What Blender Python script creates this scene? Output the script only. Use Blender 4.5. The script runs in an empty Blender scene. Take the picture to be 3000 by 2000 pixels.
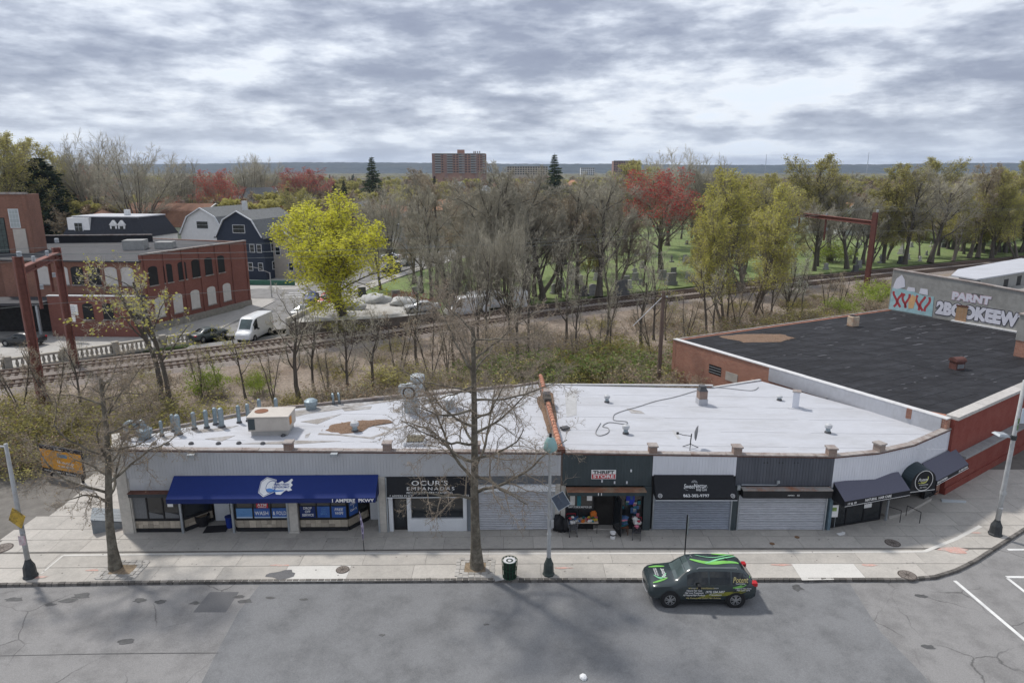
import bpy, math, random
import numpy as np
from mathutils import Vector, Matrix
# ---------------------------------------------------------------- camera, sky, sun, exposure
scene = bpy.context.scene
COL = scene.collection
PITCH = math.radians(13.9)
CAM_H = 18.9
FPX = 2000.0                      # focal length in pixels of a 3000 x 2000 frame
cam_data = bpy.data.cameras.new('camera')
cam_data.sensor_width = 36.0
cam_data.lens = 24.0
cam_data.clip_start = 0.5
cam_data.clip_end = 20000.0
cam = bpy.data.objects.new('camera', cam_data)
cam.location = (0, 0, CAM_H)
cam.rotation_euler = (math.pi/2 - PITCH, 0, 0)
COL.objects.link(cam)
scene.camera = cam
SUN_EL = math.radians(55)
SUN_DIR = Vector((-0.735, 0.68, 0)).normalized()        # horizontal direction towards the sun
sun_data = bpy.data.lights.new('sun', 'SUN')
sun_data.energy = 2.5
sun_data.angle = math.radians(4.5)
sun_data.color = (1.0, 0.955, 0.9)
sun = bpy.data.objects.new('sun', sun_data)
to_sun = Vector((SUN_DIR.x*math.cos(SUN_EL), SUN_DIR.y*math.cos(SUN_EL), math.sin(SUN_EL)))
sun.rotation_euler = to_sun.to_track_quat('Z', 'Y').to_euler()
sun.location = (0, 0, 80)
COL.objects.link(sun)
world = bpy.data.worlds.new('World')
scene.world = world
world.use_nodes = True
wn, wl = world.node_tree.nodes, world.node_tree.links
wn.clear()
def wnode(t, **kw):
	n = wn.new(t)
	for k, v in kw.items():
		setattr(n, k, v)
	return n
w_out = wnode('ShaderNodeOutputWorld')
w_bg = wnode('ShaderNodeBackground'); w_bg.inputs['Strength'].default_value = 0.1
w_sky = wnode('ShaderNodeTexSky', sky_type='NISHITA', sun_disc=False)
w_sky.sun_elevation = SUN_EL
w_sky.sun_rotation = math.atan2(SUN_DIR.x, SUN_DIR.y)
w_tc = wnode('ShaderNodeTexCoord')
w_sep = wnode('ShaderNodeSeparateXYZ'); wl.new(w_tc.outputs['Generated'], w_sep.inputs[0])
def wmath(op, a, b=None, c=None):
	n = wnode('ShaderNodeMath', operation=op)
	for i, x in enumerate((a, b, c)):
		if x is None: continue
		if isinstance(x, (int, float)): n.inputs[i].default_value = x
		else: wl.new(x, n.inputs[i])
	return n.outputs[0]
w_z = wmath('ADD', wmath('MAXIMUM', w_sep.outputs['Z'], 0.0), 0.075)
w_px = wmath('DIVIDE', w_sep.outputs['X'], w_z)
w_py = wmath('DIVIDE', w_sep.outputs['Y'], w_z)
w_cmb = wnode('ShaderNodeCombineXYZ')
wl.new(w_px, w_cmb.inputs[0]); wl.new(w_py, w_cmb.inputs[1])
def wnoise(scale, detail, rough, off, dist=0.0, puff=False):
	m = wnode('ShaderNodeMapping'); m.inputs['Location'].default_value = off
	if puff: m.inputs['Scale'].default_value = (1, 1, 3.4)
	wl.new(w_tc.outputs['Generated'] if puff else w_cmb.outputs[0], m.inputs['Vector'])
	n = wnode('ShaderNodeTexNoise'); n.inputs['Scale'].default_value = scale
	n.inputs['Detail'].default_value = detail; n.inputs['Roughness'].default_value = rough
	n.inputs['Distortion'].default_value = dist
	wl.new(m.outputs[0], n.inputs['Vector'])
	return n.outputs['Fac']
n_big = wnoise(0.5, 5.0, 0.52, (3.1, 1.7, 0.0), 0.2)
n_mid = wnoise(6.5, 9.0, 0.6, (7.3, 2.2, 4.0), 0.0, True)
n_sml = wnoise(20.0, 5.0, 0.55, (1.2, 9.4, 2.0), 0.0, True)
w_den = wmath('ADD', wmath('MULTIPLY', n_big, 0.38), wmath('ADD', wmath('MULTIPLY', n_mid, 0.46), wmath('MULTIPLY', n_sml, 0.16)))
w_ramp = wnode('ShaderNodeValToRGB')
els = w_ramp.color_ramp.elements
while len(els) < 6: els.new(0.5)
for e, (p, c) in zip(els, [(0.38, (0.69, 0.75, 0.84)), (0.435, (0.72, 0.755, 0.81)), (0.475, (0.56, 0.60, 0.68)),
						 (0.52, (0.385, 0.42, 0.505)), (0.57, (0.275, 0.305, 0.39)), (0.66, (0.225, 0.25, 0.335))]):
	e.position = p; e.color = (c[0], c[1], c[2], 1)
wl.new(w_den, w_ramp.inputs['Fac'])
# the cloud deck thins towards the horizon, where the far air is pale
w_hz = wnode('ShaderNodeMapRange'); w_hz.inputs['From Min'].default_value = 0.0; w_hz.inputs['From Max'].default_value = 0.075
w_hz.inputs['To Min'].default_value = 0.5; w_hz.inputs['To Max'].default_value = 0.0
wl.new(w_sep.outputs['Z'], w_hz.inputs['Value'])
w_mixh = wnode('ShaderNodeMix', data_type='RGBA'); w_mixh.inputs['B'].default_value = (0.60, 0.68, 0.79, 1)
wl.new(w_hz.outputs[0], w_mixh.inputs['Factor']); wl.new(w_ramp.outputs['Color'], w_mixh.inputs['A'])
w_scale = wnode('ShaderNodeVectorMath', operation='SCALE'); w_scale.inputs['Scale'].default_value = 10.2
wl.new(w_mixh.outputs['Result'], w_scale.inputs[0])
w_mix = wnode('ShaderNodeMix', data_type='RGBA'); w_mix.inputs['Factor'].default_value = 0.93
wl.new(w_sky.outputs['Color'], w_mix.inputs['A']); wl.new(w_scale.outputs[0], w_mix.inputs['B'])
wl.new(w_mix.outputs['Result'], w_bg.inputs['Color'])
wl.new(w_bg.outputs[0], w_out.inputs['Surface'])
scene.view_settings.view_transform = 'Standard'
scene.view_settings.look = 'None'
scene.view_settings.exposure = 0.34
scene.view_settings.gamma = 1.0
scene.view_settings.use_curve_mapping = False
scene.cycles.use_denoising = True
scene.cycles.max_bounces = 4
scene.cycles.diffuse_bounces = 2
scene.cycles.volume_bounces = 0
scene.cycles.transparent_max_bounces = 6
# ---------------------------------------------------------------- helpers
R = math.radians
def ray(u, v):
	a, b = (u-1500)/FPX, -(v-1000)/FPX
	return a, math.cos(PITCH)+b*math.sin(PITCH), -math.sin(PITCH)+b*math.cos(PITCH)
def P(u, v, z=0.0):
	"""survey: the point at height z sighted at (u, v) of the photograph"""
	dx, dy, dz = ray(u, v); t = (z-CAM_H)/dz
	return Vector((dx*t, dy*t, z))
def PY(u, v, Y):
	"""survey: the point sighted at (u, v) on the upright plane at distance Y"""
	dx, dy, dz = ray(u, v); t = Y/dy
	return Vector((dx*t, Y, CAM_H+dz*t))
MATS = {}
def M(name, col, rough=0.8, var=0.15, scale=2.0, bump=0.0, metal=0.0, spec=0.3, col2=None, blotch=0.0, bscale=0.25, bdist=0.02, stretch=(1, 1, 1), pervar=0.0):
	"""plain surface: fine grain (var), large weathering (blotch towards col2), relief"""
	if name in MATS: return MATS[name]
	m = bpy.data.materials.new(name); m.use_nodes = True
	nt = m.node_tree; N, L = nt.nodes, nt.links
	b = N['Principled BSDF']
	b.inputs['Roughness'].default_value = rough
	b.inputs['Metallic'].default_value = metal
	b.inputs['Specular IOR Level'].default_value = spec
	tc = N.new('ShaderNodeTexCoord'); oi = N.new('ShaderNodeObjectInfo')
	add = N.new('ShaderNodeVectorMath'); add.operation = 'MULTIPLY_ADD'
	L.new(oi.outputs['Random'], add.inputs[0]); add.inputs[1].default_value = (37, 53, 11)
	L.new(tc.outputs['Object'], add.inputs[2])
	mp = N.new('ShaderNodeMapping'); mp.inputs['Scale'].default_value = stretch
	L.new(add.outputs[0], mp.inputs['Vector'])
	n1 = N.new('ShaderNodeTexNoise'); n1.inputs['Scale'].default_value = scale; n1.inputs['Detail'].default_value = 6; n1.inputs['Roughness'].default_value = 0.65
	L.new(mp.outputs[0], n1.inputs['Vector'])
	mr = N.new('ShaderNodeMapRange'); mr.inputs['From Min'].default_value = 0.3; mr.inputs['From Max'].default_value = 0.7
	mr.inputs['To Min'].default_value = 1-var; mr.inputs['To Max'].default_value = 1+var
	L.new(n1.outputs['Fac'], mr.inputs['Value'])
	base = N.new('ShaderNodeRGB'); base.outputs[0].default_value = (*col, 1)
	src = base.outputs[0]
	if blotch > 0:
		n2 = N.new('ShaderNodeTexNoise'); n2.inputs['Scale'].default_value = bscale; n2.inputs['Detail'].default_value = 8; n2.inputs['Roughness'].default_value = 0.7
		L.new(mp.outputs[0], n2.inputs['Vector'])
		m2 = N.new('ShaderNodeMapRange'); m2.inputs['From Min'].default_value = 0.45; m2.inputs['From Max'].default_value = 0.68
		m2.inputs['To Max'].default_value = blotch
		L.new(n2.outputs['Fac'], m2.inputs['Value'])
		mx = N.new('ShaderNodeMix'); mx.data_type = 'RGBA'
		L.new(m2.outputs[0], mx.inputs['Factor']); L.new(src, mx.inputs['A'])
		mx.inputs['B'].default_value = (*(col2 or tuple(c*0.5 for c in col)), 1)
		src = mx.outputs['Result']
	sc = N.new('ShaderNodeVectorMath'); sc.operation = 'SCALE'
	L.new(src, sc.inputs[0]); fac = mr.outputs[0]
	if pervar > 0:
		pv = N.new('ShaderNodeMapRange'); pv.inputs['To Min'].default_value = 1-pervar; pv.inputs['To Max'].default_value = 1+pervar
		L.new(oi.outputs['Random'], pv.inputs['Value'])
		pm = N.new('ShaderNodeMath'); pm.operation = 'MULTIPLY'; L.new(fac, pm.inputs[0]); L.new(pv.outputs[0], pm.inputs[1]); fac = pm.outputs[0]
	L.new(fac, sc.inputs['Scale'])
	L.new(sc.outputs[0], b.inputs['Base Color'])
	if bump > 0:
		bp = N.new('ShaderNodeBump'); bp.inputs['Strength'].default_value = bump; bp.inputs['Distance'].default_value = bdist
		L.new(n1.outputs['Fac'], bp.inputs['Height']); L.new(bp.outputs[0], b.inputs['Normal'])
	MATS[name] = m
	return m
def brick_mat(name, c1, c2, mortar, bw=0.22, bh=0.075, blotch=(0.2, 0.1, 0.08), bl=0.4, bscale=0.4):
	if name in MATS: return MATS[name]
	m = bpy.data.materials.new(name); m.use_nodes = True
	nt = m.node_tree; N, L = nt.nodes, nt.links
	b = N['Principled BSDF']; b.inputs['Roughness'].default_value = 0.9; b.inputs['Specular IOR Level'].default_value = 0.2
	tc = N.new('ShaderNodeTexCoord'); sp = N.new('ShaderNodeSeparateXYZ'); L.new(tc.outputs['Object'], sp.inputs[0])
	ad = N.new('ShaderNodeMath'); ad.operation = 'ADD'; L.new(sp.outputs[0], ad.inputs[0]); L.new(sp.outputs[1], ad.inputs[1])
	cb = N.new('ShaderNodeCombineXYZ'); L.new(ad.outputs[0], cb.inputs[0]); L.new(sp.outputs[2], cb.inputs[1])
	br = N.new('ShaderNodeTexBrick'); br.inputs['Scale'].default_value = 1.0
	br.inputs['Brick Width'].default_value = bw; br.inputs['Row Height'].default_value = bh; br.inputs['Mortar Size'].default_value = 0.008
	br.inputs['Color1'].default_value = (*c1, 1); br.inputs['Color2'].default_value = (*c2, 1); br.inputs['Mortar'].default_value = (*mortar, 1)
	L.new(cb.outputs[0], br.inputs['Vector'])
	n2 = N.new('ShaderNodeTexNoise'); n2.inputs['Scale'].default_value = bscale; n2.inputs['Detail'].default_value = 8; n2.inputs['Roughness'].default_value = 0.7
	L.new(tc.outputs['Object'], n2.inputs['Vector'])
	m2 = N.new('ShaderNodeMapRange'); m2.inputs['From Min'].default_value = 0.42; m2.inputs['From Max'].default_value = 0.7; m2.inputs['To Max'].default_value = bl
	L.new(n2.outputs['Fac'], m2.inputs['Value'])
	mx = N.new('ShaderNodeMix'); mx.data_type = 'RGBA'; mx.inputs['B'].default_value = (*blotch, 1)
	L.new(m2.outputs[0], mx.inputs['Factor']); L.new(br.outputs['Color'], mx.inputs['A'])
	L.new(mx.outputs['Result'], b.inputs['Base Color'])
	bp = N.new('ShaderNodeBump'); bp.inputs['Strength'].default_value = 0.4; bp.inputs['Distance'].default_value = 0.01
	L.new(br.outputs['Fac'], bp.inputs['Height']); bp.invert = True
	L.new(bp.outputs[0], b.inputs['Normal'])
	MATS[name] = m
	return m
def leaf_mat(name, cols, scale=0.35, rough=0.7, trans=0.35, hue=0.0):
	"""foliage: colour drifts from clump to clump and from plant to plant"""
	if name in MATS: return MATS[name]
	m = bpy.data.materials.new(name); m.use_nodes = True
	nt = m.node_tree; N, L = nt.nodes, nt.links
	b = N['Principled BSDF']; b.inputs['Roughness'].default_value = rough; b.inputs['Specular IOR Level'].default_value = 0.15
	tc = N.new('ShaderNodeTexCoord'); oi = N.new('ShaderNodeObjectInfo')
	n1 = N.new('ShaderNodeTexNoise'); n1.inputs['Scale'].default_value = scale; n1.inputs['Detail'].default_value = 3
	L.new(tc.outputs['Object'], n1.inputs['Vector'])
	n3 = N.new('ShaderNodeTexWhiteNoise');
	gm = N.new('ShaderNodeNewGeometry'); L.new(gm.outputs['Random Per Island'], n3.inputs['Vector'])
	a1 = N.new('ShaderNodeMath'); a1.operation = 'MULTIPLY_ADD'; L.new(oi.outputs['Random'], a1.inputs[0]); a1.inputs[1].default_value = 0.30
	L.new(n1.outputs['Fac'], a1.inputs[2])
	a2 = N.new('ShaderNodeMath'); a2.operation = 'MULTIPLY_ADD'; L.new(gm.outputs['Random Per Island'], a2.inputs[0]); a2.inputs[1].default_value = 0.35
	L.new(a1.outputs[0], a2.inputs[2])
	rp = N.new('ShaderNodeValToRGB'); els = rp.color_ramp.elements
	while len(els) < len(cols): els.new(0.5)
	for i, (e, c) in enumerate(zip(els, cols)):
		e.position = 0.42 + 0.5*i/(len(cols)-1); e.color = (*c, 1)
	L.new(a2.outputs[0], rp.inputs['Fac'])
	L.new(rp.outputs['Color'], b.inputs['Base Color'])
	if trans > 0:
		tr = N.new('ShaderNodeBsdfTranslucent'); L.new(rp.outputs['Color'], tr.inputs['Color'])
		ms = N.new('ShaderNodeMixShader'); ms.inputs[0].default_value = trans
		L.new(b.outputs[0], ms.inputs[1]); L.new(tr.outputs[0], ms.inputs[2])
		L.new(ms.outputs[0], N['Material Output'].inputs['Surface'])
	MATS[name] = m
	return m
def glass(name, col=(0.02, 0.024, 0.028), rough=0.06):
	return M(name, col, rough=rough, var=0.3, scale=1.2, spec=0.6)
class Frame:
	"""local frame: s along the wall, o outwards (towards the street), z up"""
	def __init__(s, a, b, z=0.0):
		s.o = Vector((a[0], a[1], z)); d = Vector((b[0]-a[0], b[1]-a[1], 0)); s.len = d.length
		s.d = d.normalized(); s.n = Vector((s.d.y, -s.d.x, 0))
	def __call__(s, p):
		return s.o + s.d*p[0] + s.n*p[1] + Vector((0, 0, p[2]))
	def mat(s, sx, o, z, tilt=0.0, spin=0.0):
		"""matrix of something flat lying on the wall: x along, y up, facing out; tilt leans its top back"""
		up = Vector((0, 0, 1))*math.cos(tilt) - s.n*math.sin(tilt)
		nn = s.n*math.cos(tilt) + Vector((0, 0, 1))*math.sin(tilt)
		x = s.d*math.cos(spin) + up*math.sin(spin); y = up*math.cos(spin) - s.d*math.sin(spin)
		m = Matrix((x, y, nn)).transposed().to_4x4(); m.translation = s((sx, o, z))
		return m
IN_WORLD = {}
def adopt(o, parent):
	"""parent o; the parts of a thing in IN_WORLD are given in world coordinates"""
	if parent is None: return
	o.parent = parent
	if parent.name in IN_WORLD: o.matrix_parent_inverse = IN_WORLD[parent.name]
class MB:
	"""collects shapes into one mesh"""
	def __init__(s, frame=None):
		s.v = []; s.f = []; s.mi = []; s.fr = frame
	def add(s, pts, faces, mi=0):
		k = len(s.v)
		s.v.extend([s.fr(p) if s.fr else Vector(p) for p in pts])
		for f in faces:
			s.f.append([k+i for i in f]); s.mi.append(mi)
		return s
	def box(s, x0, x1, y0, y1, z0, z1, mi=0):
		pts = [(x0,y0,z0),(x1,y0,z0),(x1,y1,z0),(x0,y1,z0),(x0,y0,z1),(x1,y0,z1),(x1,y1,z1),(x0,y1,z1)]
		return s.add(pts, [(0,3,2,1),(4,5,6,7),(0,1,5,4),(1,2,6,5),(2,3,7,6),(3,0,4,7)], mi)
	def cbox(s, c, d, rz=0.0, mi=0):
		ca, sa = math.cos(rz), math.sin(rz); pts = []
		for z in (-d[2]/2, d[2]/2):
			for x, y in ((-1,-1),(1,-1),(1,1),(-1,1)):
				a, b = x*d[0]/2, y*d[1]/2
				pts.append((c[0]+a*ca-b*sa, c[1]+a*sa+b*ca, c[2]+z))
		return s.add(pts, [(0,3,2,1),(4,5,6,7),(0,1,5,4),(1,2,6,5),(2,3,7,6),(3,0,4,7)], mi)
	def prism(s, poly, z0, z1, mi=0, mtop=None):
		n = len(poly)
		za = z0 if callable(z0) else (lambda x, y: z0); zb = z1 if callable(z1) else (lambda x, y: z1)
		a = sum(poly[i][0]*poly[(i+1) % n][1]-poly[(i+1) % n][0]*poly[i][1] for i in range(n))
		if a < 0: poly = poly[::-1]
		pts = [(p[0], p[1], za(p[0], p[1])) for p in poly]+[(p[0], p[1], zb(p[0], p[1])) for p in poly]
		s.add(pts, [tuple(range(n-1, -1, -1))], mi)
		k = len(s.v)-2*n
		for i in range(n):
			j = (i+1) % n
			s.f.append([k+i, k+j, k+n+j, k+n+i]); s.mi.append(mi)
		s.f.append([k+n+i for i in range(n)]); s.mi.append(mi if mtop is None else mtop)
		return s
	def quad(s, *p, mi=0):
		return s.add(p, [tuple(range(len(p)))], mi)
	def slab(s, pts, t, mi=0):
		"""flat polygon given thickness t along its own normal (backwards)"""
		q = [Vector(p) for p in pts]; n = (q[1]-q[0]).cross(q[2]-q[0]).normalized(); m = len(q)
		allp = q+[p-n*t for p in q]
		s.add(allp, [tuple(range(m)), tuple(range(2*m-1, m-1, -1))]+[(i, m+i, m+(i+1) % m, (i+1) % m) for i in range(m)], mi)
		return s
	def tube(s, pts, r, n=8, mi=0, cap=True):
		pts = [Vector(p) for p in pts]
		if not isinstance(r, (list, tuple)): r = [r]*len(pts)
		prev = None; rings = []
		for i, p in enumerate(pts):
			d = (pts[min(i+1, len(pts)-1)]-pts[max(i-1, 0)]).normalized()
			if prev is None: u = d.orthogonal().normalized()
			else:
				u = prev-d*prev.dot(d)
				u = u.normalized() if u.length > 1e-6 else d.orthogonal().normalized()
			prev = u; w = d.cross(u)
			rings.append([p+(u*math.cos(2*math.pi*k/n)+w*math.sin(2*math.pi*k/n))*r[i] for k in range(n)])
		allp = [q for g in rings for q in g]; fs = []
		for i in range(len(pts)-1):
			for k in range(n):
				a, b = i*n+k, i*n+(k+1) % n
				fs.append((a, b, b+n, a+n))
		if cap:
			fs.append(tuple(range(n-1, -1, -1))); fs.append(tuple((len(pts)-1)*n+k for k in range(n)))
		return s.add(allp, fs, mi)
	def lathe(s, prof, c=(0, 0, 0), n=16, mi=0, axis='z'):
		pts = []; fs = []
		for r_, z_ in prof:
			for k in range(n):
				a = 2*math.pi*k/n
				q = (r_*math.cos(a), r_*math.sin(a), z_)
				if axis == 'y': q = (q[0], -q[2], q[1])
				if axis == 'x': q = (q[2], q[0], q[1])
				pts.append((c[0]+q[0], c[1]+q[1], c[2]+q[2]))
		for i in range(len(prof)-1):
			for k in range(n):
				a, b = i*n+k, i*n+(k+1) % n
				fs.append((a, b, b+n, a+n))
		fs.append(tuple(range(n-1, -1, -1))); fs.append(tuple((len(prof)-1)*n+k for k in range(n)))
		return s.add(pts, fs, mi)
	def mesh(s, name, mats, smooth=False):
		me = bpy.data.meshes.new(name)
		me.from_pydata([tuple(v) for v in s.v], [], s.f)
		mats = mats if isinstance(mats, (list, tuple)) else [mats]
		for m in mats: me.materials.append(m)
		if len(mats) > 1: me.polygons.foreach_set('material_index', s.mi)
		if smooth: me.polygons.foreach_set('use_smooth', [True]*len(me.polygons))
		me.update()
		return me
	def build(s, name, mats, parent=None, smooth=False, bevel=0.0, **kw):
		me = s.mesh(name, mats, smooth)
		o = bpy.data.objects.new(name, me); COL.objects.link(o)
		adopt(o, parent)
		if bevel:
			md = o.modifiers.new('bevel', 'BEVEL'); md.width = bevel; md.segments = 2; md.limit_method = 'ANGLE'
		for k, v in kw.items():
			if k in ('label', 'category', 'group', 'kind'): o[k] = v
			elif k == 'matrix': o.matrix_basis = v
			else: setattr(o, k, v)
		return o
def thing(name, label, cat, loc=(0, 0, 0), rz=0.0, group=None, world=False):
	o = bpy.data.objects.new(name, None); COL.objects.link(o)
	o.empty_display_size = 0.2
	o.location = loc; o.rotation_euler = (0, 0, rz); o['label'] = label; o['category'] = cat
	if group: o['group'] = group
	if world: IN_WORLD[o.name] = Matrix.LocRotScale(Vector(loc), o.rotation_euler, None).inverted()
	return o
def inst(me, name, parent=None, **kw):
	o = bpy.data.objects.new(name, me); COL.objects.link(o)
	adopt(o, parent)
	for k, v in kw.items():
		if k in ('label', 'category', 'group', 'kind'): o[k] = v
		elif k == 'matrix': o.matrix_basis = v
		else: setattr(o, k, v)
	return o
def copy_tree(o, parent=None):
	c = o.copy(); COL.objects.link(c); c.parent = parent
	for ch in o.children: copy_tree(ch, c)
	return c
FIT = []
def text(body, parent, matrix, size, mat, width=None, name='text_outline', bold=0.0, shear=0.0, depth=0.004, spacing=1.0, align='CENTER', lsp=1.0):
	c = bpy.data.curves.new(name, 'FONT'); c.body = body; c.size = size
	c.align_x = align; c.align_y = 'CENTER'; c.extrude = depth; c.offset = bold*size; c.shear = shear
	c.space_character = spacing; c.space_line = lsp; c.resolution_u = 3
	c.materials.append(mat)
	o = bpy.data.objects.new(name, c); COL.objects.link(o); adopt(o, parent)
	o.matrix_basis = matrix
	FIT.append((o, width))
	return o
def fit_texts():
	"""lettering outlines become plain meshes of the asked width"""
	bpy.context.view_layer.update(); dg = bpy.context.evaluated_depsgraph_get()
	for o, w in FIT:
		me = bpy.data.meshes.new_from_object(o.evaluated_get(dg)); name = o.name
		xs = [v.co.x for v in me.vertices]
		k = w/(max(xs)-min(xs)) if w and xs else 1.0
		for v in me.vertices: v.co.x *= k
		n = bpy.data.objects.new('lettering', me); COL.objects.link(n)
		n.parent = o.parent; n.matrix_parent_inverse = o.matrix_parent_inverse.copy(); n.matrix_basis = o.matrix_basis.copy()
	for o, w in FIT:
		c = o.data; bpy.data.objects.remove(o); bpy.data.curves.remove(c)
def clip_poly(poly, a, b, c):
	"""part of a convex polygon where a*x + b*y <= c"""
	out = []; n = len(poly)
	for i in range(n):
		p, q = poly[i], poly[(i+1) % n]
		dp, dq = a*p[0]+b*p[1]-c, a*q[0]+b*q[1]-c
		if dp <= 0: out.append(p)
		if dp*dq < 0:
			t = dp/(dp-dq); out.append((p[0]+(q[0]-p[0])*t, p[1]+(q[1]-p[1])*t))
	return out
def clip_to(poly, conv):
	"""polygon clipped to a convex counter-clockwise polygon"""
	n = len(conv)
	for i in range(n):
		p, q = conv[i], conv[(i+1) % n]
		a, b = q[1]-p[1], -(q[0]-p[0])
		poly = clip_poly(poly, a, b, a*p[0]+b*p[1])
		if len(poly) < 3: return []
	return poly
def area(poly):
	return abs(sum(poly[i][0]*poly[(i+1) % len(poly)][1]-poly[(i+1) % len(poly)][0]*poly[i][1] for i in range(len(poly))))/2
rnd = random.Random(7)
# ---------------------------------------------------------------- ground, road, pavement
m_soil = M('soil_and_dead_leaves', (0.25, 0.205, 0.165), rough=0.95, var=0.45, scale=5.0, bump=0.6, blotch=0.8, col2=(0.15, 0.11, 0.08), bscale=0.3, bdist=0.06)
m_farland = M('far_land', (0.15, 0.15, 0.09), rough=0.95, var=0.3, scale=0.05, blotch=0.7, col2=(0.12, 0.09, 0.06), bscale=0.01)
m_lawn = M('cemetery_lawn', (0.165, 0.22, 0.08), rough=0.95, var=0.3, scale=1.2, bump=0.4, blotch=0.55, col2=(0.17, 0.165, 0.08), bscale=0.12, bdist=0.05)
def asphalt(name, col, crack=0.0, blotch=0.3, cscale=0.35):
	m = M(name, col, rough=0.9, var=0.2, scale=22.0, bump=0.4, spec=0.2, blotch=blotch, col2=tuple(c*0.5 for c in col), bscale=0.6, bdist=0.008)
	if crack <= 0: return m
	nt = m.node_tree; N, L = nt.nodes, nt.links
	b = N['Principled BSDF']; old = b.inputs['Base Color'].links[0].from_socket
	tc = N.new('ShaderNodeTexCoord')
	wob = N.new('ShaderNodeTexNoise'); wob.inputs['Scale'].default_value = 1.1; wob.inputs['Detail'].default_value = 5
	L.new(tc.outputs['Object'], wob.inputs['Vector'])
	mx = N.new('ShaderNodeMix'); mx.data_type = 'RGBA'; mx.inputs['Factor'].default_value = 0.35
	L.new(tc.outputs['Object'], mx.inputs['A']); L.new(wob.outputs['Color'], mx.inputs['B'])
	vo = N.new('ShaderNodeTexVoronoi'); vo.feature = 'DISTANCE_TO_EDGE'; vo.inputs['Scale'].default_value = cscale
	L.new(mx.outputs['Result'], vo.inputs['Vector'])
	th = N.new('ShaderNodeMapRange'); th.inputs['From Min'].default_value = 0.0; th.inputs['From Max'].default_value = 0.012
	th.inputs['To Min'].default_value = crack; th.inputs['To Max'].default_value = 0.0
	L.new(vo.outputs['Distance'], th.inputs['Value'])
	gate = N.new('ShaderNodeTexNoise'); gate.inputs['Scale'].default_value = 0.3; L.new(tc.outputs['Object'], gate.inputs['Vector'])
	g2 = N.new('ShaderNodeMapRange'); g2.inputs['From Min'].default_value = 0.45; g2.inputs['From Max'].default_value = 0.6; L.new(gate.outputs['Fac'], g2.inputs['Value'])
	mu = N.new('ShaderNodeMath'); mu.operation = 'MULTIPLY'; L.new(th.outputs[0], mu.inputs[0]); L.new(g2.outputs[0], mu.inputs[1])
	m2 = N.new('ShaderNodeMix'); m2.data_type = 'RGBA'; m2.inputs['B'].default_value = (col[0]*0.35, col[1]*0.35, col[2]*0.35, 1)
	L.new(mu.outputs[0], m2.inputs['Factor']); L.new(old, m2.inputs['A'])
	L.new(m2.outputs['Result'], b.inputs['Base Color'])
	return m
m_road_old = asphalt('worn_asphalt', (0.245, 0.24, 0.235), crack=0.9, blotch=0.6, cscale=0.5)
m_road_new = asphalt('newer_asphalt', (0.19, 0.193, 0.197), blotch=0.55)
m_patch = asphalt('dark_patch_asphalt', (0.14, 0.14, 0.143), blotch=0.3)
m_oil = M('oil_stain', (0.085, 0.085, 0.085), rough=0.7, var=0.3, scale=6)
m_paint = M('road_paint', (0.70, 0.70, 0.68), rough=0.7, var=0.12, scale=8, blotch=0.6, col2=(0.36, 0.36, 0.36), bscale=2.0)
m_slab = M('paving_concrete', (0.435, 0.41, 0.372), rough=0.9, var=0.09, scale=9, bump=0.15, blotch=0.65, col2=(0.31, 0.295, 0.27), bscale=0.9, bdist=0.006, pervar=0.07)
m_joint = M('pavement_bed', (0.16, 0.15, 0.135), rough=0.95, var=0.2)
m_pale = M('fresh_concrete', (0.58, 0.565, 0.53), rough=0.85, var=0.06, scale=10, blotch=0.2, bscale=1.0)
m_granite = M('kerb_granite', (0.14, 0.13, 0.118), rough=0.85, var=0.35, scale=12, bump=0.4, pervar=0.35, bdist=0.01)
m_cobble = M('cobble_granite', (0.36, 0.345, 0.32), rough=0.85, var=0.2, scale=10, bump=0.3, pervar=0.25, bdist=0.01)
m_iron = M('cast_iron', (0.10, 0.085, 0.075), rough=0.75, var=0.3, scale=8, metal=0.3)
m_redspray = M('red_marking_spray', (0.55, 0.33, 0.28), rough=0.9, var=0.15, scale=9, blotch=0.9, col2=(0.42, 0.395, 0.36), bscale=2.4)
MB().box(-5800, 5800, -60, 5500, -1.0, -0.30).build('ground', m_farland, kind='structure')
road = MB().prism([(-90, -25), (120, -25), (120, 62), (62, 56.2), (34, 45), (-90, 45)], -0.29, 0.0).build('road', m_road_old, kind='structure')
def sheet(poly, z, name, mat, parent=None, **kw):
	b = MB(); b.prism([(p[0], p[1]) for p in poly], z-0.003, z)
	return b.build(name, mat, parent, **kw)
sheet([P(765, 1707), P(700, 1790), P(640, 1900), P(570, 2040), P(2760, 2040), P(2690, 1960), P(2580, 1850), P(2490, 1709)], 0.004, 'asphalt_patch', m_road_new, road)
sheet([P(615, 1733), P(700, 1733), P(662, 1792), P(566, 1792)], 0.004, 'asphalt_patch', m_patch, road)
# oil spots and stains along the kerb: irregular blots
def blot(c, rx, ry, mat, z=0.0085, n=14, parent=None, name='stain'):
	poly = []
	for k in range(n):
		a = 2*math.pi*k/n; q = rnd.uniform(0.6, 1.15)
		poly.append((c[0]+rx*q*math.cos(a), c[1]+ry*q*math.sin(a)))
	b = MB(); b.prism(poly, z-0.003, z)
	return b.build(name, mat, parent)
for (u, v, a, bb) in [(40, 1755, .5, .2), (240, 1745, .45, .25), (200, 1758, .5, .2), (410, 1758, .3, .2), (470, 1762, .3, .15), (700, 1748, .3, .14), (720, 1760, .35, .18),
					 (790, 1750, .25, .12), (1120, 1860, .15, .1), (1425, 1828, .18, .08), (2335, 1722, .32, .28), (2700, 1745, .3, .16), (370, 1880, .4, .2),
					 (2720, 1895, .28, .16), (890, 1755, .2, .1), (570, 1765, .25, .12), (150, 1770, .3, .12)]:
	blot(P(u, v), a, bb, m_oil, parent=road)
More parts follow.
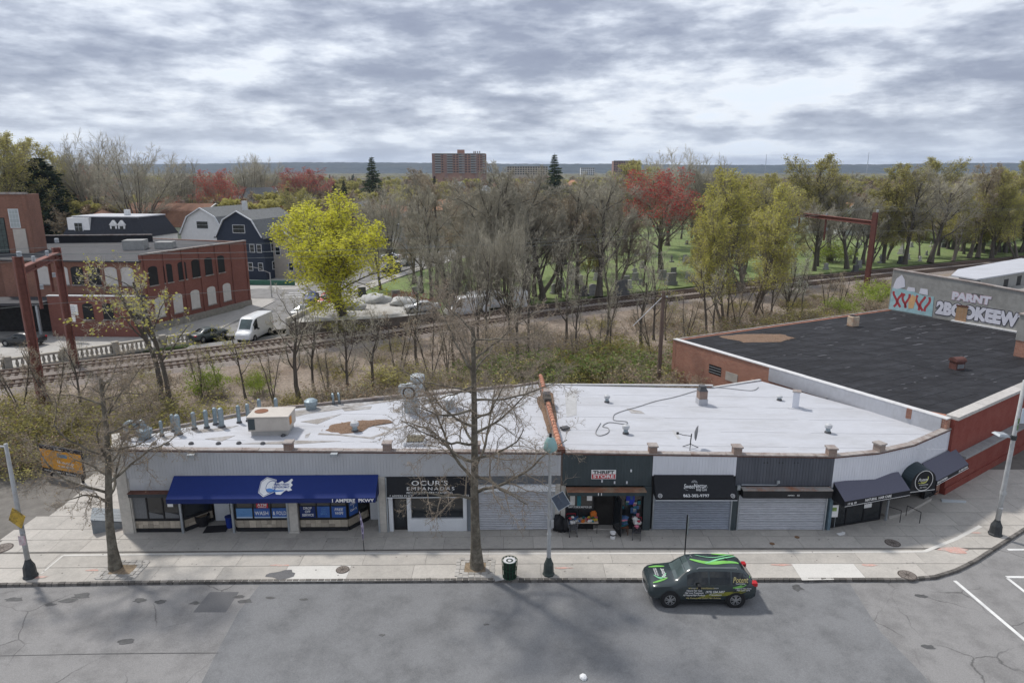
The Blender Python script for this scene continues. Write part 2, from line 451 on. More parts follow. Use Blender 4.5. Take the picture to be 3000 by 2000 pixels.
for a, c in (((0, 1920), (310, 1914)), ((310, 1914), (640, 1911))):
	line0 = (P(*a), P(*c)); d_ = (line0[1]-line0[0]); k_ = max(4, int(d_.length/1.2))
	for i in range(k_):
		q0, q1 = line0[0]+d_*(i/k_), line0[0]+d_*((i+1)/k_); w_ = rnd.uniform(.01, .035)
		MB().prism([(q0.x, q0.y-w_), (q1.x, q1.y-w_), (q1.x, q1.y+w_+rnd.uniform(-.02, .02)), (q0.x, q0.y+w_)], .0062, .0088).build('tar_seam', m_oil, road)
# painted lines of the junction on the right
def line(a, b, w, z=0.0045, mat=None, parent=road, name='painted_line'):
	a, b = Vector((a[0], a[1])), Vector((b[0], b[1])); d = (b-a).normalized(); n = Vector((-d.y, d.x))*w/2
	return sheet([a-n, b-n, b+n, a+n], z, name, mat or m_paint, parent)
line(P(2797, 1700), P(3060, 1922), 0.17)
line(P(2952, 1609), P(3100, 1609), 0.16)
line(P(2948, 1689), P(3100, 1690), 0.16)
line(P(2952, 1693), P(3060, 1778), 0.16, z=0.006)
# pavement: bed, kerb stones, slabs
KERB = [(-70, 27.25), (-24.04, 28.34), (-17.8, 28.52), (-11.32, 28.64), (-5, 28.70), (0, 28.73), (12, 28.75), (18.6, 28.76), (20.3, 28.98), (21.7, 29.55), (23.2, 30.4), (27.68, 33.35), (34, 37.5), (62, 56)]
WALK = KERB + [(62, 75), (-70, 75)]
sidewalk = thing('sidewalk', '', '', world=False)
for k in ('label', 'category'): del sidewalk[k]
sidewalk['kind'] = 'structure'
MB().prism([(x, y+0.16) for x, y in KERB]+[(62, 58), (38, 44.6), (-70, 44.6)], -0.28, 0.112).build('pavement_bed', m_joint, sidewalk)
kerb = thing('kerb', '', ''); kerb['kind'] = 'structure'
for k in ('label', 'category'): del kerb[k]
kerb_mesh = []
for q in range(4):
	b = MB(); j = 0.012
	pts = [(-.5+rnd.uniform(0, .02), -.5+rnd.uniform(0, j*3), -.5), (.5-rnd.uniform(0, .02), -.5+rnd.uniform(0, j*3), -.5), (.5, .5, -.5), (-.5, .5, -.5),
		 (-.5+rnd.uniform(.02, .05), -.42+rnd.uniform(0, .08), .5-rnd.uniform(0, .04)), (.5-rnd.uniform(.02, .05), -.42+rnd.uniform(0, .08), .5-rnd.uniform(0, .04)), (.49, .5, .5), (-.49, .5, .5)]
	b.add(pts, [(0, 3, 2, 1), (4, 5, 6, 7), (0, 1, 5, 4), (1, 2, 6, 5), (2, 3, 7, 6), (3, 0, 4, 7)])
	kerb_mesh.append(b.mesh('kerb_stone', m_granite))
nk = 0
for a, b_ in zip(KERB, KERB[1:]):
	if a[0] < -60: a = (-30, 28.2)
	a, b_ = Vector(a), Vector(b_); d = b_-a
	if a.x > 33: continue
	n = max(1, round(d.length/0.30)); ang = math.atan2(d.y, d.x); st = d.length/n
	for i in range(n):
		c = a+d*((i+0.5)/n)
		if c.x < -26.5: continue
		o = inst(kerb_mesh[nk % 4], 'kerb_stone', kerb); nk += 1
		nrm = Vector((-math.sin(ang), math.cos(ang)))
		o.location = (c.x+nrm.x*0.085, c.y+nrm.y*0.085, -0.006+rnd.uniform(-.006, .006)); o.rotation_euler = (0, 0, ang+rnd.uniform(-.012, .012)); o.scale = (st*0.955, 0.17, 0.30)
# slabs of the pavement in rows parallel to the shop fronts
conv = [(-70, 28.08)]+[(x, y+0.18) for x, y in KERB[7:]]+[(62, 74), (-70, 74)]
tilt = math.atan2(0.35, 23.4)
ROWS = [(28.0, 29.98, 3.1), (30.0, 31.28, 3.1), (31.44, 32.62, 1.55), (32.64, 33.72, 1.55), (33.74, 35.2, 1.9), (35.22, 36.9, 2.3), (36.92, 38.9, 2.3), (38.92, 41, 2.6)]
nsl = 0
for y0, y1, st in ROWS:
	x = -27.0+rnd.uniform(0, 1)
	while x < 34:
		if y0 > 33.9 and -20.5 < x < 20: x += st; continue
		g = 0.007
		poly = [(x+g, y0+g), (x+st-g, y0+g), (x+st-g, y1-g), (x+g, y1-g)]
		poly = [(px, py+(px+9)*0.0149 if px < 2.6 else py+0.173) for px, py in poly]
		poly = clip_to(poly, conv)
		if len(poly) >= 3 and area(poly) > 0.05 and nsl < 290:
			fresh = (abs(x-14.0) < 1.6 and y1 < 30) or (abs(x+10.5) < 1.6 and y1 < 30)
			b = MB(); dz = rnd.uniform(-.003, .003); b.prism(poly, 0.105, 0.13+dz)
			b.build('paving_slab', m_pale if fresh else m_slab, sidewalk); nsl += 1
		x += st
def strip(pts, w, z, mat, name, parent):
	for a, b in zip(pts, pts[1:]): line(a, b, w, z, mat, parent, name)
strip([P(120, 1680, .13), P(185, 1626, .13)], 0.10, 0.138, m_pale, 'filled_trench', sidewalk)
strip([P(185, 1626, .13), P(700, 1620, .13), P(1500, 1621, .13), P(2000, 1620, .13), P(2710, 1615, .13)], 0.15, 0.139, m_pale, 'filled_trench', sidewalk)
strip([P(2708, 1615, .13), P(2800, 1578, .13), P(2873, 1540, .13)], 0.2, 0.138, m_pale, 'filled_trench', sidewalk)
blot(P(826, 1683, .13), 0.85, 0.45, m_patch, 0.142, 16, sidewalk, 'asphalt_patch')
sheet([P(2320, 1653, .13), P(2405, 1650, .13), P(2445, 1697, .13), P(2350, 1699, .13)], 0.1385, 'fresh_slab', m_pale, sidewalk)
for (u, v, a, b_) in [(2290, 1654, .5, .1), (2545, 1655, .45, .1), (2795, 1610, .8, .35), (115, 1690, .4, .1), (270, 1670, .4, .08), (1650, 1663, .5, .07), (2860, 1560, .3, .08), (820, 1655, .6, .1)]:
	blot(P(u, v, .13), a, b_, m_redspray, 0.1435, 12, sidewalk, 'spray_mark')
m_chew = M('pavement_spots', (0.2, 0.185, 0.17), var=0.2)
for i in range(70):
	u, v = rnd.uniform(30, 2700), rnd.uniform(1575, 1700)
	blot(P(u, v, .13), rnd.uniform(.02, .06), rnd.uniform(.02, .05), m_chew, 0.1425, 7, sidewalk, 'stain')
# manhole covers
def manhole(u, v, r, label, z=0.13):
	c = P(u, v, z)
	t = thing('manhole_cover', label, 'manhole cover', (c.x, c.y, z+0.003), group='manhole covers in the pavement')
	b = MB(); b.lathe([(r, 0), (r, 0.012), (r*0.9, 0.016)], n=28); b.build('frame', m_iron, t)
	b = MB(); b.lathe([(r*0.86, 0.012), (r*0.86, 0.021)], n=28)
	b.build('lid', M('iron_lid', (0.19, 0.165, 0.145), rough=0.8, var=0.35, scale=30), t)
	b = MB()
	for k in range(10):
		a = k*math.pi/5
		b.cbox((math.cos(a)*r*.5, math.sin(a)*r*.5, 0.022), (r*0.5, 0.03, 0.008), a)
	b.lathe([(r*0.22, 0.02), (r*0.22, 0.026)], n=14)
	b.build('tread', m_iron, t)
manhole(1004, 1668, 0.33, 'round rusty manhole cover between the asphalt patch and the bare tree in front')
manhole(2615, 1590, 0.38, 'dark manhole cover in the shaded pavement before the hair salon')
manhole(2658, 1684, 0.42, 'worn manhole cover near the curved corner of the kerb')
manhole(6, 1605, 0.5, 'big manhole cover at the left edge of the pavement')
for u, v in [(2262, 1592), (2335, 1573)]:
	c = P(u, v, .13)
	b = MB(); b.lathe([(0.13, 0), (0.13, 0.014), (0.1, 0.017)], (c.x, c.y, .133), 18)
	b.build('valve_cover', M('rust_iron', (0.2, 0.12, 0.07), rough=.85, var=.4, scale=20), sidewalk)
# tree pits
m_pit = M('pit_soil', (0.24, 0.185, 0.125), rough=.95, var=.35, scale=9, bump=.7, bdist=.03)
cob = MB().box(-.5, .5, -.5, .5, -.5, .5).mesh('cobble', m_cobble)
def pit(cx, cy, w, d, label):
	t = thing('tree_pit', label, 'tree pit', (cx, cy, 0.13), group='tree pits with cobble borders')
	b = MB(); n = 18; pts = [(0, 0, .07)]; fs = []
	for ring, (q, h) in enumerate(((.5, .05), (1.0, .012))):
		for k in range(n):
			a = 2*math.pi*k/n; rr = q*(1+rnd.uniform(-.08, .08))
			pts.append((math.copysign(abs(math.cos(a))**.6, math.cos(a))*w*.30*rr, math.copysign(abs(math.sin(a))**.6, math.sin(a))*d*.30*rr, h))
	for k in range(n):
		fs.append((0, 1+k, 1+(k+1) % n)); fs.append((1+k, 1+n+k, 1+n+(k+1) % n, 1+(k+1) % n))
	b.add(pts, fs); b.build('soil', m_pit, t, smooth=True)
	for ring in range(2):
		a, c = w/2-ring*0.235-.12, d/2-ring*0.235-.12
		for side in range(4):
			L_ = 2*(a if side < 2 else c); m = max(2, int(L_/0.27))
			for i in range(m):
				q = -L_/2+(i+.5)*L_/m
				x, y = ((q, -c) if side == 0 else (q, c) if side == 1 else (-a, q) if side == 2 else (a, q))
				o = inst(cob, 'cobble', t)
				o.location = (x+rnd.uniform(-.015, .015), y+rnd.uniform(-.015, .015), 0.006+rnd.uniform(-.004, .006))
				o.rotation_euler = (rnd.uniform(-.03, .03), rnd.uniform(-.03, .03), (math.pi/2 if side > 1 else 0)+rnd.uniform(-.06, .06)); o.scale = (L_/m*.9, .20, .05)
pit(-18.95, 29.6, 2.0, 1.7, 'cobble bordered tree pit at the leaning tree by the stickered lamp post')
pit(-1.8, 29.78, 1.95, 1.75, 'cobble bordered tree pit beside the green litter basket')
# ---------------------------------------------------------------- the row of shops
def ztop(x): return 4.88-0.0134*(x+20.8)
m_fascia = M('grey_metal_siding', (0.47, 0.48, 0.495), rough=0.55, var=0.07, scale=2.0, blotch=0.35, col2=(0.39, 0.395, 0.405), bscale=0.8, stretch=(1, 1, 0.25))
m_fascia_dk = M('charcoal_green_siding', (0.055, 0.072, 0.078), rough=0.6, var=0.18, scale=3.0, blotch=0.45, col2=(0.085, 0.10, 0.105), bscale=0.9, stretch=(1, 1, 0.2))
m_fascia_gr = M('dark_grey_siding', (0.082, 0.09, 0.108), rough=0.6, var=0.15, scale=3.0, blotch=0.45, col2=(0.115, 0.12, 0.135), bscale=0.9, stretch=(1, 1, 0.2))
m_fascia_wh = M('white_siding', (0.68, 0.695, 0.74), rough=0.55, var=0.05, scale=2.5, blotch=0.3, col2=(0.58, 0.59, 0.64), bscale=0.8, stretch=(1, 1, 0.25))
m_roof = M('aluminium_roof_coating', (0.465, 0.475, 0.505), rough=0.6, var=0.06, scale=3.0, bump=0.15, blotch=0.5, col2=(0.345, 0.345, 0.35), bscale=0.45, stretch=(0.5, 1.6, 1))
m_roof_grime = M('bare_roof_felt', (0.27, 0.25, 0.23), rough=0.9, var=0.25, scale=4, blotch=0.8, col2=(0.42, 0.42, 0.425), bscale=1.1)
m_coping = M('parapet_coping', (0.33, 0.30, 0.28), rough=0.85, var=0.2, scale=5, blotch=0.7, col2=(0.14, 0.075, 0.055), bscale=1.4)
m_rustedge = M('rusted_edge', (0.12, 0.055, 0.04), rough=0.85, var=0.4, scale=6)
m_brick_pier = brick_mat('pier_brick', (0.22, 0.13, 0.10), (0.28, 0.19, 0.15), (0.3, 0.28, 0.25), blotch=(0.36, 0.33, 0.30), bl=0.6)
m_stucco = M('cream_stucco', (0.50, 0.475, 0.43), rough=0.9, var=0.12, scale=5, blotch=0.6, col2=(0.33, 0.31, 0.28), bscale=0.8)
m_back = brick_mat('shop_brick', (0.26, 0.11, 0.075), (0.33, 0.15, 0.10), (0.35, 0.32, 0.29))
m_black = M('black_paint', (0.018, 0.018, 0.02), rough=0.5, var=0.2)
m_dark_in = M('unlit_interior_dark', (0.03, 0.028, 0.026), rough=0.9, var=0.4, scale=2)  # near-black colour stands in for the darkness inside shops and under soffits
m_blue_cloth = M('blue_awning_cloth', (0.007, 0.024, 0.15), rough=0.65, var=0.06, scale=6, blotch=0.2, col2=(0.010, 0.034, 0.19), bscale=0.5)
m_blue_val = M('blue_awning_valance', (0.006, 0.018, 0.105), rough=0.65, var=0.06)
m_blk_cloth = M('black_awning_cloth', (0.014, 0.015, 0.018), rough=0.7, var=0.15, scale=6)
m_gry_cloth = M('faded_grey_awning_cloth', (0.115, 0.115, 0.15), rough=0.85, var=0.08, scale=12)
m_white = M('white_print', (0.78, 0.78, 0.77), rough=0.6, var=0.03)
m_whitepaint = M('white_painted_frame', (0.66, 0.68, 0.70), rough=0.5, var=0.06)
m_alu = M('weathered_aluminium', (0.36, 0.39, 0.41), rough=0.5, var=0.15, scale=4, metal=0.4)
m_shutter = M('grey_roller_shutter', (0.50, 0.51, 0.535), rough=0.5, var=0.10, scale=3, metal=0.25, blotch=0.35, col2=(0.27, 0.28, 0.31), bscale=1.2, pervar=0.08)
m_shutter_b = M('blue_grey_roller_shutter', (0.33, 0.36, 0.415), rough=0.5, var=0.12, scale=3, metal=0.25, blotch=0.4, col2=(0.32, 0.355, 0.41), bscale=1.2, pervar=0.08)
m_pane = glass('shop_glass')
m_bluefilm = M('blue_window_film', (0.035, 0.10, 0.34), rough=0.35, var=0.08, scale=1.5, blotch=0.5, col2=(0.09, 0.22, 0.52), bscale=1.0)
m_litefilm = M('light_blue_window_film', (0.12, 0.27, 0.52), rough=0.35, var=0.1, scale=1.5)
m_navyfilm = M('navy_window_film', (0.012, 0.03, 0.13), rough=0.35, var=0.1)
m_red = M('sign_red', (0.55, 0.035, 0.05), rough=0.5, var=0.06)
m_stone = M('flagstone_veneer', (0.40, 0.35, 0.28), rough=0.85, var=0.15, scale=5, pervar=0.28)
m_clay = M('clay_roof_tile', (0.43, 0.205, 0.135), rough=0.8, var=0.18, scale=4, blotch=0.4, col2=(0.33, 0.14, 0.09), bscale=2, pervar=0.15)
A0, A1 = (-20.8, 33.1), (2.6, 33.45)
FL = Frame(A0, A1)
B0, B1 = (2.6, 33.45), (17.0, 33.40)
FR = Frame(B0, B1)
C1, C2, C3 = (19.6, 34.0), (22.2, 35.2), (26.2, 38.0)
FC = [Frame(B1, C1), Frame(C1, C2), Frame(C2, C3)]
def SL(x): return (x-A0[0])/FL.d.x       # world x -> distance along the left front
def SR(x): return (x-B0[0])/FR.d.x
west = thing('shop_building', 'long grey fronted shop building with blue laundromat awning and white roof', 'building', (-9, 34, 0), group='shops in the row', world=True)
east = thing('shop_building', 'four bay shop building with dark and white fronts curving around the corner', 'building', (10, 34, 0), group='shops in the row', world=True)
# masses: back walls and roofs
BACK_W = [(-21.85, 35.2), (-14.94, 40.38), (-6.81, 43.19), (0.0, 45.6), (1.9, 46.6)]
poly_w = [FL((0.1, -1.9, 0)), FL((FL.len, -1.9, 0))]+[(1.95, 46.6)]+BACK_W[::-1][1:]
poly_w = [(p[0], p[1]) for p in poly_w]
MB().prism([(-21.2, 34.3), (-20.7, 35.1), (2.55, 35.3), (1.95, 46.6)]+[b for b in BACK_W[::-1][1:]], -0.2, lambda x, y: ztop(x)-0.42).build('wall', m_back, west)
MB().prism([FL((0.02, -0.32, 0))[:2], FL((FL.len-.16, -0.32, 0))[:2], (1.85, 46.5)]+[(b[0]+.05, b[1]-.1) for b in BACK_W[::-1][1:]], lambda x, y: ztop(x)-0.40, lambda x, y: ztop(x)-0.30).build('roof', m_roof, west)
BACK_E = [(18.25, 47.9), (14.2, 46.05), (2.3, 46.3)]
MB().prism([(2.65, 35.35), (17.0, 35.3), (19.4, 35.9), (21.6, 37.0), (24.9, 39.3)]+BACK_E, -0.2, lambda x, y: ztop(x)-0.42).build('wall', m_back, east)
MB().prism([(2.75, 33.78), (17.0, 33.72), (19.5, 34.35), (22.0, 35.5), (25.55, 38.25)]+BACK_E, lambda x, y: ztop(x)-0.40, lambda x, y: ztop(x)-0.30).build('roof', m_roof, east)
# low rear kerb of the roofs
b = MB()
for a, c in zip(BACK_W, BACK_W[1:]):
	f = Frame(a, c); b.fr = f; z = ztop(a[0])-.30
	b.box(0, f.len, -.14, .02, z-.02, z+.13)
b.build('roof_edge', m_coping, west)
b = MB()
for a, c in zip(BACK_E[::-1], BACK_E[::-1][1:]):
	f = Frame(a, c); b.fr = f; z = ztop(a[0])-.30
	b.box(0, f.len, -.16, .03, z-.02, z+.06)
b.build('roof_edge', M('pale_roof_edge', (.5, .5, .5), var=.15), east)
def siding(frame, s0, s1, z0, o0, o1, mat, parent, rib=0.16, label=None):
	"""ribbed metal fascia: grooves are real"""
	b = MB(frame); n = max(1, int((s1-s0)/rib)); st = (s1-s0)/n
	for i in range(n):
		a = s0+i*st
		for (q0, q1, oo) in ((0, .82, o1), (.82, 1, o1-.014)):
			x0, x1 = a+q0*st, a+q1*st
			za, zb = ztop(frame((x0, 0, 0)).x), ztop(frame((x1, 0, 0)).x)
			b.add([(x0, o0, z0), (x1, o0, z0), (x1, oo, z0), (x0, oo, z0), (x0, o0, za), (x1, o0, zb), (x1, oo, zb), (x0, oo, za)],
				 [(0, 3, 2, 1), (4, 5, 6, 7), (0, 1, 5, 4), (1, 2, 6, 5), (2, 3, 7, 6), (3, 0, 4, 7)][::1])
	o = b.build('fascia', mat, parent)
	if label: o['label'] = label
	return o
def coping(frame, s0, s1, parent, n):
	st = (s1-s0)/n
	for i in range(n):
		b = MB(frame); a, c = s0+i*st+.006, s0+(i+1)*st-.006
		za, zc = ztop(frame((a, 0, 0)).x), ztop(frame((c, 0, 0)).x); h = 0.07+rnd.uniform(-.008, .008)
		b.add([(a, -.34, za+.003), (c, -.34, zc+.003), (c, .035, zc+.003), (a, .035, za+.003), (a, -.34, za+h), (c, -.34, zc+h), (c, .035, zc+h), (a, .035, za+h)],
			 [(0, 1, 2, 3), (7, 6, 5, 4), (4, 5, 1, 0), (5, 6, 2, 1), (6, 7, 3, 2), (7, 4, 0, 3)])
		b.build('coping_stone', m_coping, parent)
	b = MB(frame); za, zc = ztop(frame((s0, 0, 0)).x), ztop(frame((s1, 0, 0)).x)
	b.add([(s0, .002, za-.05), (s1, .002, zc-.05), (s1, .05, zc-.05), (s0, .05, za-.05), (s0, .002, za+.0), (s1, .002, zc+.0), (s1, .05, zc+.0), (s0, .05, za+.0)],
		 [(0, 1, 2, 3), (7, 6, 5, 4), (4, 5, 1, 0), (5, 6, 2, 1), (6, 7, 3, 2), (7, 4, 0, 3)])
	b.build('edge_trim', m_rustedge, parent)
def pier(frame, s, parent, mat=None, h=0.42, w=0.42):
	x = frame((s, 0, 0)).x; z = ztop(x)
	b = MB(frame); b.box(s-w/2, s+w/2, -.40, .03, z-.02, z+h); o = b.build('parapet_pier', mat or m_brick_pier, parent)
	b = MB(frame); b.box(s-w/2-.05, s+w/2+.05, -.46, .08, z+h+.002, z+h+.08); b.build('pier_cap', m_coping, o)
# ---- left building front
siding(FL, 0.55, FL.len-0.02, 3.30, -.3, 0.0, m_fascia, west)
b = MB(FL); b.box(0.55, 3.3, -.32, -.02, 2.56, 3.295); b.build('fascia_panel', m_fascia, west)
coping(FL, 0.5, FL.len, west, 26)
for x in (-11.7, -6.55, -1.9): pier(FL, SL(x), west)
# corner pillar and the side wall
b = MB(FL); b.box(-.02, .55, -.5, .06, 0.1, 5.0); b.box(-.06, .6, -.55, .1, 5.0, 5.1); b.box(0.56, 0.62, -.3, .02, .1, 3.28)
b.build('corner_pillar', m_stucco, west)
f2 = Frame((-21.8, 35.0), (-20.85, 33.4)); b = MB(f2); b.box(-.1, f2.len, -.2, .0, 0, 4.86); b.build('side_wall', m_back, west)
b = MB(f2); b.box(-.12, f2.len, -.3, .08, 4.87, 5.0); b.build('side_coping', m_stucco, west)
# ceilings over the recesses, floor step
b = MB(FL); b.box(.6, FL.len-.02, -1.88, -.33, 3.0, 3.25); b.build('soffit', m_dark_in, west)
# hood with rusty top over the first window
b = MB(FL); b.box(.66, 3.45, .0, .32, 2.34, 2.56, 0); b.box(.64, 3.47, -.02, .36, 2.562, 2.60, 1); b.build('shutter_box', [M('dull_dark_metal', (.045, .05, .055), rough=.6), m_rustedge], west)
def window(frame, s0, s1, o, z0, z1, parent, panes, frame_mat, fw=0.07, pane_mat=None, sill=True, name='window'):
	"""frame with posts, each pane of its own"""
	b = MB(frame)
	b.box(s0, s1, o-.05, o+.05, z0, z0+fw); b.box(s0, s1, o-.05, o+.05, z1-fw, z1)
	cuts = [s0+(s1-s0)*p for p in panes]; edges = [s0]+cuts+[s1]
	for e in edges:
		e = min(max(e, s0+fw/2), s1-fw/2)
		b.box(e-fw/2, e+fw/2, o-.048, o+.048, z0+fw, z1-fw)
	w = b.build(name, frame_mat, parent)
	for a, c in zip(edges, edges[1:]):
		b = MB(frame); b.box(a+fw*.6, c-fw*.6, o-.012, o+.012, z0+fw+.001, z1-fw-.001); b.build('pane', pane_mat or m_pane, w)
	return w
def stones(frame, s0, s1, o, z0, z1, parent):
	x = s0
	while x < s1-.02:
		w = min(rnd.uniform(.2, .42), s1-x); cut = rnd.uniform(.35, .65)
		for (a, c) in ((z0, z0+(z1-z0)*cut), (z0+(z1-z0)*cut, z1)) if rnd.random() < .6 else ((z0, z1),):
			b = MB(frame); b.box(x+.006, x+w-.006, o-.03, o+rnd.uniform(.02, .035), a+.006, c-.006); b.build('stone', m_stone, parent)
		x += w
def bay(frame, s0, s1, panes, parent, o=-.12):
	b = MB(frame); b.box(s0, s1, o-.10, o-.03, .13, 2.5); b.build('backing', m_dark_in, parent)
	b = MB(frame); b.box(s0, s1, o-.06, o+.06, .13, .34); b.box(s0, s1, o-.06, o+.06, .79, .84); b.build('plinth', m_black, parent)
	stones(frame, s0, s1, o, .345, .785, parent)
	return window(frame, s0, s1, o, .845, 2.35, parent, panes, m_black)
def post(frame, s, parent, o=.02, w=.11, z1=2.6, mat=None):
	b = MB(frame); b.box(s-w/2, s+w/2, o-w/2, o+w/2, .13, z1); b.build('post', mat or m_alu, parent)
def door(frame, s0, s1, o, z0, z1, parent, mat, glaze=(.55, .95), knob=True):
	b = MB(frame); b.box(s0, s1, o-.03, o+.03, z0, z1); d = b.build('door', mat, parent)
	b = MB(frame); h = z1-z0; b.box(s0+.15*(s1-s0), s1-.15*(s1-s0), o+.031, o+.045, z0+h*glaze[0], z0+h*glaze[1]); b.build('pane', m_pane, d)
	if knob:
		b = MB(frame); b.box(s1-.12, s1-.06, o+.032, o+.09, z0+h*.47, z0+h*.5); b.box(s1-.11, s1-.07, o+.032, o+.07, z0+h*.53, z0+h*.56); b.build('handle', m_black, d)
	return d
w1 = bay(FL, SL(-20.3), SL(-17.75), (.33, .66), west)
post(FL, SL(-17.65), west); post(FL, SL(-14.92), west)
# first recessed entrance
fa = Frame(FL((SL(-17.6), -.12, 0)), FL((SL(-16.55), -1.25, 0)))
wA = bay(fa, 0.02, fa.len, (), west, o=-.04)
fd = Frame(FL((SL(-16.5), -1.3, 0)), FL((SL(-15.55), -1.3, 0)))
door(fd, .06, fd.len-.06, 0, .14, 2.35, west, m_whitepaint, (.56, .94))
b = MB(FL); b.box(SL(-16.55), SL(-15.5), -1.42, -1.34, .13, 3.0); b.build('door_surround', m_black, west)
fb = Frame(FL((SL(-15.5), -1.25, 0)), FL((SL(-14.85), -.12, 0)))
bay(fb, 0, fb.len-.02, (), west, o=-.04)
w2 = bay(FL, SL(-14.8), SL(-11.95), (.333, .666), west)
b = MB(FL); b.box(SL(-11.9), SL(-11.45), -.3, .1, .13, 2.6); b.box(SL(-11.95), SL(-11.40), -.32, .16, .1, .22); b.build('pillar', m_stucco, west)
post(FL, SL(-11.96), west, .08, .1)
w3 = bay(FL, SL(-11.4), SL(-8.85), (.36, .66), west)
fc = Frame(FL((SL(-8.8), -.12, 0)), FL((SL(-7.95), -1.25, 0)))
wC = bay(fc, 0, fc.len, (.5,), west, o=-.04)
fd2 = Frame(FL((SL(-7.9), -1.3, 0)), FL((SL(-7.1), -1.3, 0)))
door(fd2, .04, fd2.len-.02, 0, .14, 2.35, west, m_whitepaint, (.5, .94))
b = MB(FL); b.box(SL(-7.95), SL(-7.1), -1.42, -1.34, .13, 3.0); b.build('door_surround', m_black, west)
b = MB(FL); b.box(SL(-7.08), SL(-6.72), -1.4, .1, .13, 3.3); b.build('pillar', m_stucco, west)
post(FL, SL(-7.12), west, .1, .09, 3.3); post(FL, SL(-6.66), west, .1, .07, 3.3)
# posters in the laundromat windows
def film(frame, s0, s1, o, z0, z1, mat, parent):
	b = MB(frame); b.box(s0, s1, o, o+.006, z0, z1); return b.build('window_poster', mat, parent)
OW = -.12+.058
def third(s0, s1, i, n=3): return s0+(s1-s0)*i/n+.05, s0+(s1-s0)*(i+1)/n-.05
for i, (mt, tx, sz) in enumerate(((m_litefilm, 'FREE\nDRY & WASH', .13), (m_bluefilm, 'WASH', .30), (m_bluefilm, '& FOLD', .30))):
	a, c = third(SL(-14.8), SL(-11.95), i)
	film(FL, a, c, OW, .93, 1.50, mt, west)
	text(tx, west, FL.mat((a+c)/2+(-.02 if i else 0), OW+.01, 1.2), sz, m_white if i else m_litefilm, width=(c-a)*(.84 if i else .6), bold=.012, spacing=1.05)
	b = MB(FL); b.box(a, c, OW+.001, OW+.012, .93, 1.0); b.build('poster_band', M('pale_blue_band', (.45, .55, .7), rough=.4), west)
b = MB(FL); a = SL(-13.65); b.box(a, a+.62, OW, OW+.01, 1.52, 1.78); b.build('cash_machine_sign', m_red, west)
text('ATM', west, FL.mat(a+.31, OW+.016, 1.69), .2, m_white, width=.5, bold=.02)
text('INSIDE', west, FL.mat(a+.31, OW+.016, 1.57), .09, m_white, width=.42, bold=.02)
for i, (mt, tx, sz, ww) in enumerate(((m_navyfilm, 'DROP\nOFF\nSERVICE', .20, .75), (m_bluefilm, 'COIN\nFOLD\nSERVICE', .14, .5), (m_bluefilm, 'FREE\nWIFI', .22, .6))):
	s0, s1 = SL(-11.4), SL(-8.85); cuts = [0, .36, .66, 1]; a, c = s0+(s1-s0)*cuts[i]+.05, s0+(s1-s0)*cuts[i+1]-.05
	film(FL, a, c, OW, .93, 1.58, mt, west)
	text(tx, west, FL.mat((a+c)/2, OW+.01, 1.28), sz, m_white if i != 1 else m_litefilm, width=(c-a)*ww, bold=.012, shear=.15 if i == 2 else 0)
a, c = .06, fc.len*.5-.05
film(fc, a, c, .018, .93, 1.75, m_bluefilm, west)
text('OPEN\n7\nDAYS', west, fc.mat((a+c)/2, .03, 1.4), .17, m_white, width=(c-a)*.75, bold=.012)
b = MB(FL); a = SL(-18.35); b.box(a, a+.3, OW, OW+.01, 1.62, 1.8); b.build('window_notice', m_white, west)
# curtains and a plant behind the first windows
b = MB(FL)
for i in range(3):
	a, c = third(SL(-20.3), SL(-17.75), i)
	if i: b.add([(a, OW-.03, .93), (c, OW-.03, .93), (c, OW-.03, 1.12), ((a+c)/2, OW-.03, 1.22), (a, OW-.03, 1.3)], [(0, 1, 2, 3, 4)])
	else: b.add([(a, OW-.03, .93), (c, OW-.03, .93), (c, OW-.03, 2.2), (a, OW-.03, 2.2)], [(0, 1, 2, 3)])
b.build('curtain', M('grey_curtain', (.16, .165, .17), rough=.9, var=.25, scale=6, stretch=(5, 1, 1)), west)
# blue awning
def awning(frame, s0, s1, o, zt, zb, drop, mat, mat_v, parent, o_top=0.06, name='awning', label=None, side=True):
	b = MB(frame)
	b.add([(s0, o_top, zt), (s1, o_top, zt), (s1, o, zb), (s0, o, zb)], [(3, 2, 1, 0)], 0)
	b.add([(s0, o, zb), (s1, o, zb), (s1, o+.015, zb-drop), (s0, o+.015, zb-drop)], [(3, 2, 1, 0)], 1)
	b.add([(s0, o_top, zt-.012), (s1, o_top, zt-.012), (s1, o-.012, zb-.012), (s0, o-.012, zb-.012)], [(0, 1, 2, 3)], 1)
	if side:
		for s in (s0, s1):
			b.add([(s, o_top, zt), (s, o, zb), (s, o+.015, zb-drop), (s, o_top, zb-drop)], [(0, 1, 2, 3)], 1)
	aw = b.build(name, [mat, mat_v], parent)
	if label: aw['label'] = label
	b = MB(frame)
	for s in [s0+.03, s1-.03]+[s0+(s1-s0)*k/5 for k in range(1, 5)]:
		b.tube([(s, o_top+.02, zt-.04), (s, o-.03, zb-.04)], .014, 5); b.tube([(s, 0, zb-drop*.6), (s, o-.02, zb-drop*.6)], .014, 5)
	b.build('awning_frame', m_alu, aw)
	ang = math.atan2(o-o_top, zt-zb)
	def on(s, q, up=.012):
		"""matrix on the sloping cloth: q = 0 at the top edge, 1 at the front edge"""
		oo, zz = o_top+(o-o_top)*q, zt+(zb-zt)*q
		m = frame.mat(s, 0, 0, tilt=ang)
		nn = Vector((m[0][2], m[1][2], m[2][2])); m.translation = frame((s, oo, zz))+nn*up
		return m
	return aw, on
aw, on = awning(FL, SL(-17.75), SL(-7.05), 1.15, 3.45, 2.66, .25, m_blue_cloth, m_blue_val, west, label='blue cloth awning of the laundromat')
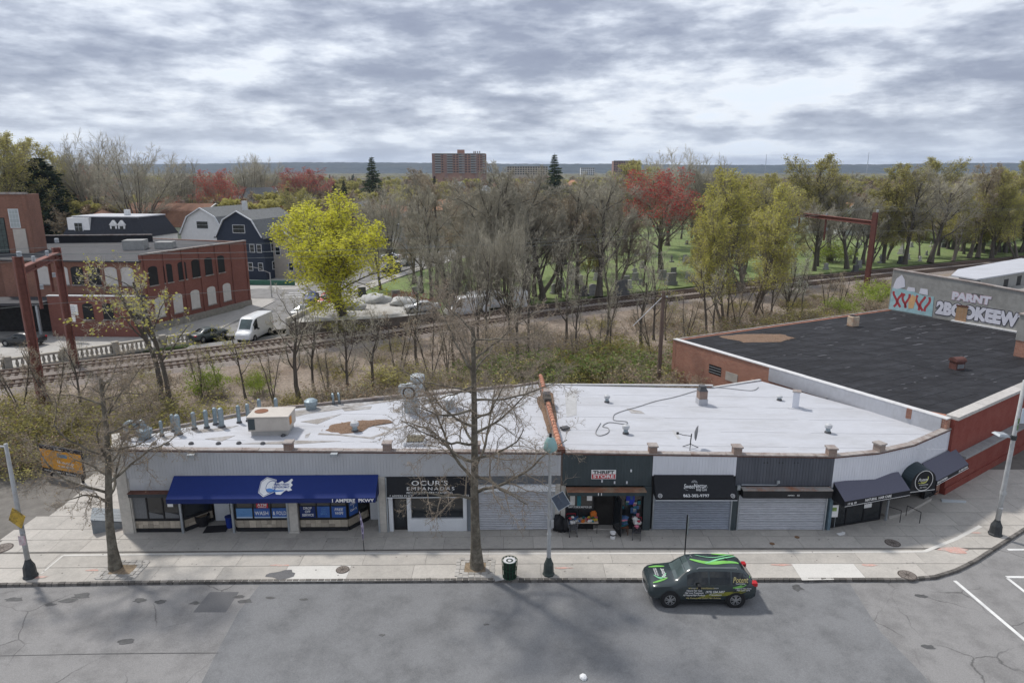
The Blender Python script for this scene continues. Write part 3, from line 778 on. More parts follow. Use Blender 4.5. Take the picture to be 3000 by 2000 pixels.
# laundromat emblem: a hexagonal drum with foam bubbles
m_logo_blue = M('logo_blue', (.02, .05, .22), rough=.6); m_logo_sky = M('logo_sky_blue', (.10, .26, .60), rough=.6)
def flat(pts, z=0.0, t=.004):
	b = MB(); b.prism(pts, z, z+t); return b
def ngon(cx, cy, r, n, a0=0.0, sy=1.0): return [(cx+r*math.cos(a0+2*math.pi*k/n), cy+sy*r*math.sin(a0+2*math.pi*k/n)) for k in range(n)]
lg = on(SL(-12.3), .5)
def logo(b, name, mat, dz, parent=aw, mtx=lg):
	o = b.build(name, mat, parent); o.matrix_basis = mtx @ Matrix.Translation((0, 0, dz)); return o
hexa = [(-.82, .30), (-.55, .56), (-.02, .40), (.02, -.30), (-.5, -.58), (-.82, -.34)]
b = flat(hexa); b2 = [(-.1, .28), (.08, .2), (.3, .34), (.42, .2), (.6, .3), (.74, .46), (.84, .4), (.76, .22), (.88, .1), (.78, -.06), (.9, -.2), (.72, -.26), (.6, -.2), (.5, -.28), (.36, -.46), (.12, -.44), (.05, -.3), (-.1, -.34)]
b.prism(b2, .001, .006); logo(b, 'emblem', m_white, 0)
b = MB()
for k in range(6):
	p, q = hexa[k], hexa[(k+1) % 6]; p = (p[0]*.92-.03, p[1]*.9); q = (q[0]*.92-.03, q[1]*.9)
	d = Vector((q[0]-p[0], q[1]-p[1])); n = Vector((-d.y, d.x)).normalized()*.012
	b.prism([(p[0]-n.x, p[1]-n.y), (q[0]-n.x, q[1]-n.y), (q[0]+n.x, q[1]+n.y), (p[0]+n.x, p[1]+n.y)], 0, .004)
for k in range(20):
	a, c = 2*math.pi*k/20, 2*math.pi*(k+1)/20
	b.prism([(-.22+.36*math.cos(a)*.75, .0+.36*math.sin(a)), (-.22+.36*math.cos(c)*.75, .36*math.sin(c)), (-.22+.33*math.cos(c)*.75, .33*math.sin(c)), (-.22+.33*math.cos(a)*.75, .33*math.sin(a))], 0, .004)
logo(b, 'emblem_outline', m_logo_blue, .008)
b = flat([(-.44, -.14), (-.3, -.08), (-.1, -.14), (.1, -.2), (.5, -.2), (.45, -.26), (.1, -.3), (-.12, -.32), (-.3, -.3), (-.42, -.24)]); logo(b, 'emblem_water', m_logo_sky, .008)
text('FAMILY FRESH\nLAUNDROMAT', aw, lg @ Matrix.Translation((.29, .04, .012)), .16, m_logo_blue, width=.86, bold=.012, lsp=.95)
text('1 AMPERE  PKWY', west, FL.mat(SL(-8.22), 1.185, 2.53), .25, m_white, width=2.15, bold=.022)
# empanada shop: steep black sign board with awning front
s0, s1 = SL(-6.6), SL(-2.1)
b = MB(FL); b.add([(s0, .08, 3.29), (s1, .08, 3.29), (s1, .42, 2.32), (s0, .42, 2.32), (s0, .0, 3.29), (s1, .0, 3.29), (s1, .0, 2.32), (s0, .0, 2.32)],
				 [(3, 2, 1, 0), (4, 5, 1, 0), (0, 3, 7, 4), (1, 5, 6, 2), (2, 6, 7, 3)]); oc = b.build('awning', m_blk_cloth, west); oc['label'] = 'black awning of the empanada shop'
b = MB(FL); b.box(s0, s1, .40, .45, 2.29, 2.318); b.build('edge_trim', m_whitepaint, oc)
ang = math.atan2(.34, .97)
def ocm(s, z):
	q = (3.29-z)/.97; return FL.mat(s, .08+.34*q+.012, z, tilt=ang)
mid = (s0+s1)/2
text("OCUR'S", oc, ocm(mid, 3.0), .34, m_white, width=1.9, bold=.004, spacing=1.1)
text('EMPANADAS', oc, ocm(mid+.05, 2.73), .24, m_white, width=2.5, spacing=1.35)
text('PICK-UP & DELIVERY * CATERING', oc, ocm(mid, 2.53), .15, m_white, width=2.4, bold=.004)
text('7 AMPERE PKWY', oc, ocm(s0+.75, 2.39), .13, m_white, width=1.2, spacing=1.2)
text('(973) 444-6093', oc, ocm(s1-.75, 2.39), .13, m_white, width=1.15, spacing=1.2)
# its white framed front
b = MB(FL); b.box(SL(-6.6), SL(-1.95), -.36, -.22, .13, 2.3); b.build('backing', m_dark_in, west)
b = MB(FL); b.box(SL(-6.6), SL(-6.38), -.2, .04, .13, 2.3); b.box(SL(-5.62), SL(-5.4), -.2, .04, .13, 2.3); b.box(SL(-2.62), SL(-2.42), -.2, .04, .13, 2.3); b.box(SL(-5.4), SL(-2.62), -.2, .05, .13, .86)
b.box(SL(-6.38), SL(-5.62), -.2, .0, 2.2, 2.3); b.box(SL(-5.4), SL(-2.62), -.2, .0, 2.2, 2.3); b.build('shop_frame', m_whitepaint, west)
b = MB(FL); b.box(SL(-5.4), SL(-2.62), -.14, -.10, .86, 2.2); b.build('pane', m_pane, west)
door(FL, SL(-6.36), SL(-5.64), -.16, .14, 2.19, west, m_black, (.08, .94))
b = MB(FL); b.box(SL(-2.4), SL(-1.95), -.3, .08, .13, 3.3); b.build('pillar', M('slate_paint', (.16, .18, .2)), west)
# roller shutters, slat by slat
def shutter(frame, s0, s1, z0, z1, parent, mat, o=-.02, box=None, n=None, box_mat=None):
	t = MB(frame); t.box(s0-.07, s1+.07, o-.09, o-.05, z0, z1)
	g = t.build('shutter', m_alu, parent)
	for q0, q1 in ((s0-.07, s0-.003), (s1+.003, s1+.07)):
		t = MB(frame); t.box(q0, q1, o-.048, o+.07, z0, z1); t.build('guide_rail', m_alu, g)
	n = n or int((z1-z0)/.105); h = (z1-z0)/n
	b = MB()
	L_ = s1-s0
	prof = [(-.028, 0), (0.0, .18*h), (.022, .5*h), (.008, .82*h), (-.02, .985*h), (-.03, .985*h), (-.03, 0)]
	pts = [(0, p[0], p[1]) for p in prof]+[(L_, p[0], p[1]) for p in prof]; m = len(prof)
	b.add(pts, [(i, (i+1) % m, m+(i+1) % m, m+i) for i in range(m)]+[tuple(range(m-1, -1, -1)), tuple(range(m, 2*m))])
	me = b.mesh('slat', mat)
	for i in range(n):
		q = inst(me, 'slat', g)
		mm = Matrix((frame.d, frame.n, Vector((0, 0, 1)))).transposed().to_4x4(); mm.translation = frame((s0, o+rnd.uniform(-.003, .003), z0+i*h)); q.matrix_basis = mm
	if box:
		b = MB(frame); b.box(s0-.08, s1+.08, -.04, box[1], z1+.002, box[0]); b.build('shutter_box', box_mat or m_whitepaint, g)
	return g
b = MB(FL); b.box(SL(-1.95), FL.len-.02, -.5, -.12, .13, 3.3); b.build('backing', m_dark_in, west)
shutter(FL, SL(-1.78), SL(2.22), .14, 2.46, west, m_shutter, box=(2.80, .16))
b = MB(FL); b.box(SL(-1.95), FL.len-.02, -.1, -.03, 2.81, 3.29); b.build('fascia_panel', M('slate_band', (.13, .14, .15), var=.2), west)
b = MB(FL); b.box(FL.len-.42, FL.len-.02, -.11, -.01, .13, 2.8); b.build('pillar', m_stucco, west)
# ---- right building front
def bay_span(xa, xb): return SR(xa), SR(xb)
siding(FR, SR(2.68), SR(7.42), 2.72, -.3, 0.0, m_fascia_dk, east, label='charcoal green metal fascia')
siding(FR, SR(7.44), SR(11.85), 3.30, -.3, 0.01, m_fascia_wh, east, label='white metal fascia over the black awning')
siding(FR, SR(11.87), FR.len, 2.72, -.3, 0.0, m_fascia_gr, east, label='dark grey metal fascia')
b = MB(FR); b.box(SR(7.44), SR(11.85), -.32, -.02, 2.3, 3.295); b.build('fascia_panel', m_black, east)
coping(FR, 0.2, FR.len, east, 15)
for x in (7.42, 11.87, 16.85): pier(FR, SR(x), east)
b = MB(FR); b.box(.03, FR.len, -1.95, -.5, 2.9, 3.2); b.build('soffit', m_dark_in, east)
# thrift shop
b = MB(FR); b.box(SR(2.9), SR(7.05), .02, .55, 2.40, 2.60, 0); b.box(SR(2.88), SR(7.07), 0, .57, 2.602, 2.64, 1)
o = b.build('canopy', [M('dark_teal_metal', (.035, .05, .055), rough=.6, var=.2), M('peeling_rust', (.26, .13, .08), rough=.85, var=.3, scale=2, blotch=.6, col2=(.22, .26, .2), bscale=1.1)], east)
b = MB(FR); b.box(SR(2.7), SR(7.4), -.55, -.42, .13, 2.9); b.build('backing', m_dark_in, east)
b = MB(FR); b.box(SR(2.62), SR(2.86), -.4, .03, .13, 2.7); b.build('pillar', m_stucco, east)
b = MB(FR); b.box(SR(7.05), SR(7.44), -.4, .04, .13, 2.7); b.build('pillar', m_fascia_dk, east)
wl_ = window(FR, SR(2.9), SR(4.4), -.16, .55, 2.36, east, (.5,), m_black)
wr_ = window(FR, SR(5.6), SR(7.0), -.16, .55, 2.36, east, (), m_black)
for xa, xb in ((2.9, 4.4), (5.6, 7.0)):
	b = MB(FR); b.box(SR(xa), SR(xb), -.3, -.1, .13, .55); b.build('plinth', m_black, east)
b = MB(FR); b.box(SR(4.44), SR(5.56), -1.5, -1.44, .13, 2.4); b.build('doorway', m_dark_in, east)
b = MB(FR); b.box(SR(4.4), SR(5.6), -1.45, 0.0, .131, .19); b.build('door_step', m_slab, east)
fo = Frame(FR((SR(5.5), -.1, 0)), FR((SR(5.75), .85, 0))); door(fo, 0, fo.len, 0, .2, 2.3, east, m_black, (.1, .93))
text('11', east, FR.mat(SR(4.62), .575, 2.5), .2, m_white, width=.2, bold=.01)
text('THRIFT STORE & SHOP FOR LESS', east, FR.mat(SR(3.65), -.1, 1.42), .15, m_white, width=1.3, bold=.01)
b = MB(FR); b.box(SR(4.02), SR(4.3), -.11, -.1, 1.8, 2.12); b.build('window_notice', m_white, east)
# thrift sign board
sg = MB(FR); sg.box(SR(4.2), SR(5.5), .01, .05, 3.13, 3.64); sgn = sg.build('sign_board', m_white, east)
b = MB(FR); b.box(SR(4.23), SR(5.47), .051, .056, 3.16, 3.39); b.build('sign_band', m_red, sgn)
text('THRIFT', sgn, FR.mat(SR(4.85), .058, 3.51), .24, m_black, width=1.12, bold=.03)
text('STORE', sgn, FR.mat(SR(4.85), .062, 3.275), .24, m_white, width=1.12, bold=.03)
b = MB(FR)
for k in range(4):
	pass
b.box(SR(4.2), SR(5.5), .051, .055, 3.395, 3.41); b.build('sign_rule', m_red, sgn)
# left-over brackets of an old sign
for x, z in ((4.78, 3.0), (5.45, 2.92), (6.1, 2.92), (6.3, 3.6)):
	b = MB(FR); b.box(SR(x)-.04, SR(x)+.04, .01, .05, z-.07, z+.07); b.build('bracket', m_whitepaint, east)
# awning with shutter below, second bay
aw2, on2 = awning(FR, SR(7.5), SR(11.72), .9, 3.38, 2.5, .14, m_blk_cloth, m_blk_cloth, east, label='black awning over the blue grey shutter')
b = MB(FR); b.box(SR(7.48), SR(11.74), .9, .94, 2.335, 2.358); b.build('edge_trim', m_whitepaint, aw2)
cx = SR(9.6)
text('Sweet', aw2, on2(cx-.32, .52), .34, m_white, width=.6, shear=.35)
text('Nectar', aw2, on2(cx+.25, .50), .34, m_white, width=.7, shear=.35)
text('Body Care', aw2, on2(cx+.3, .66), .2, m_white, width=.55, shear=.35)
lm = on2(cx, .35)
b = MB()
def arc(b, cx, cy, rx, ry, a0, a1, w, n=14, z=0):
	for k in range(n):
		a, c = a0+(a1-a0)*k/n, a0+(a1-a0)*(k+1)/n
		b.prism([(cx+rx*math.cos(a), cy+ry*math.sin(a)), (cx+rx*math.cos(c), cy+ry*math.sin(c)), (cx+(rx-w)*math.cos(c), cy+(ry-w)*math.sin(c)), (cx+(rx-w)*math.cos(a), cy+(ry-w)*math.sin(a))], z, z+.004)
for r_ in (.16, .12, .08): arc(b, 0, -.02, r_, r_*.9, .1, 3.0, .015)
arc(b, -.32, -.3, .28, .12, 1.2, 4.4, .016); arc(b, .28, -.24, .36, .12, -.6, 2.4, .016)
o = b.build('emblem', M('silver_print', (.45, .46, .47), rough=.5), aw2); o.matrix_basis = lm
text('862-302-9797', aw2, on2(cx, .93), .21, m_white, width=1.35, bold=.008)
for s in (SR(7.5)+.22, SR(11.72)-.22):
	m = on2(s, .93); b = MB(); arc(b, 0, 0, .11, .11, 0, 6.284, .018, 20); o = b.build('number_ring', m_white, aw2); o.matrix_basis = m
	text('13', aw2, m, .13, m_white, width=.1, bold=.01)
b = MB(FR); b.box(SR(7.46), SR(11.83), -.5, -.12, .13, 3.0); b.build('backing', m_dark_in, east)
shutter(FR, SR(7.62), SR(11.72), .14, 2.42, east, m_shutter_b)
b = MB(FR); b.box(SR(11.8), SR(12.08), -.1, .03, .13, 2.7); b.build('pillar', m_fascia_dk, east)
# third bay: shutter with battered canopy box
b = MB(FR); b.box(SR(12.1), SR(16.9), -.5, -.12, .13, 2.7); b.build('backing', m_dark_in, east)
shutter(FR, SR(12.18), SR(16.8), .14, 2.18, east, m_shutter, n=20)
b = MB(FR); b.box(SR(12.2), SR(16.9), .0, .38, 2.2, 2.62, 0); b.box(SR(12.18), SR(16.92), -.01, .4, 2.622, 2.68, 1)
o = b.build('canopy', [M('black_sheet', (.022, .022, .024), rough=.6, var=.3), M('rust_strips', (.30, .28, .26), rough=.8, var=.2, scale=3, blotch=1.0, col2=(.34, .12, .05), bscale=1.3)], east)
text('15', o, FR.mat(SR(15.1), .40, 2.37), .13, m_white, width=.12, bold=.01); text('AMPERE', o, FR.mat(SR(14.72), .40, 2.37), .08, m_white, width=.36, bold=.01)
for x in (13.3, 14.1, 14.9):
	for d in (0, .18):
		b = MB(FR); b.lathe([(.035, 0), (.035, .05)], (SR(x)+d, .01, 4.05), 8, axis='y'); b.build('bolt', m_black, east)
b = MB(FR); b.tube([(SR(12.2), .02, 2.80), (SR(14.0), .02, 2.78), (SR(14.12), .02, 2.82), (SR(14.12), .02, 2.95)], .03, 6); b.box(SR(14.05), SR(14.2), .01, .1, 2.9, 3.05); b.build('conduit', m_alu, east)
b = MB(FR); b.box(SR(11.95), SR(12.12), .03, .16, 2.55, 2.8); b.build('meter_box', m_alu, east)
# ---- curved corner front: white fascia, awnings, barrel canopy
for i, f in enumerate(FC):
	siding(f, 0.0, f.len, 2.62, -.3, 0.0, m_fascia_wh, east)
	coping(f, 0.0, f.len, east, 3 if i < 2 else 5)
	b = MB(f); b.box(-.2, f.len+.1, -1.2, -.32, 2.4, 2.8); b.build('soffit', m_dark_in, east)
pier(FC[1], 0.25, east); pier(FC[2], FC[2].len-.15, east)
gl1 = Frame(FC[0]((.2, -.12, 0)), FC[1]((FC[1].len*.35, -.12, 0)))
b = MB(gl1); b.box(0, gl1.len, -.1, -.03, .13, 2.6); b.build('backing', m_dark_in, east)
window(gl1, .05, gl1.len, 0, .2, 2.45, east, (.3, .65), m_black)
b = MB(gl1); b.box(gl1.len*.64, gl1.len*.64+.5, .05, .06, 1.05, 1.75); nt_ = b.build('window_poster', m_white, east)
b = MB(gl1); b.box(gl1.len*.64+.12, gl1.len*.64+.38, .061, .065, 1.5, 1.66); b.build('poster_picture', M('poster_orange', (.6, .35, .1)), nt_)
text('OPEN FOR CARE', nt_, gl1.mat(gl1.len*.64+.25, .066, 1.33), .07, m_logo_blue, width=.4, bold=.01)
b = MB(FC[0]); b.box(.02, .2, -.2, .03, .13, 2.6); b.build('pillar', M('slate_blue_paint', (.13, .19, .23), var=.2), east)
# recessed doorway with raised step
gl2 = Frame(FC[1]((FC[1].len*.38, -1.3, 0)), FC[2]((FC[2].len*.45, -1.3, 0)))
b = MB(gl2); b.box(0, gl2.len, -.1, 0, .13, 2.6); b.build('backing', m_dark_in, east)
door(gl2, .5, 1.4, .04, .3, 2.4, east, m_black, (.1, .92))
b = MB(); b.prism([FC[1]((FC[1].len*.55, .03, 0))[:2], FC[2]((.1, .12, 0))[:2], FC[2]((FC[2].len*.62, .12, 0))[:2], FC[2]((FC[2].len*.62, -1.3, 0))[:2], FC[1]((FC[1].len*.55, -1.3, 0))[:2]], .1, .29)
b.build('door_step', m_slab, east)
gl3 = Frame(FC[2]((FC[2].len*.5, -.12, 0)), FC[2]((FC[2].len-.05, -.12, 0)))
b = MB(gl3); b.box(0, gl3.len, -.1, -.03, .13, 2.6); b.build('backing', m_dark_in, east)
window(gl3, .02, gl3.len-.1, 0, .3, 2.4, east, (.5,), m_black)
post(FC[2], FC[2].len-.1, east, .05, .08); post(FC[1], FC[1].len*.45, east, .05, .09)
ga = Frame(FC[0]((0.05, 0, 0)), FC[1]((FC[1].len*.62, 0, 0)))
aw3, on3 = awning(ga, 0, ga.len, .95, 2.95, 2.27, .3, m_gry_cloth, m_blk_cloth, east, label='faded grey awning left of the barrel canopy')
text('NATURAL  HAIR CARE', aw3, ga.mat(ga.len*.50, .98, 2.15), .2, m_white, width=1.75, bold=.014)
text('17 & 19', aw3, ga.mat(.45, .98, 2.11), .17, m_white, width=.55, bold=.014)
b = MB(ga); b.box(0, ga.len, .965, .985, 1.985, 2.0); b.build('edge_trim', m_white, aw3)
def scallops(frame, s0, s1, o, z, parent):
	b = MB(frame); n = int((s1-s0)/.13); st = (s1-s0)/n
	for i in range(n):
		c = s0+(i+.5)*st; pts = [(c+math.cos(math.pi*k/6+math.pi)*st*.5, o, z+math.sin(math.pi*k/6+math.pi)*.06) for k in range(7)]
		b.slab(pts[::-1], .006)
	b.build('scallop_fringe', m_blk_cloth, parent)
scallops(ga, 0, ga.len, .97, 1.968, aw3)
gb = Frame(FC[2]((FC[2].len*.24, 0, 0)), FC[2]((FC[2].len+.25, 0, 0)))
aw4, on4 = awning(gb, 0, gb.len, .95, 2.95, 2.2, .26, m_gry_cloth, m_blk_cloth, east, label='faded grey awning beside the red brick wall')
text('ALL HAIR STYLING', aw4, gb.mat(gb.len-.75, .98, 2.09), .17, m_white, width=1.15, bold=.014)
text('HAIR LOSS TREATMENTS', aw4, gb.mat(.62, .98, 2.09), .17, m_white, width=1.2, bold=.014)
b = MB(gb); b.box(0, gb.len, .965, .985, 1.955, 1.97); b.build('edge_trim', m_white, aw4)
# barrel canopy over the door
gd = Frame((21.3, 35.0), (23.5, 35.5))
W_, PR = gd.len*.5, .78
b = MB(gd); n = 14; zc = 2.42; rr = .80
front = []; back = []
for k in range(n+1):
	a = math.pi*k/n
	front.append((W_+rr*math.cos(a), PR, zc+rr*math.sin(a)*.9)); back.append((W_+W_*.95*math.cos(a), -.5, zc+.05+rr*math.sin(a)*.95))
full_f = [(W_+rr, PR, 1.86)]+front+[(W_-rr, PR, 1.86)]; full_b = [(W_+W_*.95, -.5, 1.95)]+back+[(W_*.05, -.5, 1.95)]
m = len(full_f)
b.add(full_f, [tuple(range(m))], 0)
b.add(full_b+full_f, [(i, i+1, m+i+1, m+i) for i in range(m-1)], 1)
bc = b.build('barrel_canopy', [m_blk_cloth, M('teal_black_cloth', (.03, .045, .052), rough=.6, var=.15)], east, smooth=False)
bm = gd.mat(W_, PR+.012, 2.52)
b = MB(); arc(b, 0, 0, .58, .60, 0, 6.284, .03, 36); o = b.build('emblem_ring', m_white, bc); o.matrix_basis = bm
b = MB(); m_gold = M('logo_gold', (.55, .55, .16), rough=.6)
arc(b, -.02, .12, .30, .26, -2.2, .5, .05, 14); arc(b, -.1, -.05, .3, .12, 3.6, 6.0, .03, 12); o = b.build('emblem_swirl', m_gold, bc); o.matrix_basis = bm
text('Potent', bc, bm @ Matrix.Translation((-.08, .06, .006)), .26, m_white, width=.62, shear=.35)
text('TRANSITIONS', bc, bm @ Matrix.Translation((0, -.25, .006)), .08, m_white, width=.6)
text('HAIR STUDIO', bc, bm @ Matrix.Translation((0, -.4, .006)), .07, m_white, width=.42)
b = MB(gd); b.box(W_-rr, W_+rr, PR+.005, PR+.02, 1.90, 1.925); b.build('edge_trim', m_white, bc)
scallops(gd, W_-rr, W_+rr, PR+.006, 1.86, bc)
# standing rail under the canopy
t = thing('handrail', 'black metal handrail at the step of the hair salon', 'handrail', world=False, loc=(0, 0, .13))
c0, c1 = FC[1]((FC[1].len*.62, .55, 0)), FC[1]((FC[1].len*.95, .75, 0))
b = MB(); b.tube([(c0.x, c0.y, 0), (c0.x, c0.y, .72), (c0.x-.5, c0.y+.5, .72), (c0.x-.5, c0.y+.5, 0)], .022, 6); b.build('rail', m_black, t)
b = MB(); b.tube([(c1.x+.1, c1.y-.3, 0), (c1.x+.1, c1.y-.3, .66), (c1.x-.3, c1.y+.35, .72), (c1.x-.3, c1.y+.35, .1)], .022, 6); b.build('rail', m_black, t)
# party wall with its ridge of clay tiles
pw = thing('party_wall', 'brick party wall ridged with orange clay tiles between the two white roofs', 'wall', (2.5, 34, 0), world=True)
fpw = Frame((2.56, 33.55), (2.05, 46.9)); zw = ztop(2.4)
b = MB(fpw); b.box(0, fpw.len, -.13, .13, 0, zw+.18); b.build('wall', m_brick_pier, pw)
b = MB(); nn = 10; me_t = None
pts = []; fs = []; L_ = .5
for j, (x, r_) in enumerate(((0, .165), (.06, .165), (.061, .15), (L_, .135))):
	for k in range(nn+1):
		a = math.pi*k/nn; pts.append((x, r_*math.cos(a), r_*math.sin(a)))
for j in range(3):
	for k in range(nn): fs.append((j*(nn+1)+k, j*(nn+1)+k+1, (j+1)*(nn+1)+k+1, (j+1)*(nn+1)+k))
fs.append(tuple(range(nn, -1, -1))); fs.append(tuple(3*(nn+1)+k for k in range(nn+1)))
b.add(pts, fs); me_t = b.mesh('clay_tile', m_clay, smooth=False)
ntile = int(fpw.len/.475)
for i in range(ntile):
	if 15 < i < 19: continue
	o = inst(me_t, 'clay_tile', pw)
	mm = Matrix((fpw.d, -fpw.n, Vector((0, 0, 1)))).transposed().to_4x4(); mm.translation = fpw((.05+i*.475, 0, zw+.19+rnd.uniform(-.004, .004)))
	o.matrix_basis = mm @ Matrix.Rotation(rnd.uniform(-.03, .03), 4, 'Z')
b = MB(fpw); b.box(-.1, .32, -.24, .24, zw-.1, zw+.22); b.build('end_pier', m_rustedge, pw)
b = MB(fpw); b.box(15.4*.475, 18.6*.475, -.22, .22, zw+.1, zw+.5); b.build('chimney_stub', M('sooty_brick', (.06, .055, .05), var=.4), pw)
b = MB(fpw); b.box(17*.475, 18.6*.475, -.2, .2, zw+.502, zw+.75); b.build('chimney_cap', m_coping, pw)
# ---------------------------------------------------------------- block with the black roof
m_brickR = brick_mat('rear_wall_brick', (0.30, 0.115, 0.07), (0.40, 0.175, 0.11), (0.50, 0.44, 0.38), blotch=(0.16, 0.08, 0.06), bl=0.35, bscale=0.5)
m_redwall = brick_mat('red_painted_brick', (0.225, 0.055, 0.042), (0.255, 0.07, 0.052), (0.20, 0.055, 0.045), blotch=(0.30, 0.12, 0.095), bl=0.5, bscale=0.9)
m_blackroof = M('black_roof_felt', (0.012, 0.012, 0.0145), rough=0.8, var=0.45, scale=2, bump=0.4, blotch=0.9, col2=(0.036, 0.037, 0.043), bscale=0.4, bdist=0.02, stretch=(1, 2.2, 1))
m_scuff = M('silver_scuff', (0.12, 0.12, 0.13), rough=0.7, var=0.3, scale=6, blotch=0.6, col2=(0.06, 0.06, 0.065), bscale=1.5)
m_concrete = M('stained_concrete', (0.32, 0.315, 0.295), rough=0.9, var=0.13, scale=2.2, bump=0.2, blotch=0.75, col2=(0.21, 0.205, 0.19), bscale=0.35)
m_leafpile = M('leaf_litter', (0.19, 0.125, 0.085), rough=0.95, var=0.45, scale=14, bump=0.8, bdist=0.04)
m_whiteedge = M('white_flashing', (0.6, 0.6, 0.6), rough=0.6, var=0.12, scale=3, blotch=0.4, col2=(0.42, 0.4, 0.38), bscale=1.2)
NW = Vector((13.94, 57.34)); NE = Vector((39.9, 70.9)); SW = Vector((25.4, 37.55)); SE = Vector((48.5, 53.3))
ZB = 4.8
blk = thing('brick_warehouse', 'low brick building with black felt roof and red painted front beside the shops', 'building', (30, 50, 0), world=True)
# walls, each in its own straight frame so the brick courses run true
def wall(a, b, z0, z1, t, mat, parent, name='wall'):
	f = Frame(a, b); bb = MB(); bb.box(0, f.len, 0, t, z0, z1)
	o = bb.build(name, mat, parent)
	m = Matrix((f.d, -f.n, Vector((0, 0, 1)))).transposed().to_4x4(); m.translation = f.o
	o.matrix_basis = m; return o, f
wW, fW = wall(NW, SW, -.2, ZB+.10, .35, m_brickR, blk)          # faces the tracks side alley
FS0, FS1 = Vector((25.9, 37.6)), Vector((41.5, 48.6))
wS, fS = wall(FS0, FS1, -.2, ZB+.06, .4, m_redwall, blk)
wN, fN = wall(NE, NW, -.2, ZB+.05, .35, m_brickR, blk)
MB().prism([NW+Vector((.3, -.25)), NE+Vector((-.2, -.3)), (46.3, 59.6), (44.5, 51.5), FS1+Vector((0, .3)), FS0+Vector((.2, .35)), SW+Vector((.25, .4))], ZB-.35, ZB+.02).build('roof', m_blackroof, blk)
# felt seams and scuffed patches
fr = Frame(NW, SW)
rx, ry = (NE-NW).normalized(), (SW-NW).normalized()
def RP(a, b): q = NW+rx*a+ry*b; return (q.x, q.y)
for k in range(1, 19):
	b0 = k*1.15+rnd.uniform(-.12, .12); segs = rnd.randint(1, 3); a = .5
	for s_ in range(segs):
		a1 = a+rnd.uniform(6, 16); a1 = min(a1, 28)
		if a1-a < 1: break
		wob = rnd.uniform(-.08, .08)
		p, q = RP(a, b0), RP(a1, b0+wob)
		if k > 15: q = RP(min(a1, 12), b0+wob)
		line(p, q, .05, ZB+.035, m_black, blk, 'felt_seam'); a = a1+rnd.uniform(.5, 3)
for a in (9.5, 19.5):
	line(RP(a, .5), RP(a+1.0, 18), .06, ZB+.038, m_black, blk, 'felt_seam')
for i in range(95):
	a, b_ = 2+26*rnd.random()**.6, rnd.uniform(1.0, 20.5)
	if a > 12 and b_ > 17: continue
	L_ = rnd.uniform(.2, 1.1)*(1.6 if a > 13 else .8)*(2 if rnd.random() < .12 else 1); w = rnd.uniform(.04, .22)
	c = NW+rx*a+ry*b_; n = 9; ang = math.atan2(rx.y, rx.x)+rnd.uniform(-.12, .12); poly = []
	for k in range(n):
		th = 2*math.pi*k/n; q = rnd.uniform(.55, 1.1); x, y = math.cos(th)*L_*.5*q, math.sin(th)*w*.5*q
		poly.append((c.x+x*math.cos(ang)-y*math.sin(ang), c.y+x*math.sin(ang)+y*math.cos(ang)))
	MB().prism(poly, ZB+.025, ZB+.030+.0001*i).build('scuff', m_scuff, blk)
# white flashing along the alley side, in lengths
n = 7
for i in range(n):
	b = MB(fW); b.box(fW.len*i/n+.01, fW.len*(i+1)/n-.01, -.42, .06, ZB+.105, ZB+.17+rnd.uniform(-.01, .01)); b.build('edge_flashing', m_whiteedge, blk)
b = MB(fN); b.box(0, fN.len, -.1, .08, ZB+.055, ZB+.12); b.build('edge_flashing', m_coping, blk)
# front coping slabs and ledge
n = 10
for i in range(n):
	b = MB(fS); b.box(fS.len*i/n+.012, fS.len*(i+1)/n-.012, -.52, .16, ZB+.065, ZB+.26+rnd.uniform(-.012, .012)); b.build('coping_slab', M('coping_concrete', (.44, .42, .395), rough=.85, var=.12, scale=4, pervar=.14), blk)
for i in range(8):
	b = MB(fS); b.box(.9+i*2.05, .9+(i+1)*2.05-.03, .01, .55, 2.35, 2.52); b.build('ledge_slab', M('ledge_slate', (.27, .275, .275), rough=.8, var=.15, scale=3, pervar=.1), blk)
b = MB(fS); b.box(.0, fS.len, .004, .07, .0, .55); b.build('plinth', m_redwall, blk)
b = MB(Frame((24.2, 39.6), (26.2, 37.9))); b.box(0, 2.6, -.2, .15, 4.3, ZB+.12); b.build('brick_upstand', m_brickR, blk)
# openings of the alley wall
def panel(s0, s1, z0, z1, mat, o=.02, name='panel'):
	b = MB(fW); b.box(s0, s1, -.05, o, z0, z1); return b.build(name, mat, blk)
w = panel(4.3, 5.6, 3.0, 3.75, m_black, .01, 'window')
for k in range(3):
	b = MB(fW); b.box(4.32, 5.58, .011, .03, 3.12+k*.22, 3.16+k*.22); b.build('bar', m_alu, w)
panel(6.1, 7.3, 2.9, 3.6, M('pale_board', (.42, .4, .36), var=.15), .03, 'boarded_window')
panel(8.6, 9.3, 2.3, 3.6, m_brickR, .05, 'bricked_opening')
# things on the black roof
def roof_thing(u, v, z): return P(u, v, z)
c = P(2498, 955, ZB+.02)
t = thing('roof_chimney', 'stubby pale flue block standing on the black roof near the tracks', 'chimney', (c.x, c.y, ZB+.02), .4)
b = MB(); b.box(-.42, .42, -.35, .35, 0, .95); b.build('shaft', M('flaking_paint', (.5, .42, .32), var=.2, scale=3, blotch=.8, col2=(.4, .17, .08), bscale=1.6), t, bevel=.06)
b = MB(); b.box(-.28, .28, -.22, .22, .951, 1.02); b.build('mouth', m_black, t)
c = P(2802, 1080, ZB+.02)
t = thing('roof_ventilator', 'rusty round topped ventilator on the middle of the black roof', 'ventilator', (c.x, c.y, ZB+.02), .25)
m_rv = M('rusty_sheet', (.11, .05, .042), rough=.8, var=.3, scale=3)
b = MB(); b.box(-.38, .38, -.32, .32, 0, .62); b.build('body', m_rv, t)
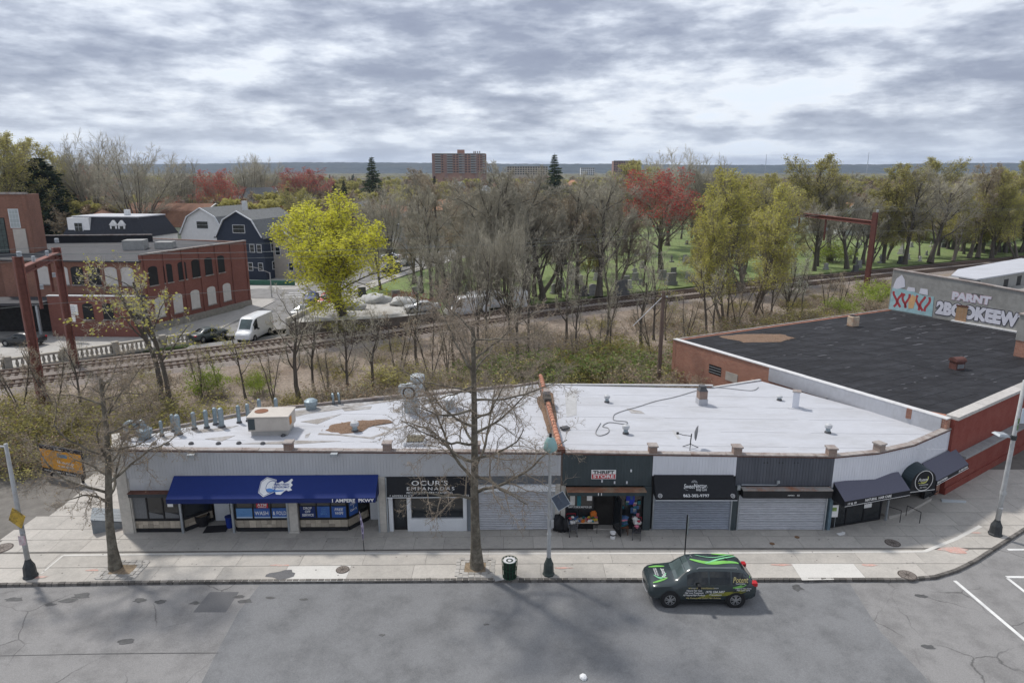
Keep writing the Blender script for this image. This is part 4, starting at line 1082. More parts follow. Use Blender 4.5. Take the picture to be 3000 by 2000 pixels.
b = MB(); pts = []; n = 8
for x in (-.44, .44):
	for k in range(n+1):
		a = math.pi*k/n; pts.append((x, .4*math.cos(a), .6+.30*math.sin(a)))
b.add(pts, [(k, k+1, n+2+k, n+1+k) for k in range(n)]+[tuple(range(n, -1, -1)), tuple(range(n+1, 2*n+2)), (0, n+1, 2*n+1, n)]); b.build('hood', m_rv, t)
b = MB(); b.box(-.3, .3, -.345, -.321, .1, .42); b.build('vent_grille', M('grille_grey', (.2, .21, .22), var=.3, scale=14), t)
# leaf drift on the black roof
def drift(poly_px, z, name, label, parent=None, h=.06, mat=None):
	pts = [P(u, v, z) for u, v in poly_px]; cx, cy = sum(p.x for p in pts)/len(pts), sum(p.y for p in pts)/len(pts)
	out = []
	for p, q in zip(pts, pts[1:]+pts[:1]):
		for k in range(4):
			r_ = p.lerp(q, k/4); j = 1+rnd.uniform(-.09, .05); out.append((cx+(r_.x-cx)*j, cy+(r_.y-cy)*j))
	b = MB(); n = len(out); V = [(cx, cy, z+h)]; F = []
	for ring, (f, hh) in enumerate(((.55, h), (.85, h*.6), (1, .004))):
		for p in out: V.append((cx+(p[0]-cx)*f, cy+(p[1]-cy)*f, z+hh*rnd.uniform(.6, 1.2)))
	for k in range(n):
		j = (k+1) % n
		F.append((0, 1+k, 1+j)); F.append((1+k, 1+n+k, 1+n+j, 1+j)); F.append((1+n+k, 1+2*n+k, 1+2*n+j, 1+n+j))
	b.add(V, F)
	o = b.build(name, mat or m_leafpile, parent)
	if label: o['label'] = label; o['category'] = 'leaf pile'; o['group'] = 'drifts of dead leaves on the roofs'
	# loose leaves around it
	b = MB()
	for k in range(140):
		p = rnd.choice(out); f = rnd.uniform(0, 1.12); x, y = cx+(p[0]-cx)*f, cy+(p[1]-cy)*f; s_ = rnd.uniform(.03, .07); a = rnd.uniform(0, 6.28)
		zz = z+h*(1.25 if f < .6 else .85 if f < .86 else .25)+.012
		b.add([(x+math.cos(a)*s_, y+math.sin(a)*s_, zz+rnd.uniform(0, .02)), (x+math.cos(a+2)*s_, y+math.sin(a+2)*s_, zz), (x+math.cos(a+4.2)*s_, y+math.sin(a+4.2)*s_, zz+rnd.uniform(0, .02))], [(0, 1, 2)])
	l = b.build('loose_leaves', M('dead_leaf', (.24, .15, .09), var=.35, scale=20), o if label else parent); l['kind'] = 'stuff'
	return o
drift([(2100, 985), (2180, 978), (2290, 978), (2330, 990), (2290, 1002), (2180, 1003)], ZB+.03, 'leaf_drift', 'long drift of dead leaves on the black roof')
# graffiti wall of the tall concrete building
conc = thing('concrete_building', 'tall grey concrete building covered in graffiti behind the black roof', 'building', (48, 62, 0), world=True)
GA, GB = Vector((39.75, 70.9)), Vector((47.6, 57.1))
fG = Frame(GA, GB)
b = MB(fG)
zt = [(0, 9.05), (fG.len*.5, 8.75), (fG.len, 8.25)]
b.add([(0, 0, -.2), (fG.len, 0, -.2), (fG.len, 0, 8.25), (fG.len*.5, 0, 8.75), (0, 0, 9.05), (0, -.4, -.2), (fG.len, -.4, -.2), (fG.len, -.4, 8.25), (fG.len*.5, -.4, 8.75), (0, -.4, 9.05)],
	 [(0, 1, 2, 3, 4), (9, 8, 7, 6, 5), (4, 3, 8, 9), (3, 2, 7, 8), (0, 4, 9, 5), (1, 6, 7, 2)])
b.build('wall', m_concrete, conc)
b = MB(fG)
for (a, za), (c, zc_) in zip(zt, zt[1:]):
	b.add([(a, -.5, za+.004), (c, -.5, zc_+.004), (c, .06, zc_+.004), (a, .06, za+.004), (a, -.5, za+.10), (c, -.5, zc_+.10), (c, .06, zc_+.10), (a, .06, za+.10)],
		 [(0, 1, 2, 3), (7, 6, 5, 4), (4, 5, 1, 0), (5, 6, 2, 1), (6, 7, 3, 2), (7, 4, 0, 3)])
b.build('coping', m_coping, conc)
MB().prism([GA+Vector((.4, .1)), GB+Vector((.4, .1)), (62, 70), (56, 80)], -.2, 7.6).build('body', m_concrete, conc)
MB().prism([(43.9, 66.6), (44.9, 64.9), (62, 76.2), (60, 80), (47, 71.0)], 7.5, 8.9).build('upper_storey', m_concrete, conc)
MB().prism([(43.5, 67.2), (44.3, 64.6), (62.6, 76.0), (60.4, 81), (46.8, 71.4)], 8.903, 9.03).build('white_roof', m_roof, conc)
fu = Frame((44.9, 64.9), (62, 76.2)); b = MB(fu); b.box(5.2, 6.2, .0, .02, 7.62, 8.5); b.box(8.2, 9.2, .0, .02, 7.62, 8.6); b.build('doorway', m_black, conc)
b = MB(fG); b.box(7.9, 8.9, .002, .02, 7.2, 7.8); b.build('vent_grille', M('dark_stain_grille', (.13, .13, .125), var=.4, scale=8), conc)
# graffiti: letters as flat paint on the wall
m_gw = M('graffiti_white', (.66, .66, .72), rough=.7, var=.06); m_gk = M('graffiti_black', (.04, .04, .06), rough=.7, var=.1)
m_gr = M('graffiti_red', (.40, .06, .07), rough=.7, var=.12); m_gc = M('graffiti_cyan', (.33, .52, .55), rough=.7, var=.15, scale=2, blotch=.6, col2=(.5, .6, .62), bscale=.8)
m_gp = M('graffiti_pink', (.62, .45, .52), rough=.7, var=.08); m_go = M('graffiti_orange', (.65, .40, .20), rough=.7, var=.12)
Z0 = ZB+.1
b = MB(fG); b.slab([(.1, .012, Z0), (4.6, .012, Z0), (4.5, .012, Z0+2.0), (3.4, .012, Z0+1.95), (2.2, .012, Z0+2.25), (.2, .012, Z0+2.35)], .01); b.build('graffiti', m_gc, conc)
b = MB(fG); b.slab([(.25, .016, Z0+2.3), (.7, .016, Z0+2.2), (1.5, .016, Z0+2.55), (1.35, .016, Z0+3.3), (1.0, .016, Z0+3.75), (.5, .016, Z0+3.3), (.35, .016, Z0+2.8)], .01)
b.slab([(1.7, .016, Z0+2.2), (2.6, .016, Z0+2.2), (2.5, .016, Z0+2.6), (1.8, .016, Z0+2.6)], .01); b.slab([(3.0, .016, Z0+2.1), (3.9, .016, Z0+2.05), (3.8, .016, Z0+2.65), (3.1, .016, Z0+2.65)], .01); b.build('graffiti', m_gw, conc)
def stroke(pts, w, o, mat, name='graffiti'):
	b = MB(); P2 = [Vector(p) for p in pts]; L, Rr = [], []
	for i, p in enumerate(P2):
		d = (P2[min(i+1, len(P2)-1)]-P2[max(i-1, 0)]).normalized(); n = Vector((-d.y, d.x))*w/2
		L.append(p+n); Rr.append(p-n)
	b.fr = fG
	for i in range(len(P2)-1):
		q = [L[i], L[i+1], Rr[i+1], Rr[i]]
		b.add([(v.x, o, v.y) for v in q], [(3, 2, 1, 0)])
	return b.build(name, mat, conc)
def scurve(cx, cz, w, h, ph): return [(cx+w*math.sin(ph+k*.55)*(1-.03*k), cz+h*(k/9-.5)) for k in range(10)]
for (cx, w, h, ph) in ((.6, .3, 1.6, 0), (1.15, .26, 1.5, 2.5), (1.6, .25, 1.4, 1.2), (1.95, .2, 1.5, 3.6), (3.0, .26, 1.5, .8), (3.5, .25, 1.5, 2.6), (4.0, .22, 1.5, 4)):
	stroke(scurve(cx, Z0+1.15, w, h, ph), .34, .02, m_gk); stroke(scurve(cx, Z0+1.15, w, h, ph), .24, .024, m_gr)
b = MB(fG); b.slab([(2.15, .022, Z0+.4), (2.65, .022, Z0+.5), (2.8, .022, Z0+1.7), (2.35, .022, Z0+1.9), (2.05, .022, Z0+1.2)], .01); b.build('graffiti', m_go, conc)
def gletters(body, s, z, size, width, mat, mat2, bold, name='graffiti'):
	text(body, conc, fG.mat(s, .02, z), size, mat2, width=width, bold=bold+.045, depth=.002)
	text(body, conc, fG.mat(s, .026, z), size, mat, width=width*.985, bold=bold, depth=.002)
gletters('2BOOKEEWT', 8.9, Z0+.95, 1.6, 8.2, m_gw, m_gk, .07)
gletters('PARNT', 7.9, Z0+2.35, .95, 3.5, m_gw, m_gp, .05)
b = MB(fG); b.box(6.8, 7.8, .035, .065, Z0-.1, Z0+1.45); b.build('bricked_opening', brick_mat('tan_brick', (.36, .22, .11), (.42, .26, .14), (.4, .33, .25)), conc)
b = MB(fG); b.box(6.75, 7.85, .035, .09, Z0+1.45, Z0+1.6); b.build('lintel', m_rustedge, conc)
n = 6
for i in range(n):
	b = MB(fG); b.box(6.6+i*1.15, 6.6+(i+1)*1.15-.03, .005, .35, ZB+.04, ZB+.16); b.build('flashing', m_whiteedge, conc)
# tall stack at the right edge of the black roof
c = P(2990, 1045, ZB)
t = thing('chimney_stack', 'thick concrete chimney stack with brick foot at the right end of the black roof', 'chimney', (c.x+.4, c.y, ZB+.02), .5)
b = MB(); b.box(-.6, .6, -.6, .6, 0, 1.3); b.build('brick_foot', m_brickR, t)
b = MB(); b.box(-.64, .64, -.64, .64, 1.302, 3.3); b.build('shaft', m_concrete, t)
b = MB(); b.box(-.72, .72, -.72, .72, 3.302, 3.42); b.build('cap', m_coping, t)
# ---------------------------------------------------------------- things on the white roofs
m_galv = M('galvanised_pipe', (.27, .33, .36), rough=.45, var=.15, scale=6, metal=.5)
m_lead = M('dark_collar', (.09, .09, .095), rough=.7, var=.2)
def zr(x): return ztop(x)-.30
def put(u, v):
	p = P(u, v, 4.4); p = P(u, v, zr(p.x)); return p
def pipe(u, v, h, r, label, style='cap', rz=0.0):
	p = put(u, v)
	t = thing('vent_pipe', label, 'vent pipe', (p.x, p.y, zr(p.x)-.01), rz, 'vent pipes on the laundromat roof')
	b = MB(); b.lathe([(r*1.5, 0), (r*1.35, .10), (r*1.05, .13)], n=12); b.build('collar', m_lead, t)
	if style == 'cap':
		b = MB(); b.lathe([(r, 0), (r, h)], n=12); b.build('shaft', m_galv, t, smooth=False)
		b = MB(); b.lathe([(r*1.06, h*.72), (r*1.06, h*.99), (r*.8, h+r*.7), (r*.3, h+r*1.0)], n=12); b.build('cowl', m_galv, t)
	elif style == 'goose':
		n = 7; pts = [(0, 0, 0), (0, 0, h*.7)]+[(r*2.0*(1-math.cos(math.pi*k/n)), 0, h*.7+r*2.0*math.sin(math.pi*k/n)) for k in range(1, n+1)]
		pts.append((pts[-1][0], 0, pts[-1][2]-.12))
		b = MB(); b.tube(pts, r, 10); b.build('shaft', m_galv, t, smooth=True)
		b = MB(); b.tube([pts[-1], (pts[-1][0], 0, pts[-1][2]-.03)], r*1.15, 10); b.build('mouth', m_lead, t)
	else:
		b = MB(); b.lathe([(r, 0), (r, h*.6)], n=14); b.build('shaft', m_galv, t)
		b = MB(); b.lathe([(r*1.5, h*.6), (r*1.7, h*.75), (r*1.5, h*.95), (r*.3, h*1.1)], n=14); b.build('cowl', M('dull_cowl', (.46, .47, .48), rough=.6, var=.12), t)
	return t
for args in [(372, 1285, 1.0, .13, 'hooked grey vent pipe nearest the left corner of the roof', 'goose', .3),
			 (427, 1285, .95, .15, 'hooked vent pipe beside the squat dark ventilator', 'goose', 2.6),
			 (475, 1277, .85, .09, 'thin vent pipe behind the squat dark ventilator', 'cap'),
			 (508, 1263, .95, .10, 'vent pipe with round cowl third from the left group', 'cap'),
			 (523, 1272, 1.05, .16, 'wide open vent pipe with rusty top', 'cap'),
			 (570, 1257, .95, .12, 'first of the four capped vent pipes left of the air unit', 'cap'),
			 (606, 1253, 1.0, .12, 'second of the four capped vent pipes left of the air unit', 'cap'),
			 (632, 1243, .95, .12, 'third of the four capped vent pipes left of the air unit', 'cap'),
			 (650, 1251, 1.05, .15, 'fat capped vent pipe ending the row of four', 'cap'),
			 (701, 1238, 1.0, .11, 'capped vent pipe left of the air unit by the roof edge', 'cap'),
			 (728, 1233, 1.0, .11, 'capped vent pipe just left of the air unit', 'cap'),
			 (762, 1218, 1.0, .11, 'capped vent pipe behind the left end of the air unit', 'cap'),
			 (811, 1215, 1.0, .11, 'capped vent pipe behind the right end of the air unit', 'cap'),
			 (977, 1185, .75, .075, 'left one of two small hooked white pipes at the roof edge', 'goose', 2.0),
			 (994, 1183, .75, .075, 'right one of two small hooked white pipes at the roof edge', 'goose', 2.0),
			 (1040, 1263, .6, .15, 'short white mushroom vent standing in the leaf drift', 'mush'),
			 (1833, 1270, .55, .13, 'white mushroom vent beside the looped cable', 'mush'),
			 (2425, 1267, .55, .13, 'white mushroom vent on the right part of the roof', 'mush'),
			 (1778, 1178, .5, .12, 'pale mushroom vent by the rear edge under the twigs', 'mush'),
			 (2283, 1172, .35, .12, 'low white vent left of the tall white flue', 'mush')]:
	pipe(*args)
# squat ventilators
for u, v, s_, lab in ((425, 1283, .42, 'squat dark ventilator among the pipes at the left'), (912, 1197, .42, 'squat grey round ventilator at the rear roof edge')):
	p = put(u, v); t = thing('roof_ventilator', lab, 'ventilator', (p.x, p.y, zr(p.x)-.01))
	b = MB(); b.lathe([(s_*.8, 0), (s_*.8, .3)], n=12); b.build('body', m_galv, t)
	b = MB(); b.lathe([(s_, .3), (s_, .55), (s_*.6, .66), (s_*.2, .68)], n=12); b.build('hood', m_galv, t)
# air unit
p = put(800, 1262)
t = thing('rooftop_air_unit', 'big beige rooftop air conditioner on the left roof', 'air conditioner', (p.x, p.y, zr(p.x)-.01), .05)
m_beige = M('beige_sheet_metal', (.50, .46, .41), rough=.55, var=.07, scale=3, blotch=.25, col2=(.38, .34, .29), bscale=.8)
b = MB(); b.box(-1.0, 1.0, -.7, .7, 0, .3); b.build('kerb', M('unit_curb', (.42, .41, .39), var=.1), t)
b = MB(); b.box(-1.12, 1.12, -.8, .8, .301, 1.12); b.build('cabinet', m_beige, t, bevel=.02)
b = MB(); b.box(-1.16, 1.16, -.84, .84, 1.121, 1.17); b.build('top_panel', m_beige, t)
b = MB(); b.lathe([(.38, 1.171), (.38, 1.19), (.1, 1.2)], (-.6, 0.15, 0), 22); b.build('fan_grille', M('rusty_fan', (.2, .09, .05), var=.3, scale=10), t)
b = MB(); b.box(-1.1, -.72, -.81, -.801, .4, 1.05); b.build('intake_grille', M('dark_coil', (.06, .075, .08), var=.3, scale=20), t)
for x in (-.68, .05):
	b = MB(); b.box(x, x+.7, -.812, -.801, .38, 1.06); b.build('service_panel', m_beige, t)
b = MB(); b.box(1.121, 1.135, -.5, -.1, .55, 1.0); b.build('warning_label', M('orange_label', (.5, .22, .06)), t)
# big kitchen exhaust: upright duct, round blower, bonnet
p = put(1208, 1205)
t = thing('kitchen_exhaust', 'tall grey kitchen exhaust blower at the rear edge of the left roof', 'exhaust blower', (p.x, p.y, zr(p.x)-.01), -.1)
m_ex = M('pale_galvanised_sheet', (.42, .46, .48), rough=.5, var=.15, scale=3, metal=.35)
b = MB(); b.box(-.42, .42, -.3, .35, 0, .75); b.box(-.3, .3, -.25, .3, .75, 1.1); b.build('duct', m_ex, t)
b = MB(); b.lathe([(.52, 0), (.52, .5)], (0, -.15, 1.45), 20, axis='y'); b.build('housing', m_ex, t, rotation_euler=(0, 0, 0))
b = MB(); b.lathe([(.40, .0), (.40, .03)], (0, -.66, 1.45), 20, axis='y'); b.build('inlet_ring', m_black, t)
b = MB(); b.lathe([(.29, .0), (.2, .06)], (0, -.70, 1.45), 18, axis='y'); b.build('impeller', m_ex, t)
b = MB(); b.lathe([(.3, 1.2), (.3, 1.95), (.46, 2.05), (.46, 2.3), (.3, 2.38)], (.35, .25, 0), 18); b.build('bonnet', m_ex, t)
b = MB(); b.box(-.75, -.45, -.3, .2, 1.3, 1.75); b.build('motor_cover', m_ex, t)
b = MB()
for x in (-.5, .5):
	b.tube([(x*.8, -.9, 0), (x*.8, -.5, 1.2)], .02, 5)
b.build('stand_leg', m_galv, t)
b = MB(); b.tube([(.55, .2, 1.6), (.75, .2, 1.5), (.85, .2, 1.1), (.8, .2, .7), (.62, .2, .6)], .05, 8); b.build('drain_pipe', m_ex, t)
# white bowl vent
p = put(1318, 1195); t = thing('roof_ventilator', 'white dish topped ventilator behind the tall bare street tree', 'ventilator', (p.x, p.y, zr(p.x)-.01))
b = MB(); b.lathe([(.3, 0), (.3, .6)], n=14); b.build('body', m_ex, t)
b = MB(); b.lathe([(.5, .6), (.55, .72), (.4, .84), (.1, .88)], n=18); b.build('hood', m_whitepaint, t)
# slatted hatch
p = put(1210, 1303)
t = thing('roof_hatch', 'square roof hatch covered by a wooden lattice', 'roof hatch', (p.x, p.y+.3, zr(p.x)-.005), .02)
b = MB(); b.box(-.5, .62, -.5, .5, 0, .22); b.build('kerb', m_whitepaint, t)
b = MB(); b.box(-.34, .56, -.44, .44, .221, .25); b.build('well', m_black, t)
for k in range(7):
	b = MB(); x = -.31+k*.14; b.box(x, x+.045, -.46, .46, .252, .285); b.build('slat', M('old_lattice_wood', (.3, .27, .19), var=.2), t)
for k in range(7):
	b = MB(); y = -.42+k*.135; b.box(-.34, .58, y, y+.045, .287, .31); b.build('slat', MATS['old_lattice_wood'], t)
# brick chimney and white flue of the right roof
p = put(2055, 1183); t = thing('roof_chimney', 'brick chimney with white skirt and concrete cap on the right roof', 'chimney', (p.x, p.y, zr(p.x)-.01), .1)
b = MB(); b.box(-.30, .30, -.30, .30, 0, .42); b.build('skirt', m_roof, t)
b = MB(); b.box(-.27, .27, -.27, .27, .421, .95); b.build('shaft', m_brick_pier, t)
b = MB(); b.add([(-.29, -.29, .951), (.29, -.29, .951), (.29, .29, .951), (-.29, .29, .951), (-.16, -.16, 1.2), (.16, -.16, 1.2), (.16, .16, 1.2), (-.16, .16, 1.2)], [(0, 1, 5, 4), (1, 2, 6, 5), (2, 3, 7, 6), (3, 0, 4, 7), (4, 5, 6, 7)]); b.box(-.2, .2, -.2, .2, 1.201, 1.28); b.build('cap', m_lead, t)
p = put(2330, 1193); t = thing('roof_flue', 'tall white box flue near the black roof', 'flue', (p.x, p.y, zr(p.x)-.01), -.4)
b = MB(); b.box(-.2, .2, -.2, .2, 0, 1.1); b.build('shaft', m_fascia_wh, t); b = MB(); b.box(-.26, .26, -.26, .26, 1.101, 1.16); b.build('cap', m_coping, t)
b = MB(); b.box(-.45, .45, -.4, .4, -.01, .04); b.build('flashing', m_roof, t)
# satellite dish
p = put(2022, 1312); t = thing('satellite_dish', 'small dark satellite dish turned edge-on behind the parapet', 'satellite dish', (p.x, p.y, zr(p.x)-.01))
b = MB()
for a in (.3, 2.4, 4.5): b.tube([(math.cos(a)*.5, math.sin(a)*.35, 0), (0, 0, .25)], .022, 5)
b.tube([(0, 0, .2), (0, 0, .45), (.03, 0, .85)], .03, 6); b.build('mast', m_black, t)
b = MB(); b.lathe([(.04, .0), (.3, .05), (.42, .12), (.43, .135), (.3, .07), (.04, .02)], (.06, 0, .95), 20, axis='x'); o = b.build('reflector', M('dish_grey', (.1, .105, .115), rough=.5), t); o.rotation_euler = (0, .12, -.24)
b = MB(); b.tube([(.02, 0, .72), (-.45, -.05, .80), (-.72, -.08, .9)], .02, 5); b.box(-.82, -.7, -.13, -.03, .86, .97); b.build('feed_arm', m_black, t)
# cable with loops
pts = [(1760, 1240), (1745, 1268), (1758, 1277), (1782, 1268), (1782, 1255), (1765, 1250), (1785, 1238), (1830, 1243), (1836, 1236), (1800, 1232), (1797, 1222), (1803, 1213), (1830, 1203), (1870, 1192), (1920, 1176), (1980, 1163), (2040, 1145), (2075, 1136), (2120, 1137), (2200, 1145), (2222, 1135)]
V = [put(u, v) for u, v in pts]
def smooth_path(V, k=4):
	out = []
	for i in range(len(V)-1):
		p0, p1, p2, p3 = V[max(i-1, 0)], V[i], V[i+1], V[min(i+2, len(V)-1)]
		for j in range(k):
			t_ = j/k; out.append(.5*((2*p1)+(p2-p0)*t_+(2*p0-5*p1+4*p2-p3)*t_*t_+(3*p1-p0-3*p2+p3)*t_**3))
	return out+[V[-1]]
b = MB(); b.tube([v+Vector((0, 0, .03)) for v in smooth_path(V)], .022, 5)
b.build('roof_cable', M('grey_cable', (.2, .2, .2), rough=.6), label='long grey cable lying in loops across the right white roof', category='cable')
# leaves and stains on the roofs
zz = zr(-9)
drift([(960, 1245), (1040, 1232), (1130, 1228), (1155, 1236), (1080, 1250), (1060, 1265), (1000, 1270), (945, 1262)], zz+.012, 'leaf_drift', 'drift of dead leaves around the short mushroom vent')
drift([(1592, 1140), (1620, 1150), (1632, 1230), (1630, 1275), (1605, 1270), (1590, 1215), (1570, 1170)], zr(2)+.012, 'leaf_drift', 'dead leaves banked against the tiled party wall')
def patch(pts, parent, mat=None, dz=.012):
	q = [put(u, v) for u, v in pts]; b = MB(); b.prism([(v.x, v.y) for v in q], lambda x, y: zr(x)+dz-.006, lambda x, y: zr(x)+dz); return b.build('roof_stain', mat or m_roof_grime, parent)
for pts in [[(890, 1200), (1000, 1180), (1190, 1160), (1195, 1168), (1080, 1185), (1030, 1195), (900, 1212), (860, 1222), (850, 1205)],
			[(935, 1268), (1000, 1272), (1100, 1282), (1095, 1286), (990, 1275), (930, 1273)], [(1085, 1245), (1150, 1255), (1205, 1243), (1207, 1246), (1155, 1260), (1150, 1268), (1090, 1283), (1086, 1280), (1140, 1262)],
			[(1000, 1195), (1090, 1190), (1085, 1198), (1010, 1204)], [(1150, 1200), (1175, 1196), (1170, 1208), (1152, 1208)], [(1230, 1150), (1290, 1140), (1600, 1135), (1600, 1142), (1300, 1152), (1240, 1160)],
			[(895, 1273), (910, 1268), (902, 1282), (893, 1282)], [(1170, 1235), (1230, 1233), (1225, 1238), (1175, 1238)],
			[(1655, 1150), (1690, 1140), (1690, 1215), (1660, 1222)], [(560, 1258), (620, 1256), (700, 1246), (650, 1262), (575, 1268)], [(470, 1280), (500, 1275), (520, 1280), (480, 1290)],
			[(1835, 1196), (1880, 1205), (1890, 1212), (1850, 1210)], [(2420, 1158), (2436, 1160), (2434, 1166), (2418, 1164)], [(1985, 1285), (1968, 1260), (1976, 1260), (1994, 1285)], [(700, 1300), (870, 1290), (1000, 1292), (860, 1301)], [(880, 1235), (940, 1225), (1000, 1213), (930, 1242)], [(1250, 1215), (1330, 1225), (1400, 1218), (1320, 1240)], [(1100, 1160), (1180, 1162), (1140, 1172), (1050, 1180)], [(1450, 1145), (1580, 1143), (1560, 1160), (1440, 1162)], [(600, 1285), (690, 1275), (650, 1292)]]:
	p = put(*pts[0]); patch(pts, west if p.x < 2.3 else east, m_roof_grime if pts[0][0] not in (1655, 1985) else M('roof_grey_patch', (.40, .40, .40), var=.1))  # two of the patches take a plain grey, slightly darker than the coating
m_seam = M('roof_lap_seam', (.44, .45, .475), var=.06, scale=4)
for k in range(5):
	y = 35.4+k*2.2
	for x0, x1, own in ((-20.2+max(0, (y-35))*1.95, 1.9, west), (2.9, 25.0-max(0, y-38.0)*.72, east)):
		x = x0
		while x < x1-1.5:
			e = min(x1, x+rnd.uniform(3, 9)); yy = y+rnd.uniform(-.03, .03)
			MB().prism([(x, yy), (e, yy), (e, yy+.018), (x, yy+.018)], lambda a, c: zr(a)+.004, lambda a, c: zr(a)+.0085).build('roof_seam', m_seam, own); x = e+rnd.uniform(.05, 1.5)
p = put(1865, 1205)
for i, (u, v) in enumerate(((350, 1312), (452, 1308), (560, 1308), (700, 1307), (640, 1308), (770, 1308), (830, 1285), (2432, 1330), (490, 1310))):
	p = put(u, v-8); b = MB(); blobpts = []
	b.lathe([(.13, 0), (.15, .05), (.08, .12), (.02, .13)], (p.x, p.y, zr(p.x)), 7)
	b.build('mastic_lump', m_lead, west if u < 1600 else east)
p = put(1655, 1258); b = MB(); b.cbox((p.x, p.y, zr(p.x)+.12), (.5, .35, .1), .5); b.build('roof_debris', m_lead, east)
for u in (565, 980):                                   # small hoods on the parapet front
	b = MB(FL); s_ = SL(PY(u, 1325, 33.2).x); b.box(s_-.18, s_+.18, .04, .3, 4.55, 4.72); b.build('parapet_lamp', m_alu, west)
# ---------------------------------------------------------------- white upstand where the shop roof meets the black roof
b = MB(fW); b.box(10.2, fW.len-.3, .004, .05, 3.9, ZB+.10); b.build('coated_upstand', m_roof, blk)
# ---------------------------------------------------------------- street furniture
m_pole = M('grey_painted_pole', (.42, .43, .43), rough=.6, var=.12, scale=4, blotch=.4, col2=(.3, .3, .29), bscale=1.5)
m_base = M('black_pole_base', (.045, .05, .052), rough=.55, var=.25, scale=6)
m_teal = M('teal_globe', (.26, .42, .41), rough=.35, var=.08)
m_solar = M('solar_cells', (.05, .065, .09), rough=.2, var=.2, scale=5)
def lamp_base(t, h=.95, r=.26, mat=None):
	b = MB(); b.lathe([(r*1.25, 0), (r*1.25, .08), (r*1.1, .12), (r, h*.6), (r*.6, h*.85), (r*.45, h)], n=8); return b.build('base', mat or m_base, t)
# left pole
t = thing('street_lamp', 'grey lamp post with stickered yellow sign at the far left', 'street lamp', (-23.04, 29.03, .13), group='street lamps')
lamp_base(t)
b = MB(); b.tube([(0, 0, .9), (0, 0, 3.5), (0, 0, 6.8)], [.115, .10, .08], 12); b.build('pole', m_pole, t, smooth=True)
b = MB(); b.tube([(0, 0, 6.65), (-.5, 0, 6.7), (-1.6, .1, 6.95)], .045, 8); b.build('arm', m_pole, t)
b = MB(); b.lathe([(.05, 0), (.22, .06), (.26, .2), (.1, .32)], (-1.75, .1, 6.75), 12); b.build('lantern', m_teal, t)
m_sticker = M('stickered_yellow', (.50, .33, .05), rough=.6, var=.2, scale=5, blotch=1.0, col2=(.05, .045, .04), bscale=3.2)
b = MB(); b.box(-.38, .38, -.015, .015, -.38, .38); o = b.build('diamond_sign', m_sticker, t); o.matrix_basis = Matrix.Translation((-.02, -.135, 3.15)) @ Matrix.Rotation(R(-14), 4, 'Z') @ Matrix.Rotation(R(28), 4, 'Y')
b = MB(); b.box(-.16, .16, -.012, .012, -.24, .24); o = b.build('small_sign', M('stickered_white', (.55, .5, .5), rough=.6, var=.2, scale=6, blotch=.8, col2=(.45, .12, .18), bscale=4), t); o.matrix_basis = Matrix.Translation((.03, -.145, 2.0))
for z in (2.55, 2.3, 1.6):
	b = MB(); b.tube([(0, 0, z), (0, 0, z+.12)], .112, 10); b.build('sticker_band', M('sticker_band', (.35, .36, .37), var=.4, scale=9), t)
# middle pole with acorn top and solar panel
t = thing('street_lamp', 'lamp post with teal bell shaped lantern and solar panel', 'street lamp', (1.76, 29.23, .13), group='street lamps')
lamp_base(t, .95, .23, M('green_black_base', (.05, .065, .06), rough=.6, var=.3, scale=5))
b = MB(); b.tube([(0, 0, .9), (0, 0, 2.1)], .105, 12); b.tube([(0, 0, 2.1), (0, 0, 2.16)], .12, 12); b.tube([(0, 0, 2.16), (0, 0, 6.3)], [.085, .065], 12)
b.build('pole', m_pole, t)
b = MB(); b.lathe([(.09, 6.3), (.30, 6.42), (.33, 6.5), (.29, 6.75), (.18, 6.98), (.06, 7.05)], n=18); b.build('lantern', m_teal, t, smooth=True)
b = MB(); b.lathe([(.07, 7.04), (.06, 7.2), (.02, 7.22)], n=10); b.build('finial', m_black, t)
b = MB(); b.box(-.36, .36, -.36, .36, -.02, .02); pn = b.build('solar_panel', m_alu, t); pm = Matrix.Translation((.5, -.2, 3.95)) @ Matrix.Rotation(R(18), 4, 'Y') @ Matrix.Rotation(R(48), 4, 'X') @ Matrix.Rotation(R(45), 4, 'Z'); pn.matrix_basis = pm
b = MB(); b.box(-.33, .33, -.33, .33, .021, .026); b.build('solar_cells', m_solar, pn)
b = MB(); b.tube([(0, 0, 4.0), (.4, -.1, 3.95)], .03, 6); b.build('bracket', m_alu, t)
b = MB(); b.box(.06, .2, -.16, -.02, 2.55, 2.9); b.build('control_box', m_pole, t)
# right pole
t = thing('street_lamp', 'mottled lamp post with flat grey lamp head at the right corner', 'street lamp', (25.82, 32.95, .13), group='street lamps')
lamp_base(t, .9, .27)
b = MB(); b.tube([(0, 0, .85), (0, 0, 2.6), (.02, 0, 5.2), (.05, 0, 8.6)], [.125, .12, .105, .085], 12); b.build('pole', m_pole, t, smooth=True)
b = MB(); b.tube([(.02, 0, 2.35), (.02, 0, 2.5)], .15, 12); b.build('collar', m_pole, t)
b = MB(); b.tube([(.03, 0, 5.55), (-.35, -.05, 5.62)], .04, 8); b.tube([(.03, 0, 5.4), (.03, 0, 5.65)], .135, 10); b.build('arm', m_base, t)
b = MB(); b.add([(-.95, -.3, 5.68), (-.3, -.24, 5.6), (-.3, .26, 5.6), (-.95, .3, 5.68), (-.85, -.22, 5.78), (-.4, -.18, 5.74), (-.4, .2, 5.74), (-.85, .22, 5.78)], [(3, 2, 1, 0), (4, 5, 6, 7), (0, 1, 5, 4), (1, 2, 6, 5), (2, 3, 7, 6), (3, 0, 4, 7)]); b.build('lamp_head', m_alu, t)
b = MB(); b.box(.2, .75, -.02, .02, 6.3, 7.1); b.build('street_sign', M('pale_sign', (.5, .56, .62), var=.1), t)
